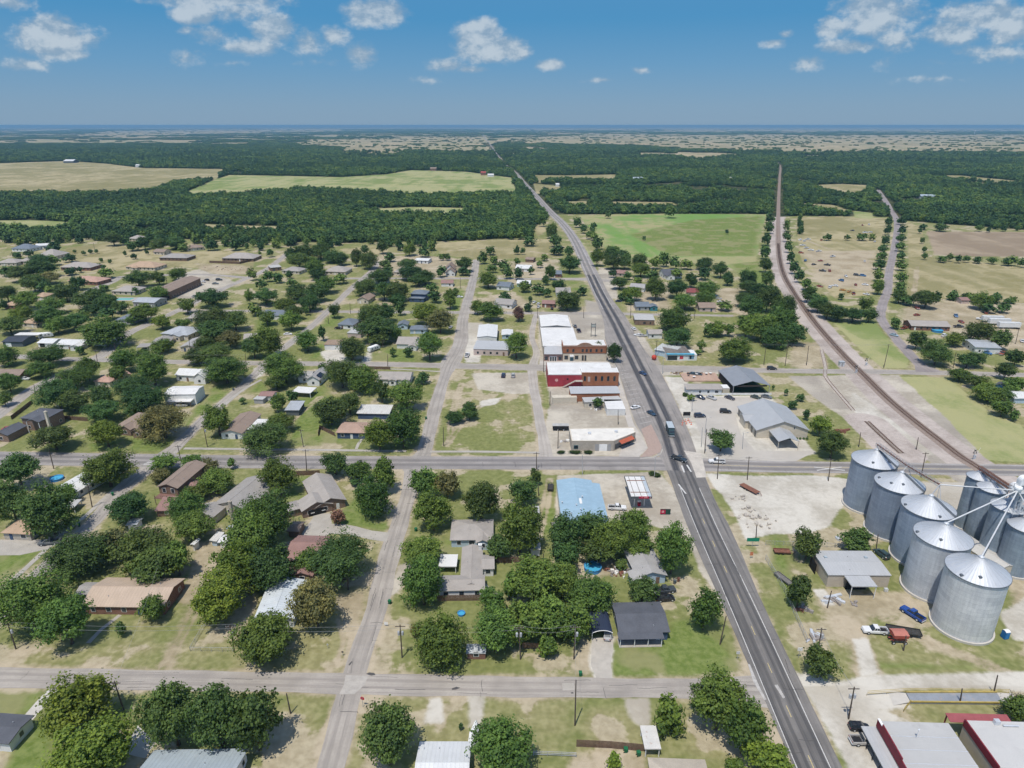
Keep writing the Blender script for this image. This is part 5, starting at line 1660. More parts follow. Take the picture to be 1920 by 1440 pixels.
def roof_part(par, x0, y0, x1, y1, z, axis, kind, pitch, mat, t=.16, name='roof'):
 """gable, hip, shed or flat roof over the eave rectangle; z = eave height. returns ridge height"""
 mb = MB()
 if kind == 'flat':
  mb.box(x0, y0, z - .25, x1, y1, z)
  mb.build(name, mat, par)
  return z
 if kind == 'shed':
  zr = z + pitch * (y1 - y0)
  s = math.hypot(y1 - y0, zr - z)
  mb.slab([(x0, y0, z), (x1, y0, z), (x1, y1, zr), (x0, y1, zr)], t, [(x0, s), (x1, s), (x1, 0), (x0, 0)])
  mb.build(name, mat, par)
  return zr
 sw = axis == 'v'
 X0, Y0, X1, Y1 = (y0, x0, y1, x1) if sw else (x0, y0, x1, y1)
 P = (lambda x, y, zz: (y, x, zz)) if sw else (lambda x, y, zz: (x, y, zz))
 w = (Y1 - Y0) / 2
 ym = (Y0 + Y1) / 2
 zr = z + pitch * w
 s = math.hypot(w, zr - z)
 inset = min(w, (X1 - X0) * .45) if kind == 'hip' else 0
 rA, rB = X0 + inset, X1 - inset

 def add(pts, uv):
  if sw:
   pts, uv = pts[::-1], uv[::-1]
  mb.slab(pts, t, uv)
 add([P(X0, Y0, z), P(X1, Y0, z), P(rB, ym, zr), P(rA, ym, zr)], [(X0, s), (X1, s), (rB, 0), (rA, 0)])
 add([P(X1, Y1, z), P(X0, Y1, z), P(rA, ym, zr), P(rB, ym, zr)], [(X1, s), (X0, s), (rA, 0), (rB, 0)])
 if kind == 'hip':
  add([P(X1, Y0, z), P(X1, Y1, z), P(rB, ym, zr)], [(Y0, s), (Y1, s), (ym, 0)])
  add([P(X0, Y1, z), P(X0, Y0, z), P(rA, ym, zr)], [(Y1, s), (Y0, s), (ym, 0)])
 mb.build(name, mat, par)
 if X1 - X0 > 5:
  rc = MB()
  rc.tube(P(rA, ym, zr - .01), P(rB, ym, zr - .01), .09, None, 6)
  rc.build('ridge_cap', mat, par)
 return zr

def wall_part(par, x0, y0, x1, y1, z, axis, kind, pitch, mat, oh, name='wall', t=.16):
 """walls inside the eave rectangle, with gable ends"""
 mb = MB()
 X0, Y0, X1, Y1 = x0 + oh, y0 + oh, x1 - oh, y1 - oh
 mb.box(X0, Y0, 0, X1, Y1, z - .02)
 if kind == 'gable':
  w = ((y1 - y0) if axis == 'u' else (x1 - x0)) / 2
  top = z + pitch * w - t - .03
  lo = z - .02
  k = w - oh
  for s in (0, 1):
   if axis == 'u':
    X = X1 if s else X0
    e = -.16 if s else .16
    ym = (Y0 + Y1) / 2
    q = [(X, Y0, lo), (X, Y1, lo), (X, ym, lo + pitch * k)]
    r = [(X + e, p[1], p[2]) for p in q]
   else:
    Y = Y1 if s else Y0
    e = -.16 if s else .16
    xm = (X0 + X1) / 2
    q = [(X1, Y, lo), (X0, Y, lo), (xm, Y, lo + pitch * k)]
    r = [(p[0], Y + e, p[2]) for p in q]
   if s:
    q, r = q, r
   uv = [(p[1] if axis == 'u' else p[0], p[2]) for p in q]
   mb.face(q if s else q[::-1], uv if s else uv[::-1])
   mb.face(r[::-1] if s else r, uv)
   mb.face([q[0], q[2], r[2], r[0]])
   mb.face([q[2], q[1], r[1], r[2]])
 mb.build(name, mat, par)

def window_on(par, p, side, w=1.1, h=1.2, fine=True, fm=None, pane=None):
 """side: 'f' faces -y, 'b' +y, 'l' -x, 'r' +x; p = middle of the window on the wall plane"""
 x, y, z = p
 e = .05

 def bx(mb, w_, h_, d0, d1):
  if side == 'f': mb.box(x - w_ / 2, y - d1, z - h_ / 2, x + w_ / 2, y - d0, z + h_ / 2)
  elif side == 'b': mb.box(x - w_ / 2, y + d0, z - h_ / 2, x + w_ / 2, y + d1, z + h_ / 2)
  elif side == 'l': mb.box(x - d1, y - w_ / 2, z - h_ / 2, x - d0, y + w_ / 2, z + h_ / 2)
  else: mb.box(x + d0, y - w_ / 2, z - h_ / 2, x + d1, y + w_ / 2, z + h_ / 2)
 if fine:
  mb = MB()
  bx(mb, w + .22, h + .22, -.02, e)
  fr = mb.build('window', fm or TRIM, par)
  mb = MB()
  bx(mb, w / 2 - .05, h, e - .01, e + .012) if w > 2.4 else bx(mb, w, h, e - .01, e + .012)
  mb.build('pane', pane or PANE, fr)
 else:
  mb = MB()
  bx(mb, w, h, -.02, e)
  mb.build('window', pane or PANE, par)

def door_on(par, p, side, w=1.0, h=2.1, mat=None, name='door'):
 x, y = p
 mb = MB()
 e = .07
 if side == 'f': mb.box(x - w / 2, y - e, .02, x + w / 2, y + .02, h)
 elif side == 'b': mb.box(x - w / 2, y - .02, .02, x + w / 2, y + e, h)
 elif side == 'l': mb.box(x - e, y - w / 2, .02, x + .02, y + w / 2, h)
 else: mb.box(x - .02, y - w / 2, .02, x + e, y + w / 2, h)
 return mb.build(name, mat or TRIM, par)

hr = random.Random(31)
N_HOUSE = [0]

def house(label, ref, A, B, depth, ze=2.8, axis='u', roof='gable', pitch=.36, wall=None, rf=None, oh=.45, wings=(), chim=None,
  win=True, door=True, garage=None, cat='house', name='house', back=False, carport=None, vents=2, wmat=None, group=None):
 c, rz, L, W = frame_of(A, B, depth, ze, back)
 root = empty(name, c, rz)
 tag(root, label, cat, group)
 fine = c.y < 270
 if ref:
  LAND.append(((A[0] + B[0]) / 2, (A[1] + B[1]) / 2 - 4, ref))
 wall, rf = wall or W_WHITE, rf or R_GREY
 x0, y0, x1, y1 = -L / 2, -W / 2, L / 2, W / 2
 open_ = wall == 'open'
 zr = roof_part(root, x0, y0, x1, y1, ze, axis, roof, pitch, rf)
 if open_:
  for (px_, py_) in ((x0 + .3, y0 + .3), (x1 - .3, y0 + .3), (x0 + .3, y1 - .3), (x1 - .3, y1 - .3)):
   mb = MB()
   mb.box(px_ - .09, py_ - .09, 0, px_ + .09, py_ + .09, ze - .1)
   mb.build('post', wmat or TRIM, root)
 else:
  if roof == 'flat':
   oh = min(oh, .25)
  wall_part(root, x0, y0, x1, y1, ze, axis, roof, pitch, wall, oh)
  if roof == 'shed':
   mb = MB()
   k = oh
   yy = y1 - oh
   zb = ze + pitch * (W - 2 * oh) - .2
   mb.box(x0 + oh, yy - .15, ze - .1, x1 - oh, yy - .002, zb)
   mb.build('back_wall', wall, root)
 for wg in wings:
  (a0, b0, a1, b1) = wg['r']
  wz = wg.get('ze', ze - .06)
  wk, wa, wp = wg.get('roof', roof), wg.get('axis', 'v'), wg.get('pitch', pitch)
  wm = wg.get('wall', wall)
  roof_part(root, a0, b0, a1, b1, wz, wa, wk, wp, wg.get('rf', rf))
  if wm == 'open':
   for (px_, py_) in ((a0 + .2, b0 + .2), (a1 - .2, b0 + .2)):
    mb = MB()
    mb.box(px_ - .08, py_ - .08, 0, px_ + .08, py_ + .08, wz - .1)
    mb.build('post', wmat or TRIM, root)
  else:
   wall_part(root, a0, b0, a1, b1, wz, wa, wk, wp, wm, .35)
   if win:
    n = max(1, int((a1 - a0) / 4))
    for i in range(n):
     window_on(root, (a0 + (a1 - a0) * (i + .5) / n, b0 + .35, 1.55), 'f', 1.2 if wg.get('w') is None else wg['w'], 1.2, fine)
 if win and not open_:
  n = max(1, int((L - 1.5) / 3.4))
  di = hr.randrange(n) if door and n > 1 else -1
  for i in range(n):
   x = x0 + .8 + (L - 1.6) * (i + .5) / n
   if i == di:
    door_on(root, (x, y0 + oh), 'f', mat=hr.choice([TRIM, W_BROWN, W_WHITE, W_NAVY]))
   else:
    window_on(root, (x, y0 + oh, 1.5), 'f', hr.choice([.9, 1.1, 1.5]), 1.2, fine)
  side = 'r' if c.x < 0 else 'l'
  for s in ('l', 'r') if fine else (side,):
   n = max(1, int(W / 4))
   for i in range(n):
    window_on(root, ((x1 - oh) if s == 'r' else (x0 + oh), y0 + W * (i + .5) / n, 1.5), s, 1.0, 1.1, fine)
 if garage:
  gx, gw, gm = garage
  door_on(root, (gx, y0 + oh - .02), 'f', gw, 2.3, gm, 'garage_door')
 if chim:
  cx_, cy_, ch, cm = chim
  mb = MB()
  mb.box(cx_ - .45, cy_ - .4, 0, cx_ + .45, cy_ + .4, ch - .25)
  mb.box(cx_ - .55, cy_ - .5, ch - .25, cx_ + .55, cy_ + .5, ch)
  mb.box(cx_ - .2, cy_ - .2, ch, cx_ + .2, cy_ + .2, ch + .25)
  mb.build('chimney', cm, root)
 if fine and roof in ('gable', 'hip'):
  for k in range(vents):
   w = (W if axis == 'u' else L) / 2
   q = hr.uniform(.25, .7)
   off = hr.uniform(-.3, .3)
   if axis == 'u':
    vx, vy = L * off, -w * q if k % 2 == 0 else w * q
   else:
    vx, vy = (-w * q if k % 2 else w * q), W * off
   vz = ze + pitch * w * (1 - q)
   mb = MB()
   mb.tube((vx, vy, vz - .1), (vx, vy, vz + .35), .09, .09, 8)
   mb.build('vent_pipe', GREYPOLE, root)
 return root

# ------------------------------------------------------------------ vehicles
def wheels(root, xs, hw, r, w=.24):
 for x in xs:
  for s in (-1, 1):
   mb = MB()
   mb.tube((x, s * hw - w / 2, r), (x, s * hw + w / 2, r), r, None, 16)
   wh = mb.build('wheel', BLACK, root)
   mb = MB()
   y = s * (hw + w / 2 - .01)
   mb.tube((x, y - .015 * s, r), (x, y + .02 * s, r), r * .58, None, 12)
   mb.build('rim', STEEL, wh)

def loft(mb, secs):
 """secs: list of (x, [(y, z) ...]) cross sections of equal size, front to back"""
 for k in range(len(secs) - 1):
  (xa, a), (xb, b) = secs[k], secs[k + 1]
  n = len(a)
  for i in range(n):
   j = (i + 1) % n
   mb.face([(xa, *a[i]), (xb, *b[i]), (xb, *b[j]), (xa, *a[j])])
 mb.face([(secs[0][0], *p) for p in secs[0][1]])
 mb.face([(secs[-1][0], *p) for p in reversed(secs[-1][1])])

def sec(hw, z0, z1, r=.12, tum=.04):
 """a rounded body section, half width hw, from z0 to z1"""
 return [(-hw+r,z0),(hw-r,z0),(hw,z0+r),(hw,z0+(z1-z0)*.6),(hw-tum,z1-r*.6),(hw-tum-r,z1),(-hw+tum+r,z1),(-hw+tum,z1-r*.6),(-hw,z0+(z1-z0)*.6),(-hw,z0+r)]

CARS = {  # length, width, wheel radius, hood z, roof z, body sections, glass (x0,x1 base; x0,x1 top)
 'sedan': (4.8, 1.82, .33, .92, 1.45, (-1.75, .95), (-1.15, .3)),
 'hatch': (4.1, 1.76, .33, .95, 1.52, (-1.95, .95), (-1.65, .25)),
 'suv': (4.9, 1.95, .38, 1.12, 1.82, (-2.35, .95), (-2.1, .35)),
}

def car(kind, colr, px, py, yaw, label, cat='car', group=None, z=.07):
 g = G(px, py)
 root = empty({'pickup': 'pickup_truck'}.get(kind, 'parked_car'), (g.x, g.y, z), math.radians(yaw))
 tag(root, label, 'pickup truck' if kind == 'pickup' else cat, group or ('pickup trucks about town' if kind == 'pickup' else 'cars about town'))

 def body(name, mb, mat=PAINT, par=None):
  o = mb.build(name, mat, par or root)
  o.color = (*colr, 1)
  return o
 if kind == 'pickup':
  L, hw, r, hz = 5.8, 1.0, .40, 1.12
  mb = MB()
  loft(mb,[(2.9,sec(hw-.12,.45,.98)),(2.75,sec(hw-.04,.38,hz)),(1.2,sec(hw,.36,hz+.05)),(1.15,sec(hw,.36,hz+.02)),(-.75,sec(hw,.36,hz+.02))])
  b = body('body', mb)
  mb = MB()
  for s in (-1, 1):
   mb.box(-2.85, s * (hw - .06) - .07, .5, -.75, s * (hw - .06) + .07, hz + .02)
  mb.box(-2.9, -hw + .02, .5, -2.78, hw - .02, hz + .02)
  mb.box(-2.85, -hw + .1, .55, -.75, hw - .1, .68)
  body('cargo_bed', mb)
  mb = MB()
  mb.box(-2.76, -hw + .14, .682, -.77, hw - .14, .70)
  mb.build('bed_floor', BLACK, root)
  mb = MB()
  loft(mb,[(1.2,sec(hw-.1,hz,hz+.06,.02)),(.55,sec(hw-.2,hz,1.80,.06)),(-.55,sec(hw-.2,hz,1.80,.06)),(-.74,sec(hw-.1,hz,hz+.3,.05))])
  mb.build('cab_glass', GLASS, root)
  mb = MB()
  mb.box(-.58, -hw + .22, 1.79, .5, hw - .22, 1.86)
  for x in (-.62, -.02, .5):
   for s in (-1, 1):
    mb.tube((x + (.12 if x > .3 else 0), s * (hw - .09), hz), (x, s * (hw - .2), 1.8), .05, None, 5)
  body('cab_roof', mb)
  wheels(root, (1.85, -1.75), hw - .1, r, .27)
  mb = MB()
  mb.box(2.84, -hw + .1, .42, 2.98, hw - .1, .62)
  mb.box(-3.0, -hw + .1, .42, -2.88, hw - .1, .6)
  mb.build('bumper', STEEL, root)
  lx, tz = 2.84, .86
 else:
  L, w, r, hz, rz_, gb, gt = CARS[kind]
  hw = w / 2
  mb = MB()
  f = L / 2
  tail = hz + (.02 if kind == 'sedan' else .12)
  loft(mb,[(f,sec(hw-.22,.38,.66)),(f-.14,sec(hw-.08,.26,.78)),(f-.6,sec(hw-.02,.22,hz-.08)),(gb[1]+.1,sec(hw,.2,hz)),(0,sec(hw,.2,hz+.02)),(gb[0]+.1,sec(hw,.2,tail)),(-f+.25,sec(hw-.05,.26,tail-.03)),(-f,sec(hw-.16,.38,tail-.12))])
  body('body', mb)
  mb = MB()
  k = hw - .24
  loft(mb,[(gb[1],sec(hw-.1,hz-.02,hz+.03,.02)),(gt[1],sec(k,hz-.02,rz_-.05,.06)),(gt[0],sec(k,hz-.02,rz_-.05,.06)),(gb[0] if kind == 'sedan' else -f+.18,sec(hw-.12,hz-.02,tail+.02,.02))])
  mb.build('glasshouse', GLASS, root)
  mb = MB()
  mb.slab([(gt[0] + .02, -k + .04, rz_), (gt[1] - .02, -k + .04, rz_), (gt[1] - .02, k - .04, rz_), (gt[0] + .02, k - .04, rz_)], .07)
  for s in (-1, 1):
   mb.tube((gb[1], s * (hw - .11), hz), (gt[1], s * (k), rz_ - .03), .045, None, 5)
   mb.tube(((gt[0] + gt[1]) / 2, s * (hw - .08), hz), ((gt[0] + gt[1]) / 2, s * k, rz_ - .03), .04, None, 5)
   mb.tube((gb[0] if kind == 'sedan' else -f + .2, s * (hw - .13), tail), (gt[0], s * k, rz_ - .03), .06, None, 5)
  body('roof', mb)
  wheels(root, (f - .85, -f + .85), hw - .1, r)
  lx, tz = f - .1, .64
 for s in (-1, 1):
  mb = MB()
  mb.box(lx - .03, s * (hw - .32) - .16, tz - .08, lx + .07, s * (hw - .32) + .16, tz + .07)
  mb.build('headlight', M('lamp_lens', (.7, .72, .72), .2, .05), root)
  mb = MB()
  ex = -2.93 if kind == 'pickup' else -L / 2 - .02
  mb.box(ex, s * (hw - .28) - .14, tz + .02, ex + .09, s * (hw - .28) + .14, tz + .2)
  mb.build('tail_light', M('tail_lens', (.35, .02, .02), .3, .1), root)
 return root

# ------------------------------------------------------------------ poles, wires, fences, bins
POLES = {}

def utility_pole(key, base, top, arms=0, kind='wood', xf=0, lamp=False):
 g = G(*base)
 lo, hi = 2.0, 24.0
 for _ in range(40):
  m_ = (lo + hi) / 2
  if project(g.x, g.y, m_)[1] > top[1]: lo = m_
  else: hi = m_
 h = max(4.0, lo)
 # the pole leans as it does in the photograph
 tx = G(top[0], top[1], h)
 lean = max(-.5, min(.5, tx.x - g.x))
 mat = WOODPOLE if kind == 'wood' else GREYPOLE
 root = empty('utility_pole' if kind == 'wood' else 'lamp_post', g, 0)
 mb = MB()
 mb.tube((0, 0, -.1), (lean, 0, h), .17 if kind == 'wood' else .13, .11 if kind == 'wood' else .08, 10)
 mb.build('shaft', mat, root)
 for k in range(arms):
  z = h - .5 - k * .9
  mb = MB()
  mb.box(lean - 1.15, -.07, z - .08, lean + 1.15, .07, z + .06)
  ar = mb.build('crossarm', mat, root)
  mb = MB()
  for x in (-1.05, -.45, .45, 1.05):
   mb.tube((lean + x, 0, z + .06), (lean + x, 0, z + .26), .05, .035, 6)
  mb.build('insulators', M('porcelain', (.5, .5, .48), .4, .1), ar)
 for k in range(xf):
  s = (1, -1, 0)[k]
  mb = MB()
  mb.lathe([(0, h - 2.9), (.26, h - 2.85), (.28, h - 1.95), (.2, h - 1.82), (0, h - 1.8)], 12, (lean + s * .45, -.1 if s else -.5))
  mb.build('transformer', M('transformer_grey', (.42, .43, .44), .5, .1), root)
 if lamp:
  mb = MB()
  mb.tube((lean, 0, h - .15), (lean + 1.4, -.3, h + .12), .05, .04, 6)
  mb.box(lean + 1.2, -.42, h + .04, lean + 1.8, -.18, h + .18)
  mb.build('lamp_arm', GREYPOLE, root)
 POLES[key] = (g.x + lean, g.y, h)
 return root, g, h

def wire(a, b, label, zo=-.4, off=(0,), sag=.9, r=.022):
 root = empty('power_line', (0, 0, 0))
 for o in off:
  mb = MB()
  A_, B_ = Vector(a) + Vector((0, o, zo)), Vector(b) + Vector((0, o, zo))
  pts = [A_.lerp(B_, i / 10) - Vector((0, 0, sag * 4 * (i / 10) * (1 - i / 10))) for i in range(11)]
  for p, q in zip(pts[:-1], pts[1:]):
   mb.tube(p, q, r, None, 4, False)
  mb.build('wire', M('weathered_cable', (.30, .30, .29), .6, .1), root)
 tag(root, label, 'power line', 'power lines on the wooden poles')

def fence(kind, pts, h, label, mat=None, gap=2.5, name=None):
 P = [G(x, y) for x, y in pts]
 root = empty(name or {'link': 'chain_link_fence', 'board': 'board_fence', 'rail': 'rail_fence'}[kind], P[0])
 o = P[0]
 posts, infill = [], MB()
 for a, b in zip(P[:-1], P[1:]):
  L = (b - a).length
  n = max(1, round(L / gap))
  d = (b - a) / L
  nrm = Vector((-d.y, d.x, 0))
  for i in range(n + 1):
   posts.append(a.lerp(b, i / n) - o)
  a0, b0 = a - o, b - o
  if kind == 'board':
   t = nrm * .03
   nb = max(1, int(L / .16))
   for i in range(nb):
    p, q = a0.lerp(b0, (i + .06) / nb), a0.lerp(b0, (i + .94) / nb)
    hh = h + .03 * math.sin(i * 2.7)
    infill.face([(p.x - t.x, p.y - t.y, .04), (q.x - t.x, q.y - t.y, .04), (q.x - t.x, q.y - t.y, hh), (p.x - t.x, p.y - t.y, hh)])
    infill.face([(q.x + t.x, q.y + t.y, .04), (p.x + t.x, p.y + t.y, .04), (p.x + t.x, p.y + t.y, hh), (q.x + t.x, q.y + t.y, hh)])
    infill.face([(p.x - t.x, p.y - t.y, hh), (q.x - t.x, q.y - t.y, hh), (q.x + t.x, q.y + t.y, hh), (p.x + t.x, p.y + t.y, hh)])
  elif kind == 'rail':
   for z in (.45, .85, 1.25):
    infill.tube(a0 + Vector((0, 0, z)), b0 + Vector((0, 0, z)), .05, None, 5)
  else:
   infill.tube(a0 + Vector((0, 0, h)), b0 + Vector((0, 0, h)), .035, None, 5)
   nw = max(2, int(L / .35))
   for i in range(nw):
    p, q = a0.lerp(b0, i / nw), a0.lerp(b0, (i + 1) / nw)
    for s0, s1 in ((.05, h), (h, .05)):
     infill.tube((p.x, p.y, s0), (q.x, q.y, s1), .012, None, 3, False)
 m_ = mat or (GREYPOLE if kind == 'link' else M('fence_board', (.16, .105, .075), .9, .3, 1.5))
 infill.build({'link': 'wire_mesh', 'board': 'boards', 'rail': 'rails'}[kind], m_, root)
 for p in posts[:100]:
  mb = MB()
  mb.tube((p.x, p.y, 0), (p.x, p.y, h + .06), .05, None, 6)
  mb.build('post', m_, root)
 tag(root, label, 'fence')
 return root

def bin_(px, py, label, colr=None, yaw=0):
 g = G(px, py)
 root = empty('wheeled_bin', g, yaw)
 m_ = colr or M('green_plastic', (.015, .13, .055), .6, .15, 2)
 mb = MB()
 mb.face([(-.26, -.28, .06), (-.26, .28, .06), (.26, .28, .06), (.26, -.28, .06)])
 lo = [(-.26, -.28, .06), (.26, -.28, .06), (.26, .28, .06), (-.26, .28, .06)]
 hi = [(-.34, -.36, 1.02), (.34, -.36, 1.02), (.34, .36, 1.02), (-.34, .36, 1.02)]
 for i in range(4):
  j = (i + 1) % 4
  mb.face([lo[i], lo[j], hi[j], hi[i]])
 mb.build('bin_body', m_, root)
 mb = MB()
 mb.slab([(-.37, -.40, 1.08), (.37, -.40, 1.08), (.37, .40, 1.16), (-.37, .40, 1.16)], .08)
 mb.build('lid', m_, root)
 mb = MB()
 mb.tube((-.3, .34, .13), (-.22, .34, .13), .13, None, 10)
 mb.tube((.22, .34, .13), (.3, .34, .13), .13, None, 10)
 mb.build('wheels', BLACK, root)
 tag(root, label, 'bin', 'wheeled rubbish bins by the streets')

# ------------------------------------------------------------------ houses near the camera
house('charcoal roofed house at the lower left edge with a dark side porch','the cut-off charcoal house',(-80,1388),(16,1395),6.8,2.7,'u','gable',.16,W_WHITE,R_DARK)
house('long house under a pale blue ribbed metal roof beside two dense conical trees','the pale blue metal roof',(290,1406),(466,1403),13,2.8,'u','gable',.30,W_WHITE,RM_PALE,back=True)
h = house('house with a ribbed white and grey metal roof near the gravel drive','the ribbed white metal roof',(787,1390),(884,1390),11.5,2.8,'u','gable',.24,W_WHITE,M_roof('bright_metal_roof',(.62,.63,.63),'metal',.08,.5,.05,dirt=(.5,.5,.49)),back=True)
house('tan hip roofed house with a white patio cover at the lower edge','the tan hip roof',(1214,1420),(1322,1424),13,2.8,'u','hip',.33,W_CREAM,M_roof('beige_shingles',(.44,.385,.31)),back=True)
house('low house with a charcoal roof and white posted porch behind a green lawn','the charcoal porch house',(1160,1187),(1257,1185),10.8,2.75,'u','gable',.22,W_NAVY,R_DARK,wings=(),vents=1)
house('small house with a patched grey roof and pale siding beside the round pool','the patched grey house',(1194,1084),(1252,1079),12.5,2.7,'v','gable',.34,W_BLUE,R_LGREY,wings=({'r': (-5.8,-6.9,-.6,-2.5),'axis': 'v','ze': 2.3,'pitch': .3},))
house('taupe hip roofed house with a row of blue framed windows on a bright lawn','the blue windowed house',(843,1013),(925,1012),10.8,2.7,'u','hip',.36,W_BLUE,R_TAUPE,wings=({'r': (1.2,-6.9,5.4,0),'axis': 'v','roof': 'gable','pitch': .5},))
house('L shaped grey shingle house with a white gable facing a board fence','the white gabled cottage',(862,1100),(905,1099),17.5,2.7,'v','gable',.33,W_WHITE,R_TAUPE,
 wings=({'r': (-8.6,-10.4,3.6,-4.0),'axis': 'u','ze': 2.75,'roof': 'gable','pitch': .34},{'r': (2.6,-1.5,6.2,5.0),'axis': 'u','ze': 2.62,'roof': 'gable','pitch': .3}),chim=(2.2,7.2,4.6,W_WHITE))
house('white topped open carport beside the white gabled cottage',None,(822,1062),(856,1062),5.5,2.4,'u','flat',.1,'open',F_WHITE,cat='carport',name='carport',win=False,door=False)
house('large brick house with taupe gables and an open double garage','the brown brick house',(592,952),(650,937),(628,888),2.8,'v','gable',.42,W_BROWNBRICK,R_TAUPE,
 wings=({'r': (-9.4,-9.6,.6,-2.5),'axis': 'v','ze': 2.7,'roof': 'gable','pitch': .42},{'r': (-15.0,-7.2,-8.8,-1.6),'axis': 'u','ze': 2.6,'roof': 'hip','pitch': .4}),garage=None)
house('little brown shed beside the curved concrete driveway','the little brown shed',(537,996),(561,997),5.5,2.3,'u','gable',.3,W_BROWN,R_BROWN,cat='shed',name='shed',win=False)
house('red brown roofed house half hidden among dense trees','the hidden red-brown roof',(532,1050),(600,1052),12,2.7,'u','gable',.32,W_BROWN,R_RED,wings=({'r': (-1,-12.5,5.2,-5.6),'axis': 'v','ze': 2.62},))
house('house with a white and blue grey metal roof below the dense trees','the white and blue-grey metal roof',(474,1164),(552,1160),15,2.8,'v','gable',.24,W_WHITE,M_roof('worn_white_metal_roof',(.56,.60,.62),'metal',.10,.5,.05,dirt=(.66,.66,.64)))
house('wide ranch house with a tan metal roof and red brick end wall','the tan metal roof',(150,1137),(307,1139),(335,1084),2.75,'u','gable',.30,W_BRICK,RM_TAN,chim=(2.5,5.5,4.4,W_BROWNBRICK),wings=({'r': (-15.2,-1,-10.8,4),'axis': 'u','ze': 2.5,'roof': 'gable','rf': R_GREY},))
house('two storey brown house with a timber balcony under its front gable','the brown balcony house',(293,913),(333,916),17,5.2,'v','gable',.36,W_BROWN,R_BROWN,chim=None)
house('low red brown roof in front of the brown balcony house',None,(289,958),(330,957),7,2.4,'u','shed',.16,W_BROWN,R_RED,cat='annexe',name='annexe')
house('red brown roofed wing behind the brown balcony house',None,(345,922),(374,922),8,2.6,'u','gable',.3,W_BROWN,R_RED,cat='annexe',name='annexe')
house('large grey roofed house with a tall stone chimney at its gable','the stone chimney house',(396,948),(462,958),(472,897),2.9,'v','gable',.36,W_CREAM,R_GREY,
 wings=({'r': (-9.2,-15.0,-1.4,-8.5),'axis': 'v','ze': 2.8,'roof': 'gable'},{'r': (2,2,8.6,9),'axis': 'u','ze': 2.8,'roof': 'gable'}),chim=(2.0,-10.6,6.6,W_STONE))
house('long low house with a white metal roof beside the blue paddling pool','the white roofed long house',(101,916),(143,923),22,2.6,'v','gable',.18,W_WHITE,RM_WHITE)
house('small cream house with a tan hip roof by the concrete drive','the small tan hip roof',(0,999),(56,1002),9.5,2.6,'u','hip',.36,W_STONE,R_TAN)
house('small open carport with a pale sheet roof under a leafy tree',None,(119,952),(139,951),5,2.3,'u','flat',.1,'open',F_GREY,cat='carport',name='carport',win=False,door=False)
house('white sheet metal garden shed with a rusty neighbour','the white garden sheds',(407,1017),(427,1018),4,2.3,'u','gable',.2,W_WHITE,RM_WHITE,cat='shed',name='shed',win=False)
house('garden shed with a rust streaked roof in a bare yard',None,(392,1013),(406,1015),4,2.1,'u','shed',.12,W_BLUE,RM_RUST,cat='shed',name='shed',win=False)
house('narrow white shed at the edge of the bare dirt yard',None,(356,1021),(364,1022),3,2.4,'v','gable',.3,W_WHITE,RM_WHITE,cat='shed',name='shed',win=False)
house('small white shed roof between dense trees beside the curving street',None,(235,985),(256,985),4,2.2,'u','gable',.2,W_WHITE,RM_GREY,cat='shed',name='shed',win=False)
house('blue tarp covered shed deep among the trees',None,(221,1023),(240,1026),4,2.1,'u','shed',.1,W_BLUE,M('blue_tarpaulin',(.10,.28,.42),.6,.15,1),cat='shed',name='shed',win=False)
house('tiny white outbuilding beside the green mown alley',None,(1000,963),(1012,963),4.5,2.2,'u','flat',.1,W_WHITE,F_GREY,cat='shed',name='shed',win=False)
house('small white roofed shed in front of a board fence by the mown alley','the small white shed',(994,1030),(1014,1030),4.5,2.4,'u','flat',.12,W_WHITE,F_WHITE,cat='shed',name='shed',win=False)
house('little red garden playhouse with a sheet metal roof between two trees','the little red playhouse',(874,1225),(911,1225),3,1.9,'u','gable',.4,W_BRICK,RM_GREY,cat='playhouse',name='playhouse',oh=.15)
house('white flat patio cover with rusty clutter beside a tall narrow tree','the white patio cover',(1209,1404),(1240,1404),(1205,1360),2.5,'u','flat',.1,'open',M('worn_white_sheet',(.58,.56,.52),.7,.1,.5,dirt=(.33,.17,.1)),cat='patio cover',name='patio_cover',win=False,door=False)
house('beige workshop with a grey flat pitched metal roof and projecting porch','the beige workshop',(1553,1078),(1672,1079),(1526,1032),4.0,'u','gable',.05,W_TAN,RM_STEEL,oh=.2,win=False,door=False,cat='workshop',name='workshop',
 wings=({'r': (-4.2, -10.0, 2.4, -5.6), 'axis': 'u', 'ze': 3.98, 'roof': 'flat', 'wall': 'open', 'rf': RM_STEEL},))

# ------------------------------------------------------------------ houses beyond the cross road
house('slate grey workshop with two white garage doors','the slate workshop',(2,641),(42,641),12,3.0,'u','gable',.2,W_SLATE,RM_DARK,cat='workshop',name='workshop',win=False,garage=(-2.5,3,WHITE))
house('white flat roofed carport behind the slate workshop',None,(26,628),(72,628),5,3.0,'u','flat',.1,'open',F_WHITE,cat='carport',name='carport',win=False,door=False)
house('small white garage beside the white camper','the small white garage',(68,643),(99,644),9,2.6,'u','gable',.25,W_WHITE,RM_WHITE,garage=(-2,3,DARK),win=False,cat='garage',name='garage')
house('long white house with a blue trimmed front gable','the blue-trimmed white house',(104,646),(152,647),10,2.7,'u','gable',.28,W_WHITE,RM_WHITE,wings=({'r': (2,-7.5,8,0),'axis': 'v'},{'r': (8.6,2,16,16),'axis': 'v','ze': 2.75}))
house('wide building with a pale grey metal hip roof at the street bend','the pale grey hip roof',(300,625),(352,629),16,3.2,'u','hip',.3,W_CREAM,RM_GREY,wings=({'r': (-2,-11,6,-2),'axis': 'v','roof': 'gable'},))
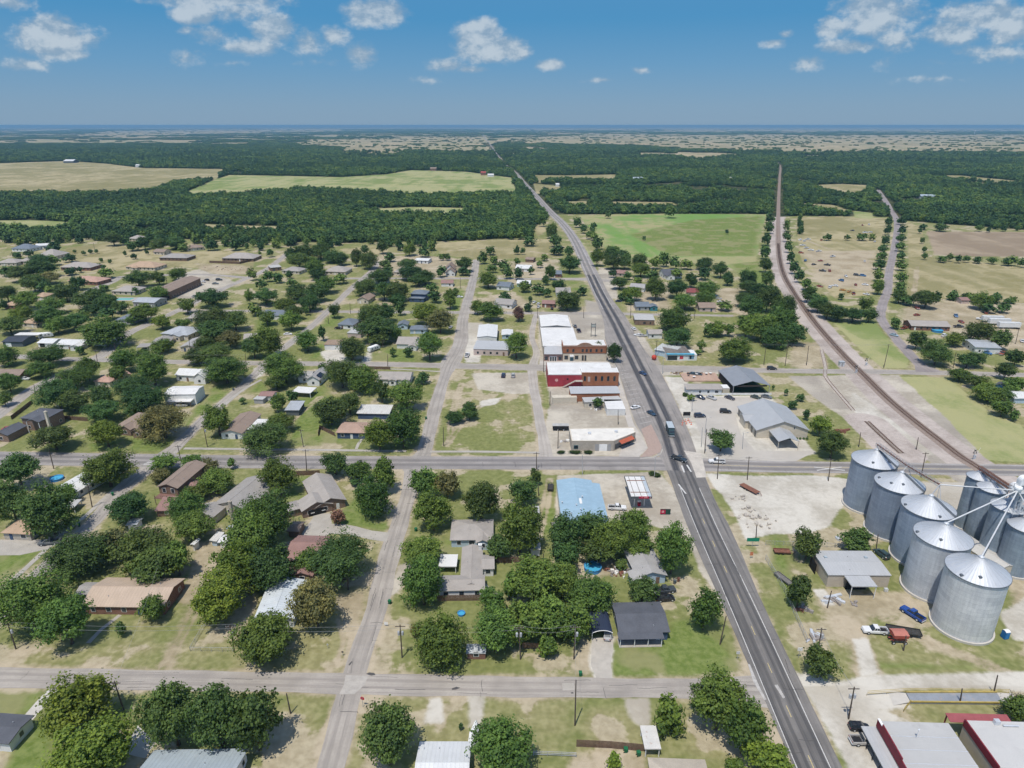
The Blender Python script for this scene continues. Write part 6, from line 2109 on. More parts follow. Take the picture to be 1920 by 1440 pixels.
house('grey gabled house with an open carport at its left','the grey carport house',(276,650),(312,648),16,2.7,'v','gable',.3,W_CREAM,R_GREY,wings=({'r': (-10.5,-8,-4.6,-1),'axis': 'u','roof': 'flat','wall': 'open'},))
house('pale roofed cottage with a deep front porch and parked car','the pale roofed cottage',(336,651),(367,651),16,2.7,'v','gable',.26,W_CREAM,R_LGREY)
house('taupe roofed house at the right of the dark trees','the taupe house by dark trees',(455,637),(492,635),11,2.7,'u','gable',.34,W_WHITE,R_TAUPE)
house('grey brown ranch roof at the left edge with a brick end wall','the grey-brown ranch',(-40,705),(36,705),10,2.7,'u','gable',.32,W_BRICK,R_BROWN)
house('salmon roofed house half hidden by trees','the salmon roof',(174,715),(205,717),10,2.7,'u','hip',.34,W_CREAM,M_roof('salmon_shingles',(.42,.27,.21)))
house('second salmon roof showing between leafy crowns', None, (226, 706), (247, 701), 9, 2.7, 'v', 'gable', .34, W_CREAM, M_roof('salmon_shingles'))
house('white farmhouse with a white metal roof and steep front gable','the white farmhouse',(327,703),(372,705),9,3.2,'u','gable',.42,W_WHITE,RM_WHITE,wings=({'r': (4.5,-7.2,11,4),'axis': 'v','pitch': .75,'ze': 3.3},))
house('big white barn with a smooth white roof','the big white barn',(306,740),(366,739),(322,724),5.0,'u','gable',.16,W_WHITE,F_WHITE,oh=.2,win=False,door=False,cat='barn',name='barn',vents=0)
house('white flat roofed open carport in front of the big white barn','the white open carport',(311,753),(357,753),8,2.8,'u','flat',.1,'open',F_WHITE,cat='carport',name='carport',win=False,door=False,wmat=W_BROWN)
house('two storey brick house with charcoal roof and white columns','the columned brick house',(36,784),(83,787),(113,767),5.4,'u','hip',.38,W_BROWNBRICK,R_DARK,wings=({'r': (-8.5,-16,-1.5,-6.5),'axis': 'v','ze': 3.0,'roof': 'gable'},{'r': (-.8,-7.6,5.0,-3),'axis': 'v','ze': 5.3,'roof': 'gable','wall': 'open','pitch': .4}),chim=(6.8,-5,9.0,W_CREAM),wmat=WHITE)
house('brick house with a steep taupe roof and clipped hedge','the hedged brick house',(216,799),(266,804),14,2.8,'u','hip',.5,W_BROWNBRICK,R_BROWN,wings=({'r': (-3,-9,2.5,0),'axis': 'v','roof': 'gable','pitch': .6},{'r': (3.5,-10,8.5,0),'axis': 'v','roof': 'gable','pitch': .5}))
house('tan roofed white bungalow at the street corner','the tan roofed bungalow',(411,812),(454,813),(488,776),2.7,'v','gable',.3,W_WHITE,R_BROWN,wings=({'r': (4.6,-5,10,5),'axis': 'u','roof': 'flat','rf': F_WHITE,'ze': 2.5,'wall': W_WHITE},))
house('small white shed with a rusty brown roof','the rusty white shed',(484,742),(511,743),6,2.5,'u','gable',.25,W_WHITE,R_RED,cat='shed',name='shed',win=False)
house('tiny grey shed left of the rusty white shed',None,(474,748),(493,749),4,2.3,'u','flat',.2,W_GREY,F_GREY,cat='shed',name='shed',win=False)
house('open pole shed with a light grey metal roof on the mown lot','the open pole shed',(533,769),(561,769),9,2.8,'u','shed',.06,W_SLATE,RM_GREY,cat='shed',name='shed',win=False,door=False)
house('grey house with solar panels on its steep roof','the solar panel house',(573,712),(599,713),13,3.2,'v','gable',.6,W_WHITE,R_LGREY,wings=({'r': (-9,-3,-2.5,6),'axis': 'u','ze': 2.9,'roof': 'gable','pitch': .35},))
house('white roofed patio behind the solar panel house',None,(546,735),(582,737),7,2.6,'u','flat',.1,'open',F_WHITE,cat='patio cover',name='patio_cover',win=False,door=False)
house('long white house with a taupe roof and two small gables','the long white house',(704,711),(769,712),11,2.8,'u','gable',.34,W_WHITE,R_TAUPE,wings=({'r': (-2,-7,2,0),'axis': 'v'},{'r': (4,-6.6,8,0),'axis': 'v'}))
house('dark blue house with a rosy tan roof by a board fence','the dark blue house',(629,811),(687,812),(643,791),2.8,'u','hip',.36,W_NAVY,M_roof('rosy_shingles',(.37,.255,.195)))
house('blue shed with a rust streaked white roof','the rust-streaked roof',(668,775),(730,776),8.5,2.8,'u','shed',.06,W_NAVY,RM_RUST,cat='shed',name='shed',win=False)
house('small white building with a red door and brown roof','the red-doored white building',(607,646),(637,646),9,3.2,'u','flat',.1,W_WHITE,M('brown_flat_roof',(.30,.22,.16),.9,.15,.3),win=False)
house('rosy walled garage with a grey sheet roof','the rosy garage',(650,624),(677,625),9,3,'u','flat',.1,W_PINK,F_GREY,cat='garage',name='garage',win=False)
house('blue grey hip roofed house with a white garage front','the blue-grey hip roof',(632,608),(662,610),13,2.8,'v','hip',.4,W_WHITE,R_BLUEGR)
house('grey shingled house with a white porch gable','the grey porch-gable house',(742,645),(778,646),13,2.7,'u','gable',.36,W_WHITE,R_TAUPE,wings=({'r': (2,-10,7,0),'axis': 'v'},))
house('small blue roofed cottage behind a spreading tree', 'the small blue roof', (744, 610), (765, 610), 8, 2.7, 'v', 'gable', .4, W_BLUE, R_BLUEGR)
house('slate blue roof beside the small blue roofed cottage', None, (767, 618), (801, 618), 8, 2.7, 'u', 'hip', .4, W_BLUE, R_BLUEGR)
house('white metal warehouse with an arched pale roof','the arched white warehouse',(894,632),(932,632),(896,609),4.2,'v','gable',.12,W_WHITE,RM_WHITE,cat='warehouse',name='warehouse',oh=.2,vents=0)
house('low rosy walled shop with a grey sheet roof by the corner','the low rosy shop',(887,654),(953,656),(888,640),3.6,'u','shed',.05,W_PINK,RM_STEEL,cat='shop',name='shop',oh=.2)
house('small white and teal trailer home', 'the teal trailer home', (940, 628), (962, 628), 11, 2.6, 'v', 'gable', .12, W_BLUE, RM_WHITE)
house('brown box shaped house at the far street bend','the brown box house',(507,502),(528,500),11,3.2,'u','flat',.1,W_BROWN,F_GREY,win=True)
house('grey hip roofed house beside the brown box house', 'the far grey hip roof', (527, 507), (561, 509), 13, 2.7, 'u', 'hip', .36, W_CREAM, R_GREY)
house('broad taupe hip roofed house with a curved drive','the broad taupe hip roof',(607,509),(648,510),17,2.8,'u','hip',.38,W_CREAM,R_TAUPE)
house('long white metal shelter among dark trees','the white metal shelter',(703,525),(731,523),10,3,'u','gable',.15,W_WHITE,RM_WHITE,cat='shed',name='shed')
house('brown cottage with a pale front gable by the far crossing','the brown gabled cottage',(668,562),(691,563),14,2.8,'v','gable',.45,W_CREAM,R_BROWN)
house('two storey navy house with a long front porch','the navy two-storey house',(769,551),(799,552),11,5,'u','hip',.35,W_NAVY,R_BLUEGR,wings=({'r': (-6,-9,5,-5),'axis': 'u','ze': 2.8,'roof': 'hip','rf': R_BLUEGR},))
house('steep gabled old house with a white front wing','the steep gabled house',(833,505),(854,505),14,4.2,'v','gable',.8,W_WHITE,R_BROWN,wings=({'r': (-3,-15,5,-6),'axis': 'v','ze': 3},))
house('white cottage with a red brown roof at the far corner','the red-brown roofed cottage',(826,531),(850,531),9,2.8,'u','gable',.36,W_WHITE,R_RED)
house('white house with a dark blue roof by the far street','the dark blue roof',(930,536),(955,538),12,3,'u','gable',.36,W_WHITE,R_BLUEGR)
house('white house with a grey gable half behind a pale tree','the half-hidden white house',(925,569),(960,572),12,2.9,'u','gable',.4,W_WHITE,R_GREY)
house('dark roofed white house beside the long straight street','the dark roofed white house',(492,591),(538,592),12,2.9,'u','gable',.34,W_WHITE,R_BLUEGR)
house('white roofed low buildings near the wide dry field','the white roofed low building',(777,488),(803,489),12,2.8,'u','gable',.15,W_WHITE,RM_WHITE)
house('taupe roof showing between two dark crowns', 'the lone taupe roof', (737, 510), (754, 511), 14, 2.7, 'u', 'hip', .38, W_CREAM, R_TAUPE)
house('dark hip roofed white house at the far left', 'the far dark hip roof', (20, 466), (56, 467), 16, 2.9, 'u', 'hip', .45, W_WHITE, R_BLUEGR)
house('white metal barn behind the far left trees','the far white barn',(64,461),(89,460),12,3,'u','gable',.2,W_WHITE,RM_WHITE,cat='barn',name='barn')
house('tall taupe hip roofed house with a shaded porch', 'the tall taupe hip roof', (66, 480), (101, 481), 20, 3, 'u', 'hip', .5, W_CREAM, R_TAUPE)
house('long taupe roof at the left edge beyond dark trees','the left-edge taupe roof',(-8,493),(30,493),14,2.8,'u','hip',.38,W_CREAM,R_TAUPE)
house('small taupe hip roof beside the left edge taupe roof', None, (34, 490), (55, 490), 12, 2.8, 'u', 'hip', .4, W_CREAM, R_TAUPE)
house('wide red brick house with a grey brown hip roof', 'the wide brick hip roof', (112, 501), (169, 502), 16, 2.8, 'u', 'hip', .4, W_BRICK, R_TAUPE)
house('cream house with a bright tan hip roof on the dry lots','the bright tan hip roof',(234,500),(290,502),17,2.8,'u','hip',.4,W_CREAM,R_TAN,wings=({'r': (-7,-11,-1,-4),'axis': 'v','roof': 'hip'},))
house('low grey brown house with a green side lawn', 'the low grey-brown house', (297, 483), (350, 484), 16, 2.8, 'u', 'hip', .32, W_BROWN, R_GREY)
house('large taupe house inside a dark board fence', 'the fenced taupe house', (415, 484), (475, 485), 18, 2.8, 'u', 'hip', .4, W_BROWN, R_TAUPE)
house('salmon tan roof beside a small green lawn','the salmon-tan roof',(126,526),(182,529),15,2.8,'u','hip',.34,W_BRICK,M_roof('salmon_shingles'))
house('taupe hip roofed house beside the turquoise pool','the poolside taupe roof',(207,546),(252,547),15,2.8,'u','hip',.36,W_CREAM,R_TAUPE)
house('grey metal hall with an open gable end','the grey metal hall',(247,566),(289,568),14,3.6,'u','gable',.2,W_GREY,RM_GREY,cat='hall',name='hall')
house('two storey apartment block with a long brown roof and parked cars','the apartment block',(318,547),(377,521),(305,536),5.6,'u','gable',.22,W_BROWN,R_BROWN,cat='apartment block',name='apartment_block')
house('blue grey roofed house between round trees', 'the blue-grey roof', (215, 600), (247, 601), 13, 2.8, 'u', 'hip', .36, W_GREY, R_BLUEGR)
house('orange tan roof among the left trees', 'the orange-tan roof', (37, 605), (67, 607), 12, 2.8, 'u', 'hip', .34, W_CREAM, R_TAN)
house('small orange tan roof behind a greyish tree', 'the small orange-tan roof', (60, 556), (81, 557), 11, 2.8, 'u', 'hip', .36, W_CREAM, R_TAN)
house('brick and tan house at the left edge by a pale drive','the left-edge tan house',(6,572),(27,573),12,2.8,'u','hip',.36,W_BRICK,R_TAN)
house('taupe roof behind the broad tree near the apartment lawn','the taupe roof near the apartments',(349,597),(392,596),13,2.8,'u','hip',.36,W_CREAM,R_TAUPE)
house('little tan cottage beyond the dry lots', 'the little tan cottage', (286, 472), (307, 473), 11, 2.8, 'u', 'gable', .36, W_CREAM, R_BROWN)
house('far tan house by the edge of the woods', 'the far tan house', (240, 447), (259, 448), 14, 3, 'u', 'hip', .4, W_CREAM, R_TAUPE)
house('far tan house with a long fence near the woods', 'the far long-fenced house', (350, 466), (383, 463), 14, 3, 'u', 'hip', .3, W_CREAM, R_BROWN)
house('charcoal roofed house with a white garage beyond the highway','the charcoal house beyond the highway',(1245,516),(1280,515),14,3,'u','gable',.5,W_WHITE,R_DARK,wings=({'r': (-7,-12,0,-4),'axis': 'v'},))
house('pale roofed house between trees beyond the highway','the pale roof beyond the highway',(1180,539),(1209,541),13,2.8,'u','gable',.3,W_WHITE,R_LGREY)
house('dark navy roofed house with a teal side wing','the navy roofed house',(1192,575),(1219,575),11,2.8,'u','gable',.36,W_GREY,R_BLUEGR,wings=({'r': (4.5,-6.5,10,1),'axis': 'v','wall': M('teal_siding',(.05,.20,.24),.8,.1)},))
house('flat roofed brick building beside the main street','the flat roofed brick building',(1190,599),(1228,600),13,3.6,'u','flat',.1,W_BROWNBRICK,F_GREY,cat='building',name='building')
house('white walled cottage with a brown roof on a dry lot','the brown roofed cottage',(1311,577),(1344,577),11,2.8,'u','gable',.4,W_PINK,R_BROWN)
house('dark red roof glimpsed through trees','the dark red roof',(1287,548),(1311,549),11,2.8,'u','gable',.36,W_PINK,M_roof('dark_red_roof',(.22,.07,.07)))
house('small reddish house at the far highway bend', 'the small reddish house', (1154, 512), (1173, 513), 10, 2.8, 'u', 'gable', .34, W_PINK, R_RED)
house('grey roofed white house left of the highway','the grey roof left of the highway',(1042,549),(1071,549),13,2.8,'u','gable',.36,W_WHITE,R_GREY)
house('dark blue roofed house behind highway trees','the blue roof by highway trees',(1034,514),(1054,514),11,2.8,'u','gable',.36,W_BRICK,R_BLUEGR)
house('white low house with a pale roof near dry pasture','the white house near dry pasture',(966,503),(995,504),14,2.8,'u','gable',.26,W_WHITE,RM_WHITE)
house('red brown shack beside the gravel drive', 'the red-brown shack', (1015, 569), (1041, 570), 9, 2.8, 'u', 'gable', .3, W_BRICK, R_RED)
house('pale teal house behind round bushes','the pale teal house',(968,531),(994,532),10,2.8,'u','gable',.3,M('teal_siding_pale',(.33,.45,.42),.8,.1),RM_WHITE)
house('small farm shed in dry pasture beyond the trees','the pasture shed',(984,486),(1000,487),9,2.8,'u','gable',.3,W_BROWN,R_BROWN,cat='shed',name='shed',win=False)
house('small grey roofed shop beside the broad street','the small grey shop',(1216,626),(1244,626),9,3,'u','gable',.3,W_WHITE,R_TAUPE,cat='shop',name='shop')
house('long grey roofed ranch house by the county road','the county road ranch',(1709,611),(1784,613),12,2.8,'u','gable',.32,W_BRICK,R_TAUPE)
house('white metal garage with junk outside at the right','the junk-ringed white garage',(1829,651),(1879,653),15,3.6,'u','gable',.1,W_WHITE,RM_GREY,cat='garage',name='garage')
house('bright blue garden shed between trees','the bright blue shed',(1864,721),(1884,726),6,2.6,'v','gable',.4,M('bright_blue_siding',(.02,.16,.42),.7,.1),R_DARK,cat='shed',name='shed',win=False)
house('pale blue shed cut by the right edge','the right-edge pale shed',(1902,747),(1940,747),9,2.6,'u','gable',.25,W_BLUE,RM_WHITE,cat='shed',name='shed',win=False)
house('small red and white shack among pasture bushes','the pasture shack',(1803,563),(1820,563),8,2.6,'u','gable',.3,W_PINK,R_RED,cat='shed',name='shed',win=False)
for (lab,x0_,x1_,y_,dp,zz,rf_,wl_) in (('far red roofed farmhouse by the highway trees',901,911,324,20,6,M_roof('barn_red_roof',(.30,.07,.06)),W_BRICK),('far white shed beside the red roofed farmhouse',914,926,328,16,4,RM_WHITE,W_WHITE),
        ('far pale blue barn in the woods right of the highway',1188,1207,336,25,6,RM_PALE,W_WHITE),('far long white farm building beside the big tan field',118,137,302,30,6,RM_WHITE,W_SLATE),
        ('far white house where the tan field meets woods',253,262,310,16,5,RM_WHITE,W_WHITE),('far white shed beside the highway in woods',1042,1049,346,14,4,RM_WHITE,W_WHITE),
        ('far white roof alone in the woods left of the railway',1370,1379,335,18,5,RM_WHITE,W_WHITE),('far row of white sheds in a clearing at the right',1728,1756,368,16,4,RM_PALE,W_WHITE),
        ('far dark farmhouse in pasture trees', 806, 818, 316, 18, 6, R_BROWN, W_BROWN)):
 house(lab, None, (x0_, y_), (x1_, y_), dp, zz, 'u', 'gable', .3, wl_, rf_, cat='farm building', name='farm_building', win=False, door=False)

# ------------------------------------------------------------------ parts added to single houses
def local(root, x, y, z=0):
 return Vector((x, y, z))

def add_box(par, name, mat, *b):
 mb = MB()
 mb.box(*b)
 return mb.build(name, mat, par)

def find(label_start):
 for o in bpy.data.objects:
  if o.parent is None and str(o.get('label', '')).startswith(label_start):
   return o

# charcoal porch house: the posted front porch
r_ = find('low house with a charcoal roof')
add_box(r_, 'porch_deck', CONC, -6.2, -7.2, 0, 4.0, -4.4, .12)
for x in (-6.0, -2.6, .6, 3.8):
 add_box(r_, 'porch_post', WHITE, x - .08, -7.1, .1, x + .08, -6.94, 2.5)
roof_part(r_, -6.5, -7.4, 4.3, -5.1, 2.62, 'u', 'shed', .055, R_DARK, .12, 'porch_roof')
# brown balcony house: balcony and stair
r_ = find('two storey brown house')
add_box(r_, 'balcony', M('deck_timber', (.20, .11, .09), .85, .2, 1), -3.2, -11.2, 2.5, 3.2, -8.2, 2.65)
for x in (-3.1, 0, 3.1):
 add_box(r_, 'balcony_post', W_BROWN, x - .08, -11.1, 0, x + .08, -10.94, 3.55)
add_box(r_, 'balcony_rail', W_BROWN, -3.2, -11.2, 3.45, 3.2, -11.1, 3.55)
for x in (-1.5, 1.5):
 window_on(r_, (x, -8.06, 3.9), 'f', 1.1, 1.5)
# brick house: garage opening with cars inside, portico posts, dormers
r_ = find('large brick house')
add_box(r_, 'garage_opening', DARK, -7.2, -9.32, .02, -1.8, -9.2, 2.25)
for x in (-6.6, -3.2):
 add_box(r_, 'garage_sign', TRIM, x, -9.36, 1.0, x + 1.2, -9.33, 1.3)
# beige workshop: skylights, roller door, porch opening
r_ = find('beige workshop')
for x in (-6, 5):
 add_box(r_, 'roof_vent', RM_PALE, x - .4, 1.6, 4.1, x + .4, 2.3, 4.55)
add_box(r_, 'porch_opening', DARK, -3.6, -6.25, .02, 1.8, -6.15, 3.2)
add_box(r_, 'roller_door', DARK, -9.1, 0, .02, -8.94, 3.8, 3.3)
add_box(r_, 'air_conditioner', STEEL, 6.3, -7.3, .1, 7.2, -6.6, 1.0)
# solar panels
r_ = find('grey house with solar')
mb = MB()
w_ = 3.4
mb.slab([(1.2, -4.5, 3.2 + .6 * 2.3 + .28), (3.2, -4.5, 3.2 + .6 * .3 + .28), (3.2, .5, 3.2 + .6 * .3 + .28), (1.2, .5, 3.2 + .6 * 2.3 + .28)], .06)
mb.build('solar_panel', M_glass('solar_glass', (.015, .02, .035)), r_)
# dark upper windows of the apartment block
r_ = find('two storey apartment')
for k in range(9):
 for z in (1.5, 4.1):
  window_on(r_, (-20 + k * 5.0 if False else (-.44 + .11 * k) * 52, -6.2 if False else -5.7, z), 'f', 1.6, 1.3, False)
# the house with the driveway carport: curved roof carport with the silver car
c_, rz_, L_, W_ = frame_of((1110, 1186), (1149, 1185), 7.0, 2.5)
r_ = empty('carport', c_, rz_)
tag(r_, 'dark curved metal carport with a white edge over a silver car', 'carport')
mb = MB()
nseg = 8
for i in range(nseg):
 t0, t1 = -1 + 2 * i / nseg, -1 + 2 * (i + 1) / nseg
 z0_, z1_ = 2.35 + .75 * (1 - t0 * t0), 2.35 + .75 * (1 - t1 * t1)
 xa, xb = t0 * L_ / 2, t1 * L_ / 2
 mb.slab([(xa, -W_ / 2, z0_), (xb, -W_ / 2, z1_), (xb, W_ / 2, z1_), (xa, W_ / 2, z0_)], .06, [(i, 0), (i + 1, 0), (i + 1, W_), (i, W_)])
mb.build('curved_roof', M_roof('navy_carport_roof', (.035, .045, .075), 'metal', .12, .5, .1), r_)
mb = MB()
for i in range(nseg):
 t0, t1 = -1 + 2 * i / nseg, -1 + 2 * (i + 1) / nseg
 mb.tube((t0 * L_ / 2, -W_ / 2 - .04, 2.35 + .75 * (1 - t0 * t0) - .05), (t1 * L_ / 2, -W_ / 2 - .04, 2.35 + .75 * (1 - t1 * t1) - .05), .08, None, 5)
mb.build('edge_trim', WHITE, r_)
for sx_ in (-1, 1):
 for y in (-W_ / 2 + .1, 0, W_ / 2 - .1):
  add_box(r_, 'post', WHITE, sx_ * (L_ / 2 - .1) - .05, y - .05, 0, sx_ * (L_ / 2 - .1) + .05, y + .05, 2.4)
add_box(r_, 'back_panel', W_SLATE, -L_ / 2 + .2, W_ / 2 - .15, 0, L_ / 2 - .2, W_ / 2 - .05, 2.4)
LAND.append((1128, 1170, 'the curved carport'))
# white pointed awning at the lower middle
c_ = G(889, 1384)
r_ = empty('covered_boat', c_, math.radians(-4))
tag(r_, 'white tarpaulin covered boat on a trailer beside the ribbed metal roof', 'boat')
mb = MB()
P0 = [(-.95, -3.0, .9), (.95, -3.0, .9), (1.0, .4, 1.0), (.12, 3.3, 1.15), (-.12, 3.3, 1.15), (-1.0, .4, 1.0)]
mid = [(0, -2.9, 1.75), (0, .4, 1.7), (0, 3.1, 1.35)]
for a, b_, c2 in ((0, 5, 0), (2, 1, 0)):
 pass
mb.face([P0[0], P0[1], mid[0]])
mb.face([P0[1], P0[2], mid[1], mid[0]])
mb.face([P0[2], P0[3], mid[2], mid[1]])
mb.face([P0[3], P0[4], mid[2]])
mb.face([P0[4], P0[5], mid[1], mid[2]])
mb.face([P0[5], P0[0], mid[0], mid[1]])
mb.build('tarpaulin', WHITE, r_)
mb = MB()
lo_ = [(p[0] * .6, p[1] * .95, .45) for p in P0]
for i in range(6):
 j = (i + 1) % 6
 mb.face([lo_[i], lo_[j], P0[j], P0[i]])
mb.face(lo_[::-1])
mb.build('hull', M('pale_hull', (.5, .52, .55), .5, .1), r_)
wheels(r_, (), .8, .3)
for s in (-1, 1):
 mb = MB()
 mb.tube((s * .7, -.6, .3), (s * .9, -.6, .3), .3, None, 12)
 mb.build('wheel', BLACK, r_)

# ------------------------------------------------------------------ grain silos
def silo(label, x, y, r, H, tint, apron=True, group=None, ladder=None, cone=.52, n=48, hatch=()):
 root = empty('grain_silo', (x, y, 0))
 tag(root, label, 'silo', group)
 px_, py_, _ = project(x, y, 5)
 mb = MB()
 mb.lathe([(r + .45, 0), (r + .45, .55), (r + .05, .6)], n)
 mb.build('concrete_base', M('pale_concrete'), root)
 mb = MB()
 mb.lathe([(r, .5), (r, H)], n)
 o = mb.build('shell', SILO, root, True)
 o.color = (*tint, 1)
 zr = H + r * cone
 mb = MB()
 m_ = n
 for i in range(m_):
  a0, a1 = 2 * math.pi * i / m_, 2 * math.pi * (i + 1) / m_
  q = [((r+.25)*math.cos(a0),(r+.25)*math.sin(a0),H-.05),((r+.25)*math.cos(a1),(r+.25)*math.sin(a1),H-.05),(.55*math.cos(a1),.55*math.sin(a1),zr),(.55*math.cos(a0),.55*math.sin(a0),zr)]
  w_ = 2 * math.pi * r / m_
  mb.face(q, [(i * .8, r), (i * .8 + .8, r), (i * .8 + .8, 0), (i * .8, 0)])
 mb.build('cone_roof', RM_SILO, root)
 mb = MB()
 for i in range(m_ // 2):                       # roof seams stand proud
  a = 2 * math.pi * (2 * i) / m_
  mb.tube(((r + .2) * math.cos(a), (r + .2) * math.sin(a), H + .02), (.6 * math.cos(a), .6 * math.sin(a), zr + .04), .035, None, 4, False)
 mb.build('roof_ribs', RM_SILO, root)
 mb = MB()
 mb.lathe([(r + .02, H - .22), (r + .30, H - .2), (r + .30, H - .02), (r + .05, H)], n)
 mb.build('eave_ring', M('dark_galvanised', (.16, .18, .20), .5, .1, 1, .3), root)
 mb = MB()
 mb.lathe([(.6, zr - .1), (.6, zr + .35), (.25, zr + .55), (0, zr + .55)], 16)
 mb.build('fill_cap', STEEL, root)
 for (an, f) in hatch:
  a = math.radians(an)
  c = Vector((r * f * math.cos(a), r * f * math.sin(a), H + (r - r * f) * cone))
  mb = MB()
  mb.box(c.x - .3, c.y - .3, c.z - .1, c.x + .3, c.y + .3, c.z + .45)
  mb.build('roof_hatch', M('dark_galvanised'), root)
 if ladder is not None:
  a = math.radians(ladder)
  mb = MB()
  d = Vector((math.cos(a), math.sin(a), 0))
  s = Vector((-d.y, d.x, 0))
  for k in (-.35, .35):
   mb.tube(d * (r + .25) + s * k + Vector((0, 0, H + .1)), d * .7 + s * k + Vector((0, 0, zr + .15)), .07, None, 5)
   mb.tube(d * (r + .3) + s * k + Vector((0, 0, .3)), d * (r + .3) + s * k + Vector((0, 0, H + .9)), .05, None, 5)
  for i in range(14):
   f = i / 13
   p = d * ((r + .25) * (1 - f) + .7 * f) + Vector((0, 0, H + .12 + f * (zr - H)))
   mb.tube(p + s * -.35, p + s * .35, .05, None, 4)
  for i in range(28):
   p = d * (r + .3) + Vector((0, 0, .6 + i * (H / 28)))
   mb.tube(p + s * -.35, p + s * .35, .03, None, 4)
  mb.build('ladder', M('dark_galvanised'), root)
  e0, e1 = d * (r + .2), d * .7
  mb = MB()
  mb.slab([(*(e0 - s * .32)[:2], H + .07), (*(e0 + s * .32)[:2], H + .07), (*(e1 + s * .32)[:2], zr + .1), (*(e1 - s * .32)[:2], zr + .1)], .05)
  mb.build('roof_walkway', M('dark_galvanised'), root)
 return root, zr

RM_SILO = M_roof('galvanised_roof', (.56, .58, .60), 'metal', .07, .42, .35, dirt=(.64, .64, .63))
SH = 16.6
SIL = [((110.7, 131.0), 'nearest of the five big silos, brightest sheet metal', (1.12, 1.10, 1.07), ((-120, .75), (-155, .95))),
 ((111.0, 145.1), 'second of the five big silos, pale grey with worn patches', (.95, .96, .98), ((-130, .72), (170, .95))),
 ((115.3, 158.9), 'middle one of the five big silos, blue grey with a bright roof', (.54, .62, .74), ((-95, .9), (175, .95))),
 ((114.5, 172.1), 'fourth of the five big silos, dark blue grey shell', (.42, .48, .58), ((-150, .7), (-110, .6), (160, .85))),
 ((114.6, 186.7), 'farthest of the five big silos, beside the cross road', (.46, .53, .63), ((-125, .75), (-60, .7)))]
SZR = 0
for (xy, lab, tint, ht) in SIL:
 _, SZR = silo(lab, xy[0], xy[1], 6.5, SH, tint, group='five big grain silos in a row', ladder=-52 if xy[1] > 150 else None, hatch=ht)
LAND.append((1800, 1110, 'the nearest silo'))
LAND.append((1605, 900, 'the farthest big silo'))
BINS = [((1835,893),2.9,17.5,'slim dark silver bin nearest the railway'),((1860,914),3.6,17.0,'slim dark bin second from the railway crossing'),((1890,948),3.9,16.5,'slim dark bin behind the white lattice tower'),((1925,985),4.2,14.5,'slim dark bin at the right edge')]
BXY = []
for (pp, r, H_, lab) in BINS:
 g = G(pp[0], pp[1], H_)
 silo(lab, g.x, g.y, r, H_, (.48, .57, .66), cone=.5, n=30, group='slim bins behind the tower', ladder=-50, hatch=())
 BXY.append((g.x, g.y, H_ + r * .5))

def lattice(mb, a, b, w, n, leg=.07, brace=.04):
 """square truss from a to b"""
 a, b = Vector(a), Vector(b)
 d = (b - a).normalized()
 x = d.cross(Vector((0, 0, 1)))
 x = x.normalized() if x.length > .1 else Vector((1, 0, 0))
 y = d.cross(x)
 C = [(x * sx_ + y * sy_) * w / 2 for sx_, sy_ in ((-1, -1), (1, -1), (1, 1), (-1, 1))]
 for c in C:
  mb.tube(a + c, b + c, leg, None, 5)
 for i in range(n):
  p, q = a.lerp(b, i / n), a.lerp(b, (i + 1) / n)
  for k in range(4):
   j = (k + 1) % 4
   mb.tube(p + C[k], q + C[j], brace, None, 4)
   mb.tube(p + C[k], p + C[j], brace, None, 4)

# elevator tower with its head and spouts
TB = G(1872, 1052)
TH = 25.5
tw = empty('elevator_tower', TB)
tag(tw, 'tall white lattice grain elevator tower with spreading spouts', 'elevator tower')
TGREY = M('tower_steel', (.60, .62, .63), .5, .1, 1, .2)
mb = MB()
lattice(mb, (0, 0, 0), (0, 0, TH - 1), 2.4, 17, .09, .045)
mb.build('lattice_frame', TGREY, tw)
mb = MB()
for x in (-.5, .5):
 mb.box(x - .28, -.25, .5, x + .28, .25, TH - .5)
mb.build('elevator_leg', TGREY, tw)
mb = MB()
for z in (8.5, 16.5, TH - 2.6):
 mb.box(-1.9, -1.9, z, 1.9, 1.9, z + .1)
 for k in range(4):
  c = [(-1.9, -1.9), (1.9, -1.9), (1.9, 1.9), (-1.9, 1.9)]
  p, q = c[k], c[(k + 1) % 4]
  mb.tube((*p, z + 1.1), (*q, z + 1.1), .04, None, 4)
  mb.tube((*p, z + .6), (*q, z + .6), .03, None, 4)
  mb.tube((*p, z), (*p, z + 1.1), .04, None, 4)
mb.build('platform', TGREY, tw)
mb = MB()
for z0_ in range(3, 24, 1):
 mb.tube((1.5, -1.5, z0_), (2.3, -2.1, z0_ + .9), .035, None, 4)
 mb.tube((1.5, -1.5, z0_ + .9), (2.3, -2.1, z0_), .035, None, 4)
mb.build('stair_cage', RUST, tw)
mb = MB()
hx = [(-1.6, TH - .6)] + [(-1.2, TH - .6)]
for i in range(10):
 a0, a1 = math.pi * i / 10, math.pi * (i + 1) / 10
 mb.face([(math.cos(a0)*1.3,-.8,TH+.5+math.sin(a0)*1.3),(math.cos(a1)*1.3,-.8,TH+.5+math.sin(a1)*1.3),(math.cos(a1)*1.3,.8,TH+.5+math.sin(a1)*1.3),(math.cos(a0)*1.3,.8,TH+.5+math.sin(a0)*1.3)])
 for s in (-.8, .8):
  mb.face([(0, s, TH + .5), (math.cos(a0) * 1.3, s, TH + .5 + math.sin(a0) * 1.3), (math.cos(a1) * 1.3, s, TH + .5 + math.sin(a1) * 1.3)])
mb.box(-1.3, -.8, TH - .7, 1.3, .8, TH + .5)
mb.build('head_house', WHITE, tw)
mb = MB()
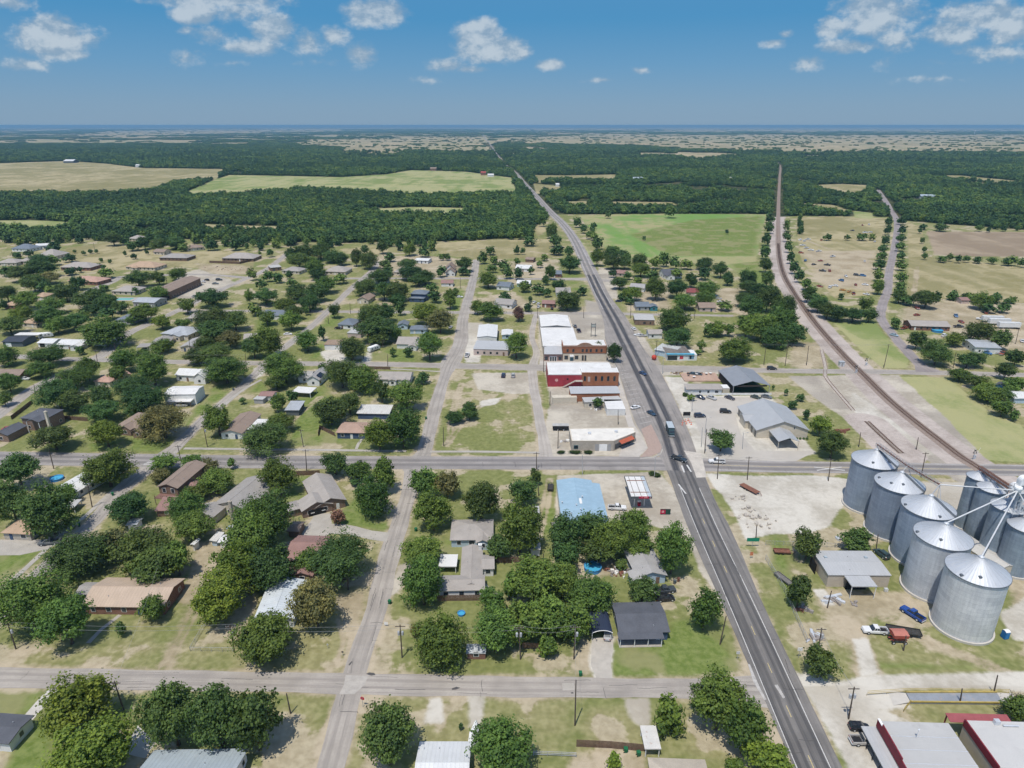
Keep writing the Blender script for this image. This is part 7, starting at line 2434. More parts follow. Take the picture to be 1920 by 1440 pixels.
mb.lathe([(.7, TH - 2.2), (1.0, TH - 1.2), (.9, TH - .8), (0, TH - .6)], 16, (-1.9, -1.2))
mb.build('distributor', WHITE, tw)
src = Vector((-1.9, -1.2, TH - 1.9))
tgt = [(SIL[0][0], SZR + .4), (SIL[1][0], SZR + .4)]
CW0 = Vector((SIL[2][0][0] + 4.6, SIL[2][0][1] + 4.2, SZR + 1.2))
for (xy, z) in tgt:
 mb = MB()
 mb.tube(src, Vector((xy[0] - TB.x, xy[1] - TB.y, z)), .18, None, 10)
 mb.build('spout', SPOUT, tw)
for q in (CW0, Vector((TB.x + 9, TB.y + 2.5, 14)), Vector((TB.x + 4.5, TB.y - 14, 8))):
 mb = MB()
 mb.tube(src, q - TB, .16, None, 10)
 mb.build('spout', SPOUT, tw)
mb = MB()
mb.tube(Vector((.4, -1.0, TH - 2)), Vector((.2, -1.3, 6.5)), .20, None, 10)
mb.tube(Vector((.2, -1.3, 6.5)), Vector((6, -9, .8)), .18, None, 10)
mb.build('downpipe', SPOUT, tw)

# conveyor catwalk along the silo tops and a second over the slim bins
cw = empty('conveyor', (0, 0, 0))
tag(cw, 'long conveyor truss running along the tops of the three farther silos', 'conveyor')
A0 = Vector((SIL[4][0][0] - .5, SIL[4][0][1] + 3.4, SZR + 1.7))
A0 = Vector((SIL[4][0][0] + .3, SIL[4][0][1] + 1.0, SZR + 1.5))
CWS = [A0, Vector((SIL[3][0][0] + 2.2, SIL[3][0][1] + 1.6, SZR + 1.4)), CW0]
mb = MB()
for p, q in zip(CWS[:-1], CWS[1:]):
 lattice(mb, p, q, 1.0, max(4, int((q - p).length / 1.2)), .06, .035)
mb.build('truss', M('dull_steel', (.33, .34, .35), .6, .2, 1, .2), cw)
mb = MB()
for p, q in zip(CWS[:-1], CWS[1:]):
 mb.tube(p, q, .26, None, 8)
mb.build('conveyor_tube', RUST, cw)
mb = MB()
for k in (2, 3, 4):
 xy = SIL[k][0]
 top = min(CWS, key=lambda v: (v.x - xy[0]) ** 2 + (v.y - xy[1]) ** 2)
 mb.tube(top, Vector((xy[0], xy[1], SZR + .4)), .14, None, 8)
 mb.tube(top, Vector((xy[0] + 4.4, xy[1] + 2.2, SH + 1)), .08, None, 6)
mb.tube(CW0, CW0 + Vector((-.6, -1.2, -5)), .08, None, 6)
mb.build('spout', GREYPOLE, cw)
cw2 = empty('conveyor', (0, 0, 0))
tag(cw2, 'rusty conveyor truss sloping over the slim dark bins', 'conveyor')
mb = MB()
p_, q_ = Vector((BXY[0][0], BXY[0][1] + .5, BXY[0][2] + 1.2)), Vector((BXY[2][0] + 1, BXY[2][1] + 2.5, BXY[2][2] + 2.4))
lattice(mb, p_, q_, 1.0, 20, .06, .035)
mb.build('truss', RUST, cw2)
mb = MB()
mb.tube(p_, q_, .24, None, 8)
for b_ in BXY[:3]:
 t_ = p_.lerp(q_, max(0, min(1, (b_[0] - p_.x) / (q_.x - p_.x + 1e-6))))
 mb.tube(t_, Vector((b_[0], b_[1], b_[2] + .3)), .1, None, 6)
mb.build('conveyor_tube', M('dull_steel'), cw2)
g = G(1905, 912, 17)
dr = empty('white_cyclone', (g.x, g.y, 0))
tag(dr, 'round topped white dust collector behind the lattice tower', 'dust collector')
mb = MB()
mb.lathe([(.9, 0), (.9, 15.5), (1.5, 15.6), (1.5, 17)] + [(1.5 * math.cos(a), 17 + 1.3 * math.sin(a)) for a in (.4, .8, 1.2, 1.57)], 20)
mb.build('drum', WHITE, dr)
# the long low grain shed between the silo rows
house('long low grain shed with a pale ribbed roof between the silos',None,(1875,1068),(1908,1062),(1800,962),3.2,'v','gable',.28,W_CREAM,M_roof('pale_ribbed_roof',(.50,.485,.45),'metal',.06,.6),oh=.1,cat='grain shed',name='grain_shed',win=False,door=False,vents=0)

# ------------------------------------------------------------------ pale red-trimmed store at the lower right corner
c_, rz_, L_, W_ = frame_of((1713, 1470), (1860, 1475), (1656, 1352), 4.2)
r_ = empty('store_building', c_, rz_)
tag(r_, 'flat grey roofed store with a red parapet and dark awning', 'store')
LAND.append((1740, 1400, 'the red parapet store'))
RED = M('dark_red_sheet', (.20, .022, .035), .6, .12, .8)
RED_TOP = M('weathered_red_roof', (.30, .085, .09), .7, .12, .8)
add_box(r_, 'wall', W_TAN, -L_ / 2, -W_ / 2, 0, L_ / 2, W_ / 2, 4.0)
add_box(r_, 'flat_roof', F_GREY, -L_ / 2 + .3, -W_ / 2, 4.003, L_ / 2, W_ / 2, 4.2)
add_box(r_, 'red_parapet', RED, -L_ / 2 - .1, -W_ / 2, 2.9, -L_ / 2 + .12, W_ / 2, 4.75)
add_box(r_, 'parapet_step', RED, -L_ / 2 - .12, -2.5, 4.753, -L_ / 2 + .10, 5.0, 5.3)
add_box(r_, 'parapet_cap', WHITE, -L_ / 2 - .14, 5.003, 4.753, -L_ / 2 + .32, W_ / 2, 4.85)
roof_part(r_, -L_ / 2 - 3.0, -W_ / 2, -L_ / 2 - .15, W_ / 2, 2.7, 'v', 'flat', .1, RM_STEEL, .1, 'awning')
for k in range(6):
 y = -W_ / 2 + .6 + k * (W_ - 1.2) / 5
 add_box(r_, 'awning_post', BLACK, -L_ / 2 - 2.95, y - .06, 0, -L_ / 2 - 2.83, y + .06, 2.45)
add_box(r_, 'dark_front', DARK, -L_ / 2 - .05, -W_ / 2 + .5, .05, -L_ / 2 - .005, W_ / 2 - .5, 2.4)
for k in range(3):
 y = -W_ / 2 + W_ * (.3 + .22 * k)
 add_box(r_, 'roof_seam', STEEL, -L_ / 2 + .4, y, 4.203, L_ / 2, y + .12, 4.26)
mb = MB()
mb.tube((1.5 - L_ / 2 + 4, 3, 4.2), (1.5 - L_ / 2 + 4.1, 3, 6.4), .05, None, 6)
mb.lathe([(0, 6.4), (.22, 6.5), (0, 6.7)], 10, (1.5 - L_ / 2 + 4.1, 3))
mb.build('vent_stack', STEEL, r_)
c_, rz_, L_, W_ = frame_of((1873, 1440), (2080, 1446), (1812, 1351), 4.9)
r_ = empty('warehouse', c_, rz_)
tag(r_, 'taller grey roofed warehouse with red edge beside the flat store', 'warehouse')
add_box(r_, 'wall', W_TAN, -L_ / 2, -W_ / 2, 0, L_ / 2, W_ / 2, 4.7)
add_box(r_, 'flat_roof', M('pale_flat_roof', (.50, .49, .47), .8, .07, .15, dirt=(.42, .41, .4)), -L_ / 2 + .3, -W_ / 2, 4.703, L_ / 2, W_ / 2, 4.95)
add_box(r_, 'red_edge', RED, -L_ / 2 - .1, -W_ / 2, 3.6, -L_ / 2 + .14, W_ / 2, 5.3)
roof_part(r_, -L_ / 2 - 2.6, W_ / 2 + .02, -L_ / 2 + 9.5, W_ / 2 + 2.0, 4.4, 'u', 'shed', .12, RED_TOP, .12, 'rear_red_roof')
for x in (-L_ / 2 - 2.3, -L_ / 2 + 9.2):
 add_box(r_, 'post', RED, x - .1, W_ / 2 + 1.7, 0, x + .1, W_ / 2 + 1.9, 4.5)
add_box(r_, 'air_conditioner', STEEL, -L_ / 2 + 5.2, 4.2, 4.953, -L_ / 2 + 6.2, 5.0, 5.9)
mb = MB()
mb.tube((-L_ / 2 + 6.6, 4, 5.2), (-L_ / 2 + 9.6, 4, 5.2), .18, None, 8)
mb.build('duct', STEEL, r_)

# ------------------------------------------------------------------ weighbridge
r_ = empty('weighbridge', G(1790, 1313))
tag(r_, 'steel deck weighbridge with yellow side rails on pale gravel', 'weighbridge')
o_ = G(1790, 1313)
dk = [G(1698, 1302) - o_, G(1868, 1302) - o_, G(1879, 1322) - o_, G(1707, 1320) - o_]
mb = MB()
mb.slab([(p.x, p.y, .55) for p in dk[::-1]], .5)
mb.build('deck', M('scale_deck', (.29, .31, .34), .6, .15, .5, .2, dirt=(.45, .36, .30)), r_)
for a, b_ in ((dk[0], dk[1]), (dk[3], dk[2])):
 mb = MB()
 d = (b_ - a).normalized()
 n_v = Vector((-d.y, d.x, 0)) * .12
 mb.slab([(*(a - n_v)[:2], .86), (*(b_ - n_v)[:2], .86), (*(b_ + n_v)[:2], .86), (*(a + n_v)[:2], .86)], .30)
 mb.build('side_rail', YELLOW, r_)
for a, c2 in (((1667, 1298), (1698, 1302)),):
 mb = MB()
 q = [G(1665, 1297) - o_, G(1697, 1303) - o_, G(1706, 1320) - o_, G(1675, 1323) - o_]
 mb.face([(q[0].x, q[0].y, .03), (q[3].x, q[3].y, .03), (q[2].x, q[2].y, .55), (q[1].x, q[1].y, .55)])
 mb.build('ramp', M('pale_concrete'), r_)
mb = MB()
q = [G(1868, 1302) - o_, G(1898, 1300) - o_, G(1908, 1321) - o_, G(1879, 1322) - o_]
mb.face([(q[0].x, q[0].y, .55), (q[3].x, q[3].y, .55), (q[2].x, q[2].y, .03), (q[1].x, q[1].y, .03)])
mb.build('ramp', M('pale_concrete'), r_)
fence('rail', [(1694, 1335), (1706, 1320)], 1.1, 'short yellow guard rail at the weighbridge ramp', YELLOW, 1.5, 'guard_rail')

# ------------------------------------------------------------------ petrol station shop, canopy and signs
c_, rz_, L_, W_ = frame_of((1054, 986), (1140, 986), (1049, 900), 4.0)
h_ = house('long shop with a sky blue ribbed metal roof beside the fuel canopy','the sky blue roof',(1054,986),(1128,986),(1049,900),4.0,'v','gable',.16,W_WHITE,RM_BLUE,oh=.1,cat='shop',name='shop',win=False,door=False,vents=0)
L2_ = frame_of((1054, 986), (1128, 986), 5, 4.0)[2]
Wd_ = frame_of((1054, 986), (1128, 986), (1049, 900), 4.0)[3]
mb = MB()
mb.slab([(L2_/2+.003,-Wd_/2,3.9),(L2_/2+2.6,-Wd_/2,3.5),(L2_/2+2.6,Wd_/2-1.5,3.5),(L2_/2+.003,Wd_/2-1.5,3.9)],.14,[(0,0),(0,2.6),(Wd_,2.6),(Wd_,0)])
mb.build('side_canopy', RM_BLUE, h_)
add_box(h_, 'side_wall', W_WHITE, L2_ / 2 + .2, -Wd_ / 2 + .4, 0, L2_ / 2 + 2.2, Wd_ / 2 - 1.9, 3.3)
add_box(h_, 'skylight', W_WHITE, .4, -2.6, 4.0 + .16 * (L2_ / 2 - 1.4) + .02, 1.2, .6, 4.0 + .16 * (L2_ / 2 - .3) + .03)
for (x, y) in ((-2.8, -8.6), (.3, -6.6), (-.8, -4), (1.5, 1), (-5, -1.5)):
 mb = MB()
 zz = 4.0 + .16 * (L2_ / 2 - abs(x))
 mb.tube((x, y, zz - .1), (x, y, zz + .6), .16, None, 8)
 mb.lathe([(.28, zz + .6), (.28, zz + .75), (0, zz + .85)], 10, (x, y))
 mb.build('roof_vent', STEEL, h_)
# fuel canopy
zc_ = 5.2
fa, fb, fc = G(1183, 931, zc_), G(1223, 931, zc_), G(1173, 892, zc_)
u_ = Vector((fb.x - fa.x, fb.y - fa.y, 0))
Lc = u_.length
u_ /= Lc
v_ = Vector((-u_.y, u_.x, 0))
Wc = abs((fc - fa).dot(v_))
cc_ = (fa + fb) / 2 + v_ * Wc / 2
r_ = empty('fuel_canopy', (cc_.x, cc_.y, 0), math.atan2(u_.y, u_.x))
tag(r_, 'white topped fuel station canopy with a red front fascia', 'canopy')
LAND.append((1195, 925, 'the fuel canopy'))
x0, y0, x1, y1 = -Lc / 2, -Wc / 2, Lc / 2, Wc / 2
add_box(r_, 'canopy_deck', F_WHITE, x0 + .1, y0 + .1, zc_ - .55, x1 - .1, y1 - .1, zc_ - .22)
mb = MB()
mb.box(x0, y0, zc_ - .8, x0 + .1, y1, zc_)
mb.box(x1 - .1, y0, zc_ - .8, x1, y1, zc_)
mb.box(x0 + .1, y1 - .1, zc_ - .8, x1 - .1, y1, zc_)
mb.build('fascia', M('dark_grey_fascia', (.10, .11, .12), .5, .1), r_)
CRIM = M('crimson_fascia', (.42, .012, .05), .45, .06)
add_box(r_, 'red_fascia', CRIM, x0 + Lc * .38, y0, zc_ - .8, x1 - Lc * .15, y0 + .09, zc_)
mb = MB()
mb.box(x0 + .1, y0, zc_ - .8, x0 + Lc * .38 - .003, y0 + .085, zc_)
mb.box(x1 - Lc * .15 + .003, y0, zc_ - .8, x1 - .1, y0 + .085, zc_)
mb.build('fascia_end', MATS['dark_grey_fascia'], r_)
mb = MB()
for x, w_ in ((.50, .05), (.62, .17)):
 mb.box(x0 + Lc * x, y0 - .02, zc_ - .55, x0 + Lc * (x + w_), y0 - .003, zc_ - .25)
mb.box(x1 - Lc * .10, y0 - .02, zc_ - .58, x1 - Lc * .06, y0 - .003, zc_ - .22)
mb.build('pale_lettering_band', M('pale_red', (.65, .3, .3), .5, .05), r_)
add_box(r_, 'deck_margin', M('grey_blue_margin', (.42, .47, .51), .6, .1), x1 - Lc * .17, y0 + .15, zc_ - .217, x1 - .15, y1 - .15, zc_ - .19)
mb = MB()
for y in (y0 + Wc * .22, y0 + Wc * .78):
 mb.box(x0 + .4, y - .12, zc_ - .215, x1 - .4, y + .12, zc_ - .08)
mb.build('roof_beam', RUST, r_)
mb = MB()
for x in (x0 + Lc * .2, 0, x1 - Lc * .2):
 mb.box(x - .07, y0 + .4, zc_ - .216, x + .07, y1 - .4, zc_ - .12)
mb.build('roof_joint', M('roof_tar', (.16, .14, .13), .9, .2), r_)
for y in (y0 + Wc * .2, y1 - Wc * .2):
 for x in (-1.6, 1.6):
  add_box(r_, 'column', TRIM, x - .15, y - .15, 0, x + .15, y + .15, zc_ - .56)

def lettering(body, size, par, loc, rot, mat, ext=.01):
 cu_ = bpy.data.curves.new('lettering', 'FONT')
 cu_.body, cu_.size, cu_.extrude = body, size, ext
 cu_.align_x, cu_.align_y = 'CENTER', 'CENTER'
 tmp = bpy.data.objects.new('tmp_text', cu_)
 COL.objects.link(tmp)
 dg = bpy.context.evaluated_depsgraph_get()
 me = bpy.data.meshes.new_from_object(tmp.evaluated_get(dg))
 bpy.data.objects.remove(tmp)
 me.materials.clear()
 o = link_mesh('lettering', me, mat, par)
 o.location, o.rotation_euler = loc, rot
 return o

for y in (y0 + Wc * .2, y1 - Wc * .2):
 g = cc_ + v_ * y
 p_ = empty('fuel_pump', (g.x, g.y, 0), math.atan2(u_.y, u_.x))
 tag(p_,'red fuel pump on its kerb island, ' + ('front one under the canopy' if y < 0 else 'rear one under the canopy'),'fuel pump','fuel pumps under the canopy')
 add_box(p_, 'island', CONC, -1.4, -.7, 0, 1.4, .7, .18)
 add_box(p_, 'pump_body', CRIM, -.45, -.3, .18, .45, .3, 1.75)
 add_box(p_, 'display', BLACK, -.35, -.32, 1.15, .35, -.302, 1.6)
 add_box(p_, 'pump_top', WHITE, -.5, -.34, 1.753, .5, .34, 2.0)
# low road sign with red and green boards
g = G(1247, 965)
r_ = empty('price_sign', g)
tag(r_, 'low red and green roadside sign board on a grass island', 'sign')
add_box(r_, 'red_board', CRIM, -1.6, -.1, .3, .05, .1, 1.9)
add_box(r_, 'green_board', M('dark_green_board', (.02, .07, .05), .5, .1), .055, -.1, .3, 1.6, .1, 1.9)
add_box(r_, 'frame_cap', BLACK, -1.65, -.14, 1.903, 1.65, .14, 2.0)
mb = MB()
mb.lathe([(0, 0), (.42, 0), (.42, .02), (0, .02)], 20)
o = mb.build('round_emblem', M('pale_red', (.65, .3, .3), .5, .05), r_)
o.location, o.rotation_euler = (-.8, -.11, 1.15), (math.pi / 2, 0, 0)
for x in (-1.2, 1.2):
 add_box(r_, 'post', BLACK, x - .06, -.06, 0, x + .06, .06, .3)

# ------------------------------------------------------------------ downtown
def win_row(par, xs, y, z, w, h, arched=False, side='f'):
 for x in xs:
  window_on(par, (x, y, z), side, w, h, True, W_BROWN)
  if arched:
   mb = MB()
   for i in range(6):
    a0, a1 = math.pi * i / 6, math.pi * (i + 1) / 6
    mb.face([(x,y-.055,z+h/2),(x+math.cos(a0)*(w/2+.05),y-.055,z+h/2+math.sin(a0)*w/2),(x+math.cos(a1)*(w/2+.05),y-.055,z+h/2+math.sin(a1)*w/2)])
   mb.build('window_arch', GLASS, par)

# long white hall with the small brick shop front
c_, rz_, L_, W_ = frame_of((1018, 652), (1084, 641), (1016, 593), 5.0)
r_ = empty('long_hall', c_, rz_)
a_, b_ = G(1017, 640, 5.0), G(1015, 593, 5.0)
L_ = (G(1082, 640, 5.0) - a_).length
W_ = b_.y - G(1017, 650, 5.0).y
r_.location = ((a_.x + G(1082, 640, 5.0).x) / 2, G(1017, 650, 5.0).y + W_ / 2, 0)
r_.rotation_euler = (0, 0, 0)
tag(r_, 'long white roofed hall behind the brick shop fronts', 'hall')
LAND.append((1045, 615, 'the long white hall'))
add_box(r_, 'wall', W_CREAM, -L_ / 2, -W_ / 2, 0, L_ / 2, W_ / 2, 4.7)
add_box(r_, 'lower_roof', F_WHITE, -L_ / 2 - .1, -W_ / 2 - .1, 4.703, L_ / 2 + .1, W_ * .10, 5.0)
add_box(r_, 'upper_wall', W_GREY, -L_ / 2 + .1, W_ * .10 + .003, 4.703, L_ / 2 - 1, W_ / 2 - .1, 5.6)
mb = MB()
for s in (-1, 1):
 mb.slab([(s*(L_/2-.2-(1 if s > 0 else 0)) ,W_*.09,5.7),(0,W_*.09,6.5),(0,W_/2,6.5),(s*(L_/2-.2-(1 if s > 0 else 0)),W_/2,5.7)][::s],.12)
mb.build('upper_roof', F_WHITE, r_)
fs = -W_ / 2
c_, rz_, L_, W_ = frame_of((1020, 677), (1054, 677), 6, 0)
r_ = empty('brick_shop', c_, 0)
tag(r_, 'single storey pink brick shop with a grey metal awning roof', 'shop')
add_box(r_, 'wall', M_brick('pink_brick', (.36, .22, .19), (.42, .36, .32)), -L_ / 2, -W_ / 2, 0, L_ / 2, W_ / 2, 4.0)
roof_part(r_, -L_ / 2, -W_ / 2 - .6, L_ / 2, W_ / 2 + 1, 4.05, 'u', 'shed', .25, RM_STEEL)
win_row(r_, (-3.6, 3.6), -W_ / 2, 1.5, 1.6, 1.7)
add_box(r_, 'entrance', TRIM, -1.9, -W_ / 2 - .05, .02, 1.9, -W_ / 2 + .02, 2.7)
for x in (-1.2, 0, 1.2):
 add_box(r_, 'door_glass', GLASS, x - .45, -W_ / 2 - .08, .1, x + .45, -W_ / 2 - .052, 2.4)
# two storey brick building with a stepped pediment
c_, rz_, L_, W_ = frame_of((1055, 677), (1137, 677), 11.5, 0)
r_ = empty('brick_building', c_, 0)
tag(r_, 'two storey orange brick building with a curved pediment and cream ground floor', 'building')
LAND.append((1095, 660, 'the pediment brick building'))
H_ = 8.0
add_box(r_, 'ground_floor', W_CREAM, -L_ / 2, -W_ / 2, 0, L_ / 2, W_ / 2, 4.2)
add_box(r_, 'upper_wall', W_ORANGE, -L_ / 2, -W_ / 2 - .04, 4.203, L_ / 2, W_ / 2, H_ - .1)
add_box(r_, 'roof', F_WHITE, -L_ / 2 + .3, -W_ / 2 + .35, H_ - .097, L_ / 2 - .3, W_ / 2 - .1, H_ + .02)
mb = MB()
pts = [(-L_/2,H_-.097),(L_/2,H_-.097),(L_/2,H_+.5),(4.2,H_+.5)]+[(4.2-4.2*(i/8)*2 if False else 3.4*math.cos(math.pi*i/10),H_+.5+1.5*math.sin(math.pi*i/10)) for i in range(1,10)]+[(-4.2,H_+.5),(-L_/2,H_+.5)]
front = [(x, -W_ / 2 - .04, z) for x, z in pts]
back = [(x, -W_ / 2 + .33, z) for x, z in pts]
mb.face(front)
mb.face(back[::-1])
for i in range(len(pts)):
 j = (i + 1) % len(pts)
 mb.face([front[i], back[i], back[j], front[j]])
mb.build('pediment', W_ORANGE, r_)
mb = MB()
for z in (4.25, 7.3):
 mb.box(-L_ / 2, -W_ / 2 - .14, z, L_ / 2, -W_ / 2 - .043, z + .22)
mb.build('string_course', M_brick('dark_brick', (.22, .085, .05), (.2, .14, .1)), r_)
win_row(r_, [-L_ / 2 + 2.4, -L_ / 2 + 5.4, -1.2, .9, 3.0, 6.0, 8.6], -W_ / 2 - .04, 5.8, 1.0, 1.5)
win_row(r_, [-L_ / 2 + 1.8, -L_ / 2 + 7.2], -W_ / 2, 2.0, 1.7, 1.9)
for x in (-1.0, .4):
 win_row(r_, [x], -W_ / 2, 1.6, .8, 2.6, True)
add_box(r_, 'shop_door', M('teal_door', (.06, .14, .17), .5, .1), -L_ / 2 + 3.8, -W_ / 2 - .07, .02, -L_ / 2 + 5.4, -W_ / 2 + .02, 2.4)
add_box(r_, 'awning', WHITE, -L_ / 2 + 3.6, -W_ / 2 - .9, 2.5, -L_ / 2 + 5.6, -W_ / 2 - .005, 3.4)
# big two storey corner building: red painted side and orange brick end
c_, rz_, L_, W_ = frame_of((1027, 725), (1088, 725), 17, 0)
r_ = empty('corner_building', c_, 0)
tag(r_, 'large white roofed corner building with a crimson painted side wall', 'building')
LAND.append((1058, 715, 'the crimson walled building'))
R_X = G(1151, 700, 6.2).x - c_.x
add_box(r_, 'wall', W_RED, -L_ / 2, -W_ / 2, 0, L_ / 2 + .5, W_ / 2, 6.0)
add_box(r_, 'rear_wall', W_CREAM, L_ / 2 + .503, -W_ / 2 + 6.5, 0, R_X, W_ / 2, 6.0)
add_box(r_, 'roof', F_WHITE, -L_ / 2 + .2, -W_ / 2 + .2, 6.003, R_X - .1, W_ / 2 - .2, 6.2)
add_box(r_, 'parapet', WHITE, -L_ / 2 - .05, -W_ / 2 - .06, 5.9, L_ / 2 + .4, -W_ / 2 + .18, 6.35)
add_box(r_, 'side_parapet', W_BRICK, -L_ / 2 - .06, -W_ / 2 + .183, 5.9, -L_ / 2 + .18, W_ / 2, 6.35)
mb = MB()
mb.lathe([(0, 0), (.75, 0), (.75, .02), (0, .02)], 20)
o = mb.build('pale_mark', M('pale_mural', (.62, .36, .33), .8, .15, 1), r_)
o.location, o.rotation_euler = (-3.6, -W_ / 2 - .012, 3.3), (math.pi / 2, 0, 0)
add_box(r_, 'small_window', DARK, 1.2, -W_ / 2 - .03, 3.4, 2.0, -W_ / 2 + .02, 4.2)
mb = MB()
for i in range(12):                                 # outside stair to the upper floor
 mb.box(-.8 + i * .5, -W_ / 2 - 1.6, i * .28, -.3 + i * .5, -W_ / 2 - .4, i * .28 + .28)
mb.build('outside_stair', CONC, r_)
add_box(r_, 'stair_landing', M('dull_landing', (.40, .36, .31), .9, .1), 5.2, -W_ / 2 - 2.2, 3.25, 8.5, -W_ / 2 - .05, 3.4)
c2_, _, L2, W2_ = frame_of((1090, 725), (1159, 725), 7.5, 0)
q_ = empty('brick_end_building', c2_, 0)
tag(q_, 'two storey orange brick block with five arched windows', 'building')
add_box(q_, 'wall', W_ORANGE, -L2 / 2, -W2_ / 2, 0, L2 / 2, W2_ / 2, 6.6)
add_box(q_, 'roof', F_WHITE, -L2 / 2 + .3, -W2_ / 2 + .3, 6.603, L2 / 2 - .3, W2_ / 2 - .1, 6.8)
add_box(q_, 'parapet', W_ORANGE, -L2 / 2 - .04, -W2_ / 2 - .05, 6.5, L2 / 2 + .04, -W2_ / 2 + .28, 7.1)
add_box(q_, 'side_parapet', WHITE, -L2 / 2 - .04, -W2_ / 2 + .283, 6.5, -L2 / 2 + .28, W2_ / 2, 7.05)
add_box(q_, 'side_parapet', WHITE, L2 / 2 - .28, -W2_ / 2 + .283, 6.5, L2 / 2 + .04, W2_ / 2, 7.05)
win_row(q_, [-L2 / 2 + 1.5, -2.0, .9, 3.8, 6.7], -W2_ / 2, 3.9, 1.0, 1.9, True)
add_box(q_, 'door', W_PINK, -L2 / 2 + 2.9, -W2_ / 2 - .06, 2.6, -L2 / 2 + 4.0, -W2_ / 2 + .02, 5.0)
add_box(q_, 'base_course', M_brick('dark_brick'), -L2 / 2 - .04, -W2_ / 2 - .06, 0, L2 / 2 + .04, -W2_ / 2 - .002, .8)
# row of low buildings below
house('low brick shop row with a grey blue ribbed metal roof','the low brick shop row',(1070,738),(1163,737),(1044,726),4.0,'u','shed',.04,W_ORANGE,RM_STEEL,oh=.2,cat='shop',name='shop',win=False)
house('cream shipping container style store with a flat roof','the cream box store',(1036,746),(1082,745),3.2,2.9,'u','flat',.1,W_CREAM,W_CREAM,cat='store',name='store',win=False,door=False,oh=.02)
house('low grey flat roofed annexe behind a round dark tree',None,(1096,754),(1166,751),5.5,3.0,'u','flat',.1,W_CREAM,F_GREY,cat='annexe',name='annexe',win=True)
house('small white cube shop with a white roof by the parking bays','the small white shop',(1138,767),(1173,767),(1137,749),3.0,'u','flat',.1,W_WHITE,F_WHITE,cat='shop',name='shop',win=False,oh=.05)
# stone corner store with a red awning
zt = 4.3
cor = [(1072, 826.5), (1151, 826.5), (1192, 810), (1189, 801), (1067, 803)]
pw = [G(x, y, zt) for x, y in cor]
r_ = empty('corner_store', (0, 0, 0))
tag(r_, 'pale stone corner store with a flat patched roof and angled front', 'store')
LAND.append((1130, 830, 'the stone corner store'))
poly = [(p.x, p.y) for p in pw]
poly[3] = (poly[3][0], poly[3][1])
mb = MB()
mb.prism(poly, 0, zt - .3)
mb.build('wall', W_STONE, r_)
cxm = sum(p[0] for p in poly) / 5
cym = sum(p[1] for p in poly) / 5
inn = [(cxm + (p[0] - cxm) * .975, cym + (p[1] - cym) * .95) for p in poly]
mb = MB()
mb.prism(inn, zt - .297, zt - .15)
mb.build('roof', F_PATCH, r_)
mb = MB()
for i in range(5):
 a, b_ = poly[i], poly[(i + 1) % 5]
 ia, ib = inn[i], inn[(i + 1) % 5]
 mb.face([(*a, zt - .4), (*b_, zt - .4), (*b_, zt), (*a, zt)])
 mb.face([(*a, zt), (*b_, zt), (*ib, zt), (*ia, zt)])
 mb.face([(*ib, zt - .15), (*ia, zt - .15), (*ia, zt), (*ib, zt)])
mb.build('parapet', W_CREAM, r_)
fy = poly[0][1]
xm = poly[1][0]
add_box(r_, 'garage_door', WHITE, xm - 5.4, fy - .06, .02, xm - 2.4, fy + .02, 2.9)
for x0_ in (xm - 6.9, xm - 2.3):
 add_box(r_, 'shutter_panel', W_GREY, x0_, fy - .05, .02, x0_ + 1.4, fy + .02, 2.9)
window_on(r_, (poly[0][0] + 1.7, fy, 1.7), 'f', 1.5, 1.3, True, M('teal_frame', (.10, .22, .22), .6, .1))
d_ = Vector((poly[2][0] - poly[1][0], poly[2][1] - poly[1][1], 0))
Ld = d_.length
d_ /= Ld
n_v = Vector((d_.y, -d_.x, 0))
p0 = Vector((*poly[1], 0))
mb = MB()
a, b_ = p0 + d_ * (Ld * .22), p0 + d_ * (Ld * .82)
mb.slab([(*(a+n_v*1.7)[:2],2.75),(*(b_+n_v*1.7)[:2],2.75),(*(b_+n_v*.02)[:2],3.5),(*(a+n_v*.02)[:2],3.5)],.08,[(0,2),(7,2),(7,0),(0,0)])
mb.build('awning', M('orange_red_awning', (.40, .10, .055), .7, .15, 1.5, dirt=(.5, .24, .16)), r_)
mb = MB()
a, b_ = p0 + d_ * (Ld * .06), p0 + d_ * (Ld * .95)
mb.face([(*(a + n_v * .03)[:2], .4), (*(b_ + n_v * .03)[:2], .4), (*(b_ + n_v * .03)[:2], 2.6), (*(a + n_v * .03)[:2], 2.6)])
mb.build('shop_window', GLASS, r_)
for (x, y) in ((-6, 3), (4.5, 4.5)):
 add_box(r_, 'air_conditioner', STEEL, cxm + x - .6, cym + y - .5 - 3, zt - .147, cxm + x + .6, cym + y + .5 - 3, zt + .6)
# blue edged mural shop on the right of the main street
c_, rz_, L_, W_ = frame_of((1250, 676), (1306, 676), 8, 0)
r_ = empty('mural_shop', c_, 0)
tag(r_, 'white walled shop with a blue eave and painted murals', 'shop')
LAND.append((1265, 668, 'the mural shop'))
add_box(r_, 'wall', W_WHITE, -L_ / 2, -W_ / 2, 0, L_ / 2, W_ / 2, 3.3)
add_box(r_, 'roof', M('tar_roof', (.17, .15, .135), .9, .25, .4, dirt=(.5, .48, .45)), -L_ / 2, -W_ / 2 + 1.0, 3.303, L_ / 2 - 3, W_ / 2 + 6, 3.5)
add_box(r_, 'blue_eave', M('cyan_board', (.10, .36, .50), .6, .1), -L_ / 2 - .3, -W_ / 2 - .5, 3.303, L_ / 2 - 1.5, -W_ / 2 + .98, 3.7)
add_box(r_, 'dark_frontage', GLASS, -L_ / 2 + .3, -W_ / 2 - .06, .3, -L_ / 2 + 5.4, -W_ / 2 - .005, 2.7)
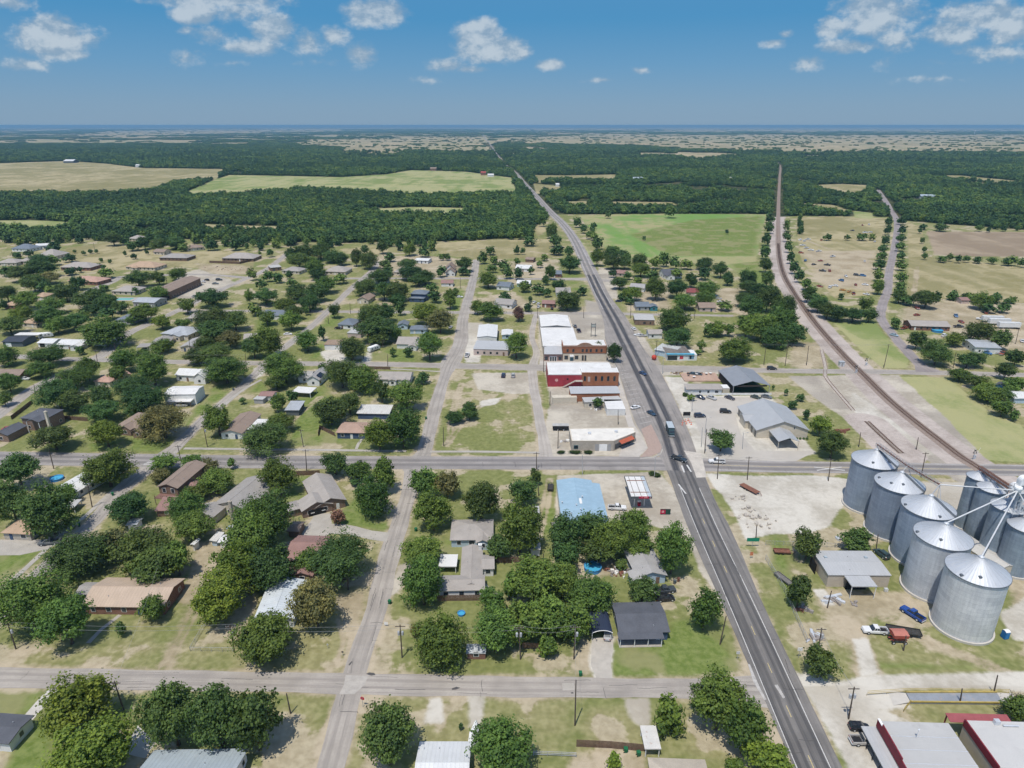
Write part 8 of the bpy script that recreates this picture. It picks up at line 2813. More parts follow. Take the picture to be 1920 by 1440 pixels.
for (x,w_,m_) in ((-.2,1.9,M('mural_red',(.50,.06,.07),.8,.2,2)),(4.2,1.5,M('mural_grey',(.3,.34,.38),.8,.3,3)),(L_/2-2.6,2.2,M('mural_blue',(.16,.28,.38),.8,.2,2))):
 add_box(r_, 'mural_panel', m_, x - w_ / 2, -W_ / 2 - .04, .8, x + w_ / 2, -W_ / 2 - .005, 2.6)
house('pale greenhouse frame with a weathered sheet roof behind the mural shop',None,(1226,655),(1262,662),11,3.2,'u','shed',.05,W_BLUE,M_roof('weathered_sheet',(.44,.45,.44),'metal',.25,.7,0,dirt=(.25,.22,.2)),cat='shed',name='shed',win=False)
# restaurant with its deck and the big open pavilion
house('white low restaurant with a grey shingle roof and picket fence','the white restaurant',(1287,730),(1356,730),5.5,2.9,'u','shed',.12,W_WHITE,R_TAUPE,cat='restaurant',name='restaurant')
c_, rz_, L_, W_ = frame_of((1288, 722), (1358, 722), 11, 0)
c_ = c_ + Vector((0, 4.5, 0))
r_ = empty('terrace_deck', c_, 0)
tag(r_, 'rosy timber terrace deck with tables behind the white restaurant', 'terrace')
add_box(r_, 'deck', M('rosy_deck', (.42, .29, .22), .85, .15, .7), -L_ / 2, -W_ / 2, 0, L_ / 2, W_ / 2, .5)
for i, (x, y) in enumerate(((-5.5, 1), (-3.4, -1.5), (-1.2, 2), (1.6, 3.5), (3.8, 3.0), (6, 3.4), (-5, 3.6))):
 g = c_ + Vector((x, y, .5))
 t_ = empty('terrace_table', g)
 tag(t_, 'small round outdoor table on the rosy terrace deck', 'table', 'tables on the rosy terrace deck')
 mb = MB()
 mb.lathe([(.7, .70), (.7, .76), (0, .77)], 12)
 mb.build('table_top', TRIM if i % 3 else W_BROWN, t_)
 mb = MB()
 mb.tube((0, 0, 0), (0, 0, .7), .06, None, 6)
 mb.lathe([(.35, 0), (.3, .06), (0, .07)], 10)
 mb.build('pedestal', BLACK, t_)
c_, rz_, L_, W_ = frame_of((1375, 724), (1445, 723), (1355, 694), 4.6)
r_ = house('big open sided pavilion under a slate grey gable roof','the open pavilion',(1375,724),(1445,723),(1355,694),4.6,'v','gable',.28,'open',M_roof('slate_metal_roof',(.255,.27,.29),'metal',.08,.55,.1),cat='pavilion',name='pavilion',win=False,door=False,wmat=GREYPOLE)
add_box(r_, 'rear_screen', M('dark_screen', (.05, .04, .035), .9, .2), -L_ / 2 + .6, W_ / 2 - .6, 0, L_ / 2 - .6, W_ / 2 - .45, 4.2)
add_box(r_, 'left_screen', M('dark_screen'), -L_ / 2 + .5, -W_ / 2 + .6, 0, -L_ / 2 + .62, W_ / 2 - .6, 3.8)
add_box(r_, 'gable_panel', M('dark_screen'), -L_ / 2 + 1.5, -W_ / 2 + .35, 4.0, L_ / 2 - 1.5, -W_ / 2 + .45, 4.75)
add_box(r_, 'green_floor', M('green_turf', (.03, .075, .03), .95, .2), -L_ / 2 + .4, -W_ / 2 + .2, 0, L_ / 2 - .4, W_ / 2 - .4, .12)
mb = MB()
fence('board', [(1290, 741), (1360, 741), (1446, 741)], 1.1, 'long white picket fence along the parking lot', WHITE, 2.4)
g = G(1361, 738)
r_ = empty('storage_container', g)
tag(r_, 'small cream storage box beside the open pavilion', 'storage box')
add_box(r_, 'box', W_CREAM, -1.5, 0, .1, 1.5, 4.5, 2.6)
add_box(r_, 'lid', W_WHITE, -1.55, -.05, 2.603, 1.55, 4.55, 2.72)
# big beige church hall with the grey hip roof and drive-through porch
c_, rz_, L_, W_ = frame_of((1418, 807), (1519, 807), (1382, 762), 3.6)
r_ = house('big beige hall with a broad pale grey metal gable roof','the big beige hall',(1418,807),(1519,807),(1382,762),3.6,'v','gable',.36,W_CREAM,M_roof('pale_grey_standing_seam',(.40,.41,.415),'metal',.06,.5,.1),oh=.5,cat='hall',name='hall',win=False,door=False,
  wings=({'r': (-L_/2-1.5,-W_*.12,-L_/2+7,W_*.18),'axis': 'u','ze': 3.5,'roof': 'gable','wall': W_CREAM},{'r': (-L_/2+5.2,-W_/2-9.5,-L_/2+13.2,-W_/2+1),'axis': 'v','ze': 3.45,'roof': 'gable','wall': 'open','pitch': .36}),wmat=W_CREAM)
for k in range(6):
 door_on(r_, (-L_ / 2 + .5, -W_ / 2 + 2 + k * (W_ - 4) / 5), 'l', 1.5, 2.6, GLASS, 'window')
window_on(r_, (4.5, -W_ / 2 + .5, 4.4), 'f', .5, .9)
mb = MB()
for k in range(7):
 mb.lathe([(0, .05), (.5, .1), (.55, .5), (.3, .8), (0, .85)], 9, (L_ / 2 - 9 + k * 1.35, -W_ / 2 - .6))
o = mb.build('hall_hedge', M('hedge_leaf', (.05, .085, .03), .9, .35, 3), None)
o.location = r_.location
o.rotation_euler = r_.rotation_euler
tag(o, 'row of low clipped shrubs along the beige hall front', 'hedge')
# twin post pylon sign, road works, dark board
g = G(1112, 631)
r_ = empty('pylon_sign', g)
tag(r_, 'tall twin post pylon sign in the shop forecourt', 'sign')
for x in (-1.2, 1.2):
 add_box(r_, 'post', W_SLATE, x - .15, -.15, 0, x + .15, .15, 8.2)
add_box(r_, 'sign_frame', W_SLATE, -1.4, -.2, 5.6, 1.4, .2, 7.6)
add_box(r_, 'sign_face', M('pale_sign_face', (.40, .42, .38), .5, .1), -1.2, -.23, 6.0, 1.2, -.202, 7.3)
g = G(1287, 783)
r_ = empty('dark_sign_board', g)
tag(r_, 'dark blank message board above orange road barriers', 'sign')
add_box(r_, 'board', BLACK, -1.5, -.1, .9, 1.5, .1, 2.6)
for x in (-1.2, 1.2):
 add_box(r_, 'post', GREYPOLE, x - .06, -.06, 0, x + .06, .06, .9)
ORANGE = M('orange_plastic', (.62, .10, .03), .6, .1, 2)
for i, (px, py) in enumerate(((1280, 793), (1285, 790), (1290, 789), (1293, 792), (1287, 795), (1279, 797), (1296, 796))):
 g = G(px, py)
 r_ = empty('traffic_barrel', g)
 tag(r_, 'orange and white traffic barrel under the dark message board', 'traffic barrel', 'orange barrels by the main street')
 mb = MB()
 mb.lathe([(.34, 0), (.34, .08), (.28, .1), (.24, 1.0), (0, 1.02)], 12)
 mb.build('barrel', ORANGE, r_)
 mb = MB()
 mb.lathe([(.275, .4), (.265, .6)], 12)
 mb.lathe([(.256, .75), (.248, .9)], 12)
 mb.build('white_band', WHITE, r_)
g = G(1226, 675)
r_ = empty('red_ball_sign', g)
tag(r_, 'round red planter ball on a low plinth at the street corner', 'ornament')
mb = MB()
mb.lathe([(1.35 * math.sin(a), 1.5 - 1.35 * math.cos(a)) for a in [math.pi * i / 10 for i in range(11)]], 18)
mb.build('ball', M('ball_red', (.48, .06, .035), .5, .1), r_, True)
add_box(r_, 'plinth', CONC, -.8, -.8, 0, .8, .8, .3)
# the roofless brick forecourt trees' hedge at the stone store
g = G(1085, 850)
for i, (px, w_) in enumerate(((1052, 3.4), (1078, 5.0), (1103, 3.2))):
 g = G(px, 850.5)
 o = link_mesh('shrub', PROTO['m'][i], None)
 o.location, o.scale, o.color = (g.x, g.y, .55), (w_ / 2, .8, .6), (.05, .085, .03, 1)
 tag(o,('left','middle','right')[i] + ' clump of low shrubs along the kerb before the stone corner store','shrub','kerb shrubs before the stone store')
for i, (px, py, w_) in enumerate(((1222, 890, 2.2), (1231, 894, 2.4), (1285, 742, 2.6), (1294, 748, 2.4))):
 g = G(px, py)
 o = link_mesh('shrub', PROTO['s'][i], None)
 o.location, o.scale, o.color = (g.x, g.y, .6), (w_ / 2, w_ / 2, .8), (.055, .09, .03, 1)
 tag(o,('round shrub beside the silver traffic pole','second round shrub right of the silver traffic pole','yellow green shrub at the restaurant corner','round shrub beside the restaurant fence')[i],'shrub')

# ------------------------------------------------------------------ vehicles
WHT,SLV,BLK,NVY,GRY,RED_,BLU,TAN_ = (.70,.70,.69),(.42,.42,.42),(.012,.013,.016),(.02,.03,.06),(.12,.13,.14),(.30,.02,.02),(.012,.06,.26),(.38,.34,.28)
car('hatch', BLK, 1610, 1367, -4, 'black hatchback parked on pale gravel beside the silver pickup')
car('pickup', (.42, .40, .37), 1621, 1393, -1, 'silver tan pickup with a striped bed parked before the store awning')
car('pickup', WHT, 1640, 1186, 175, 'white crew pickup hitched near the red grain wagon')
car('pickup', BLU, 1710, 1155, 118, 'bright blue pickup on the grass left of the nearest silo')
car('suv', (.03, .06, .07), 1652, 1042, 105, 'dark green estate car behind the beige workshop')
car('pickup', GRY, 94, 1020, 190, 'dark grey pickup at the mouth of the concrete driveway')
car('pickup', WHT, 1157, 955, -4, 'white pickup beside the sky blue roofed shop')
car('pickup', (.02, .035, .05), 1273, 863, -42, 'dark pickup turning in the middle of the crossing')
car('pickup', WHT, 1344, 868, 176, 'white pickup driving on the cross road')
car('sedan', (.02, .05, .09), 1221, 777, -62, 'dark blue car in the left lane of the main street', z=.08)
car('sedan', (.02, .05, .12), 1205, 702, -62, 'dark blue car near the upper crossing on the main street', z=.08)
car('sedan', WHT, 1191, 766, 30, 'white car with black stripes in a slanted parking bay', z=.08)
car('suv', NVY, 1312, 782, 4, 'navy car beside the dark message board')
car('suv', BLK, 1360, 774, -6, 'black and red car in the middle of the pale car park')
for (px,py,c,a,lab) in ((1313,747,NVY,-55,'navy car at the left end of the picket fence'),(1334,748,SLV,-50,'silver car second along the picket fence'),(1368,748,(.06,.06,.08),-50,'charcoal car third along the picket fence'),(1417,747,(.05,.07,.06),-40,'dark green car near the right end of the picket fence'),(1437,746,GRY,-35,'grey car half hidden behind the beige hall roof'),
       (1297,703,(.03,.06,.08),160,'dark teal car behind the terrace'),(1307,704,(.05,.07,.09),160,'dark car right of the teal car behind the terrace')):
 car('sedan', c, px, py, a, lab, group='cars in the pale car park')
car('suv', (.03, .035, .04), 1447, 693, 0, 'black people carrier on the upper cross street')
car('sedan', (.30, .40, .45), 1676, 630, -56, 'pale blue car driving down the county road')
car('sedan', SLV, 1139, 1191, 80, 'silver car under the curved carport', z=.05)
car('suv', BLK, 1247, 1125, 8, 'black car behind the charcoal porch house')
car('pickup', (.05, .06, .07), 1246, 1110, 10, 'dark pickup beside the patched grey house')
car('suv', SLV, 342, 762, 5, 'silver people carrier under the white open carport')
car('sedan', WHT, 47, 712, 3, 'white car beside the grey brown ranch')
car('sedan', RED_, 17, 806, 25, 'red car beside the columned brick house')
car('sedan', NVY, 488, 910, 60, 'navy car on a drive beside the stone chimney house')
car('pickup', WHT, 876, 668, 82, 'white service truck beside the low rosy shop')
car('sedan', BLK, 635, 617, -8, 'black car on the drive of the blue grey hip roof')
car('sedan', WHT, 540, 628, 10, 'white car under a tree beside the long straight street')
car('sedan', (.5, .5, .5), 845, 615, 80, 'pale car beside the spreading olive tree')
car('suv', (.02, .03, .07), 944, 706, 85, 'navy car on the pale gravel lot')
car('suv', SLV, 962, 706, 90, 'silver car on the pale gravel lot', z=.05)
car('pickup', (.02, .03, .06), 1085, 622, 95, 'navy pickup in the forecourt beside the long white hall')
for i,(px,py,c) in enumerate(((1072,613,WHT),(1078,613,GRY),(1188,618,WHT),(1196,630,WHT),(1205,631,SLV),(1002,568,WHT),(1010,571,WHT),(1010,577,WHT),(1035,580,BLK),(1160,566,NVY),(1338,556,(.1,.25,.5)),(1347,561,SLV),(1350,567,WHT),(298,502,WHT),(862,558,WHT))):
 car('sedan', c, px, py, (20, 95, 100, 150, 10, 70, 70, 75, 85, 10, 10, 0, 20, 20, 5)[i],
  ('white car beside the long white hall','grey car beside the long white hall','white car by the flat roofed brick building','white car left of the small grey shop','silver car beside the small grey shop','white car furthest back in the gravel drive','middle white car in the gravel drive',
  'front white car in the gravel drive','black car by the red brown shack','navy car beside the broad highway','pale blue car on the far dead end street','silver car on the far dead end street','white car on the far dead end street','white car at the bright tan hip roof','white car beside the far dark street trees')[i])
for i in range(9):                                   # nose-in at the apartments
 t = i / 8
 px, py = 332 + (388 - 332) * t, 553 + (526 - 553) * t
 c = (NVY, WHT, GRY, BLK, SLV, RED_, WHT, WHT, BLK)[i]
 car('sedan',c,px,py,150,('navy','white','grey','black','silver','red','second white','third white','second black')[i] + ' car in the row before the apartment block',group='cars at the apartment block')
car('suv', BLK, 411, 526, 10, 'black car parked alone opposite the apartments')
car('sedan', GRY, 404, 533, 10, 'grey car beside the green strip at the apartments')
car('sedan', SLV, 366, 557, 20, 'silver car at the near end of the apartment lot')
# delivery truck in the right lane
g = G(1256, 812)
yaw = math.atan2(G(1243, 780).y - g.y, G(1243, 780).x - g.x) + math.pi
r_ = empty('box_truck', (g.x, g.y, .08), yaw)
tag(r_, 'dark green box truck with a pale roof driving toward the crossing', 'truck')
TGR = M('dark_teal_paint', (.035, .065, .075), .4, .1)
add_box(r_, 'cargo_box', TGR, -4.0, -1.2, .9, 2.2, 1.2, 3.2)
add_box(r_, 'box_roof', M('pale_truck_roof', (.40, .45, .48), .5, .08), -4.02, -1.22, 3.203, 2.22, 1.22, 3.3)
mb = MB()
loft(mb, [(2.24, sec(1.1, .6, 2.7, .12)), (3.2, sec(1.1, .6, 2.5, .12)), (3.6, sec(1.08, .6, 1.7, .12)), (4.2, sec(1.0, .6, 1.5, .12))])
mb.build('cab', TGR, r_)
mb = MB()
mb.face([(3.27, -.95, 2.42), (3.27, .95, 2.42), (3.66, .95, 1.76), (3.66, -.95, 1.76)])
mb.build('windscreen', GLASS, r_)
add_box(r_, 'front_bumper', STEEL, 4.15, -1.05, .5, 4.32, 1.05, .8)
wheels(r_, (3.2, -2.4), 1.0, .48, .3)
# flatbed trailer, red gravity wagon, tractor trailer bodies, camper
def trailer(name, label, px, py, yaw, L, w, h, deck, cat='trailer', side=0, group=None):
 g = G(px, py)
 r = empty(name, g, math.radians(yaw))
 tag(r, label, cat, group)
 add_box(r, 'deck', deck, -L / 2, -w / 2, h - .12, L / 2, w / 2, h)
 mb = MB()
 mb.tube((L / 2, -w / 2 + .2, h - .2), (L / 2 + 1.6, 0, h - .25), .06, None, 6)
 mb.tube((L / 2, w / 2 - .2, h - .2), (L / 2 + 1.6, 0, h - .25), .06, None, 6)
 mb.build('drawbar', deck, r)
 if side:
  mb = MB()
  for s in (-1, 1):
   mb.box(-L / 2, s * w / 2 - .04, h + .003, L / 2, s * w / 2 + .04, h + side)
  mb.box(-L / 2 - .04, -w / 2 + .042, h + .003, -L / 2 + .04, w / 2 - .042, h + side)
  mb.build('side_boards', deck, r)
 for x in (-.55, .55):
  for s in (-1, 1):
   mb = MB()
   mb.tube((x - L * .12, s * (w / 2 - .12) - .11, .36), (x - L * .12, s * (w / 2 - .12) + .11, .36), .36, None, 14)
   mb.build('wheel', BLACK, r)
 return r

trailer('flatbed_trailer','long black flatbed trailer hitched behind the white crew pickup',1693,1188,165,7.5,2.3,.9,M('dark_deck',(.05,.048,.045),.8,.3,2),side=.35)
trailer('utility_trailer','low grey utility trailer parked behind the dark grey pickup',137,1009,190,4.2,1.9,.7,M('grey_deck',(.17,.16,.15),.8,.2,2),side=.3)
trailer('utility_trailer', 'long rusty flat trailer on the pale gravel beside the highway', 1405, 919, -58, 7.0, 2.3, .8, RUST)
trailer('utility_trailer', 'small rusty trailer loaded with scrap by the chain link fence', 1466, 1037, -5, 4.6, 1.9, .7, RUST, side=.3)
trailer('utility_trailer', 'narrow grey trailer beside the dark tree at the fence', 1468, 1088, -65, 5.2, 1.7, .7, M('grey_deck'), side=.3)
trailer('utility_trailer', 'small dark trailer beside the mown alley', 1032, 916, 85, 4.5, 1.9, .6, M('dark_deck'), side=.5)
g = G(1682, 1203)
r_ = empty('gravity_wagon', g, math.radians(178))
tag(r_, 'red hopper grain wagon standing before the flatbed trailer', 'grain wagon')
WR = M('faded_red_paint', (.36, .075, .055), .6, .15, 1, dirt=(.45, .2, .15))
mb = MB()
lo_ = [(-.5, -.5, 1.0), (.5, -.5, 1.0), (.5, .5, 1.0), (-.5, .5, 1.0)]
m1 = [(-1.7, -1.25, 2.0), (1.7, -1.25, 2.0), (1.7, 1.25, 2.0), (-1.7, 1.25, 2.0)]
m2 = [(p[0], p[1], 2.8) for p in m1]
for a, b_ in ((lo_, m1), (m1, m2)):
 for i in range(4):
  j = (i + 1) % 4
  mb.face([a[i], a[j], b_[j], b_[i]])
mb.face(lo_[::-1])
mb.build('hopper', WR, r_)
mb = MB()
mb.slab([(-1.75, -1.3, 2.82), (1.75, -1.3, 2.82), (1.75, 0, 3.1), (-1.75, 0, 3.1)], .05)
mb.slab([(-1.75, 0, 3.1), (1.75, 0, 3.1), (1.75, 1.3, 2.82), (-1.75, 1.3, 2.82)], .05)
mb.build('cover', M('pale_red_cover', (.44, .17, .13), .7, .1, 1), r_)
mb = MB()
mb.box(-2.0, -.5, .75, 2.0, -.35, .95)
mb.box(-2.0, .35, .75, 2.0, .5, .95)
for x in (-1.5, 1.5):
 mb.tube((x, -1.0, 1.0), (x, -.3, 2.0), .06, None, 5)
 mb.tube((x, 1.0, 1.0), (x, .3, 2.0), .06, None, 5)
mb.build('running_gear', WR, r_)
wheels(r_, (1.4, -1.4), 1.0, .42, .28)
for i, (px, py) in enumerate(((1859, 604), (1872, 609), (1890, 616))):
 g = G(px, py)
 r_ = empty('semi_trailer', g, math.radians(-4))
 tag(r_,('leftmost','middle','rightmost and nearest')[i] + ' of the three white box trailers parked beyond the trees','trailer','white box trailers in the yard')
 add_box(r_, 'box', W_WHITE, -6.2, -1.3, 1.15, 6.2, 1.3, 3.9)
 add_box(r_, 'roof', RM_WHITE, -6.22, -1.32, 3.903, 6.22, 1.32, 3.98)
 mb = MB()
 for x in (4.4, 5.5):
  for s in (-1, 1):
   mb.tube((x, s * 1.1 - .12, .5), (x, s * 1.1 + .12, .5), .5, None, 12)
 mb.build('wheels', BLACK, r_)
 add_box(r_, 'landing_leg', STEEL, -3.2, -.9, 0, -3.0, .9, 1.14)
for (px,py,yaw_,lab) in ((86,633,30,'white motor home parked behind the small white garage'),(701,658,55,'white travel trailer on a drive beside dense trees')):
 g = G(px, py)
 r_ = empty('camper', g, math.radians(yaw_))
 tag(r_, lab, 'camper')
 mb = MB()
 loft(mb, [(-3.6, sec(1.2, .6, 3.0, .25)), (2.6, sec(1.2, .6, 3.05, .25)), (3.4, sec(1.15, .6, 2.4, .25)), (3.9, sec(1.05, .6, 1.6, .2))])
 mb.build('shell', WHITE, r_)
 for x in (-2, .2, 1.8):
  for s in (-1, 1):
   add_box(r_, 'window', GLASS, x - .5, s * 1.2 - .02, 1.6, x + .5, s * 1.2 + .02, 2.2)
 wheels(r_, (-1.5, 2.6), 1.05, .4)
 add_box(r_, 'stripe', W_BROWN, -3.4, -1.225, 1.1, 2.4, -1.21, 1.3)
LAND.append((86, 628, 'the white motor home'))
# black railway style trailer on the alley and portable toilet
g = G(1051, 806)
r_ = empty('dark_dining_trailer', g, math.radians(0))
tag(r_, 'long black open trailer with a frame roof behind the stone store', 'trailer')
add_box(r_, 'body', BLACK, -3.2, -1.1, .6, 3.2, 1.1, 2.2)
add_box(r_, 'frame_roof', M('pale_frame', (.42, .41, .39), .7, .2), -3.3, -1.2, 2.203, 3.3, 1.2, 2.35)
wheels(r_, (-1.2, 1.2), 1.0, .4)
g = G(1883, 1196)
r_ = empty('portable_toilet', g, math.radians(8))
tag(r_, 'blue portable toilet with a white roof beside the nearest silo', 'portable toilet')
PB = M('blue_plastic', (.02, .14, .36), .5, .1, 2)
add_box(r_, 'cabin', PB, -.6, -.6, .08, .6, .6, 2.05)
add_box(r_, 'door', M('blue_door_plastic', (.03, .19, .44), .5, .1, 2), -.42, -.635, .15, .42, -.602, 1.95)
mb = MB()
for i in range(6):
 a0, a1 = math.pi * i / 6, math.pi * (i + 1) / 6
 mb.face([(-.64,.64*math.cos(a0),2.053+.28*math.sin(a0)),(.64,.64*math.cos(a0),2.053+.28*math.sin(a0)),(.64,.64*math.cos(a1),2.053+.28*math.sin(a1)),(-.64,.64*math.cos(a1),2.053+.28*math.sin(a1))])
mb.build('white_roof', WHITE, r_)

# ------------------------------------------------------------------ pools
def pool(px, py, r, label, h=1.15):
 g = G(px, py)
 root = empty('round_pool', g)
 tag(root, label, 'pool')
 mb = MB()
 mb.lathe([(r, 0), (r, h), (r + .12, h), (r + .12, h + .06), (r - .12, h + .06), (r - .12, .1)], 28)
 mb.build('pool_wall', M('pool_blue_wall', (.06, .24, .48), .5, .1), root)
 mb = MB()
 mb.lathe([(r - .12, h - .16), (0, h - .16)], 28)
 m_, t_, b2 = base_mat('pool_water') if 'pool_water' not in MATS else (MATS['pool_water'], None, None)
 if b2:
  b2.inputs['Base Color'].default_value = (.07, .36, .56, 1)
  b2.inputs['Roughness'].default_value = .08
 mb.build('water', m_, root)
 return root

r_ = pool(1111, 1068, 2.35, 'round blue swimming pool in the clearing among dark trees')
mb = MB()
for x in (-.25, .25):
 mb.tube((1.7 + x, 1.3, 0), (1.7 + x, 1.5, 1.9), .04, None, 5)
for z in (.4, .8, 1.2):
 mb.tube((1.45, 1.4, z), (1.95, 1.4, z), .03, None, 5)
mb.build('pool_ladder', WHITE, r_)
LAND.append((1111, 1066, 'the round blue pool'))
pool(107, 899, 2.0, 'small blue paddling pool left of the white roofed long house', .8)
pool(865, 1152, .9, 'tiny blue paddling pool beside the leafy tree', .5)
g = G(1757, 622)
r_ = pool(1757, 622, 3.0, 'green sided round pool before the county road ranch', 1.2)
r_ = empty('swimming_pool', G(234, 561))
tag(r_, 'turquoise rectangular pool with a pale surround', 'pool')
add_box(r_, 'surround', CONC, -8, -5, 0, 8, 5, .1)
add_box(r_, 'water', M('turquoise_water', (.16, .45, .42), .1, .04), -5.5, -3, .103, 5.5, 3, .13)

# ------------------------------------------------------------------ poles and wires
PL = [('a',(30,1217),(14,1168),1,'wood',1),('b',(232,1331),(214,1277),1,'wood',0),('c',(440,1224),(431,1172),1,'wood',1),('d',(545,1338),(537,1300),0,'wood',0),
 ('e',(754,1233),(750,1171),1,'wood',2),('f',(976,1236),(973,1174),1,'wood',2),('g',(1076,1236),(1079,1173),1,'wood',1),('h',(1078,1360),(1080,1275),0,'wood',0),
 ('i',(1350,1208),(1362,1155),0,'wood',0),('j',(653,1106),(649,1055),1,'wood',1),('k',(173,951),(165,910),1,'wood',0),('l',(101,879),(92,843),0,'wood',0),
 ('m',(312,1077),(313,1030),1,'wood',0),('n',(339,863),(333,835),1,'wood',0),('o',(575,883),(573,843),1,'wood',0),('p',(1010,930),(1009,905),0,'wood',0),
 ('q',(1006,880),(1006,848),1,'wood',0),('r',(1019,1066),(1019,1038),0,'wood',0),('s',(1092,890),(1092,852),0,'steel',0),('t',(1227,895),(1229,858),0,'steel',0),
 ('u',(1345,898),(1347,852),1,'wood',0),('v',(1401,900),(1403,856),1,'wood',0),('w',(1417,1015),(1419,985),0,'wood',0),('x',(1553,902),(1557,860),1,'wood',0),
 ('y',(1727,895),(1736,848),1,'wood',0),('z',(1642,1035),(1646,1002),0,'wood',0),('aa',(1551,1140),(1559,1108),0,'wood',0),('ab',(1534,1219),(1541,1177),1,'wood',1),
 ('ac',(1694,1220),(1699,1192),0,'wood',0),('ad',(1591,1348),(1602,1288),1,'wood',2),('ae',(1800,1318),(1806,1294),0,'wood',0),('af',(1863,1301),(1870,1266),0,'wood',0),
 ('ag',(1657,690),(1667,645),1,'wood',0),('ah',(1472,686),(1478,643),0,'wood',0),('ai',(1512,685),(1516,648),0,'wood',0),('aj',(1610,838),(1614,811),0,'wood',0),('ak',(1718,843),(1722,820),0,'wood',0),
 ('al',(1787,690),(1790,660),0,'wood',0),('am',(1904,645),(1908,617),1,'wood',0),('an',(1315,838),(1317,801),0,'steel',0),('ao',(1321,850),(1325,804),0,'wood',0),('ap',(1392,842),(1394,811),0,'lamp',0),
 ('aq',(1297,772),(1299,745),0,'lamp',0),('ar',(1322,812),(1325,782),0,'lamp',0),('as',(1159,796),(1159,768),0,'wood',0),('at',(1046,841),(1047,805),0,'wood',0),('au',(1031,760),(1032,734),0,'wood',0),
 ('av',(1019,698),(1020,648),1,'wood',0),('aw',(1229,670),(1232,638),1,'wood',0),('ax',(1242,701),(1244,670),0,'lamp',0),('ay',(1432,684),(1436,652),0,'wood',0),('az',(569,838),(563,805),1,'wood',0),
 ('ba',(832,836),(831,801),0,'wood',0),('bb',(727,687),(727,664),0,'wood',0),('bc',(682,673),(681,646),1,'wood',0),('bd',(185,690),(179,656),1,'wood',0),('be',(67,741),(65,721),0,'wood',0),
 ('bf',(389,838),(381,797),1,'wood',1),('bg',(462,690),(460,664),0,'wood',0),('bh',(357,660),(356,634),0,'wood',0),('bi',(219,663),(214,644),0,'wood',0),('bj',(280,606),(278,585),1,'wood',0),
 ('bk',(657,588),(656,568),0,'wood',0),('bl',(616,607),(615,590),0,'wood',0),('bm',(844,588),(843,566),0,'wood',0),('bn',(863,541),(863,520),0,'wood',0),('bo',(996,588),(994,566),0,'wood',0),('bp',(1008,597),(1008,570),1,'wood',0),
 ('bq',(1094,596),(1095,575),0,'wood',0),('br',(1182,597),(1183,572),0,'wood',0),('bs',(1302,597),(1304,575),0,'wood',0),('bt',(313,533),(312,516),0,'wood',0),('bu',(178,472),(178,455),0,'wood',0),('bv',(280,470),(279,456),0,'wood',0)]
usedp = set()
PSPEC = []
for (key, base, top, arms, kd, xf) in PL:
 r_, g, h_ = utility_pole(key, base, top, arms, 'wood' if kd == 'wood' else 'steel', xf, kd == 'lamp')
 PSPEC.append((r_, base, h_, arms, kd, xf))

def name_poles():
 for (r_, base, h_, arms, kd, xf) in PSPEC:
  what = 'grey steel lamp post' if kd == 'lamp' else ('silver steel pole' if kd == 'steel' else ('wooden pole with transformers' if xf > 1 else ('wooden pole with one transformer' if xf else ('crossarmed wooden pole' if arms else 'plain wooden pole'))))
  size = '' if h_ < 10.5 else 'tall '
  tag(r_,relate(base[0],base[1],usedp,lambda rel,ref: f'{size}{what} {rel} {ref}'),'lamp post' if kd == 'lamp' else 'utility pole','poles along the streets')

WR_ = [('a','c','bottom street left'),('c','e',''),('e','f',''),('f','g',''),('b','m',''),('o','q',''),('q','u',''),('u','v',''),('v','x',''),('n','o',''),('ad','ab',''),('g','h',''),('bf','n',''),('az','o',''),('bd','bg',''),('bc','av',''),('av','aw',''),('aw','ag','')]
WLAB = ['thin twin cables over the grass from the left edge pole','thin cables passing before the red brown tree','thin cables crossing the street in front of the sandy lot','cables strung before the little red playhouse','cable running across the driveway side trees','cable slanting over the dirt track at the left',
  'long cables along the cross road','cables over the fuel station forecourt','cables along the right side of the cross road','cables running to the farthest big silo','cables above the stone chimney house','cables crossing the pale gravel by the highway','cable crossing the front street','cables beside the tan roofed bungalow','cables above the mown lot by the blue house','cables along the upper street left','cables along the upper street by the solar house','cables over the upper main street crossing']
WLAB = WLAB[:17] + ['cables over the upper main street crossing', 'cables spanning the upper street toward the railway']
for i, (a, b_, _) in enumerate(WR_):
 wire(POLES[a], POLES[b_], WLAB[i], -.35, (-.7, .7) if i not in (4, 11) else (0,), 1.0)

# ------------------------------------------------------------------ fences, bins, small things
fence('link', [(392, 1160), (357, 1221), (437, 1222)], 1.2, 'low chain link fence round the corner lot')
fence('board', [(1081, 1400), (1145, 1403), (1209, 1409)], 1.9, 'dark brown board fence beside the tan hip roofed house')
fence('board', [(979, 1216), (1012, 1217)], 1.8, 'short brown board fence under leafy trees')
fence('board', [(819, 1127), (906, 1126)], 1.8, 'brown board fence before the white gabled cottage')
fence('board', [(899, 1053), (958, 1056)], 1.8, 'board fence between the two grey roofed houses')
fence('board', [(956, 1054), (1014, 1056)], 1.8, 'board fence beside the small white shed')
fence('board', [(552, 892), (600, 890)], 1.8, 'dark board fence behind the brown brick house')
fence('board', [(22, 787), (62, 756)], 1.8, 'dark board fence left of the columned brick house')
fence('board', [(118, 786), (165, 790)], 1.8, 'board fence right of the columned brick house')
fence('board', [(597, 818), (600, 804), (628, 818)], 1.7, 'brown board fence left of the dark blue house')
fence('board', [(674, 692), (732, 693)], 1.6, 'dark board fence along the upper street')
fence('board', [(393, 493), (450, 495), (472, 490)], 2.0, 'dark fence before the large taupe house')
fence('link', [(1435, 1050), (1470, 1110), (1512, 1205)], 1.8, 'chain link fence beside the highway verge')
fence('link', [(1435, 1022), (1520, 1024), (1580, 1028)], 1.5, 'chain link fence behind the beige workshop')
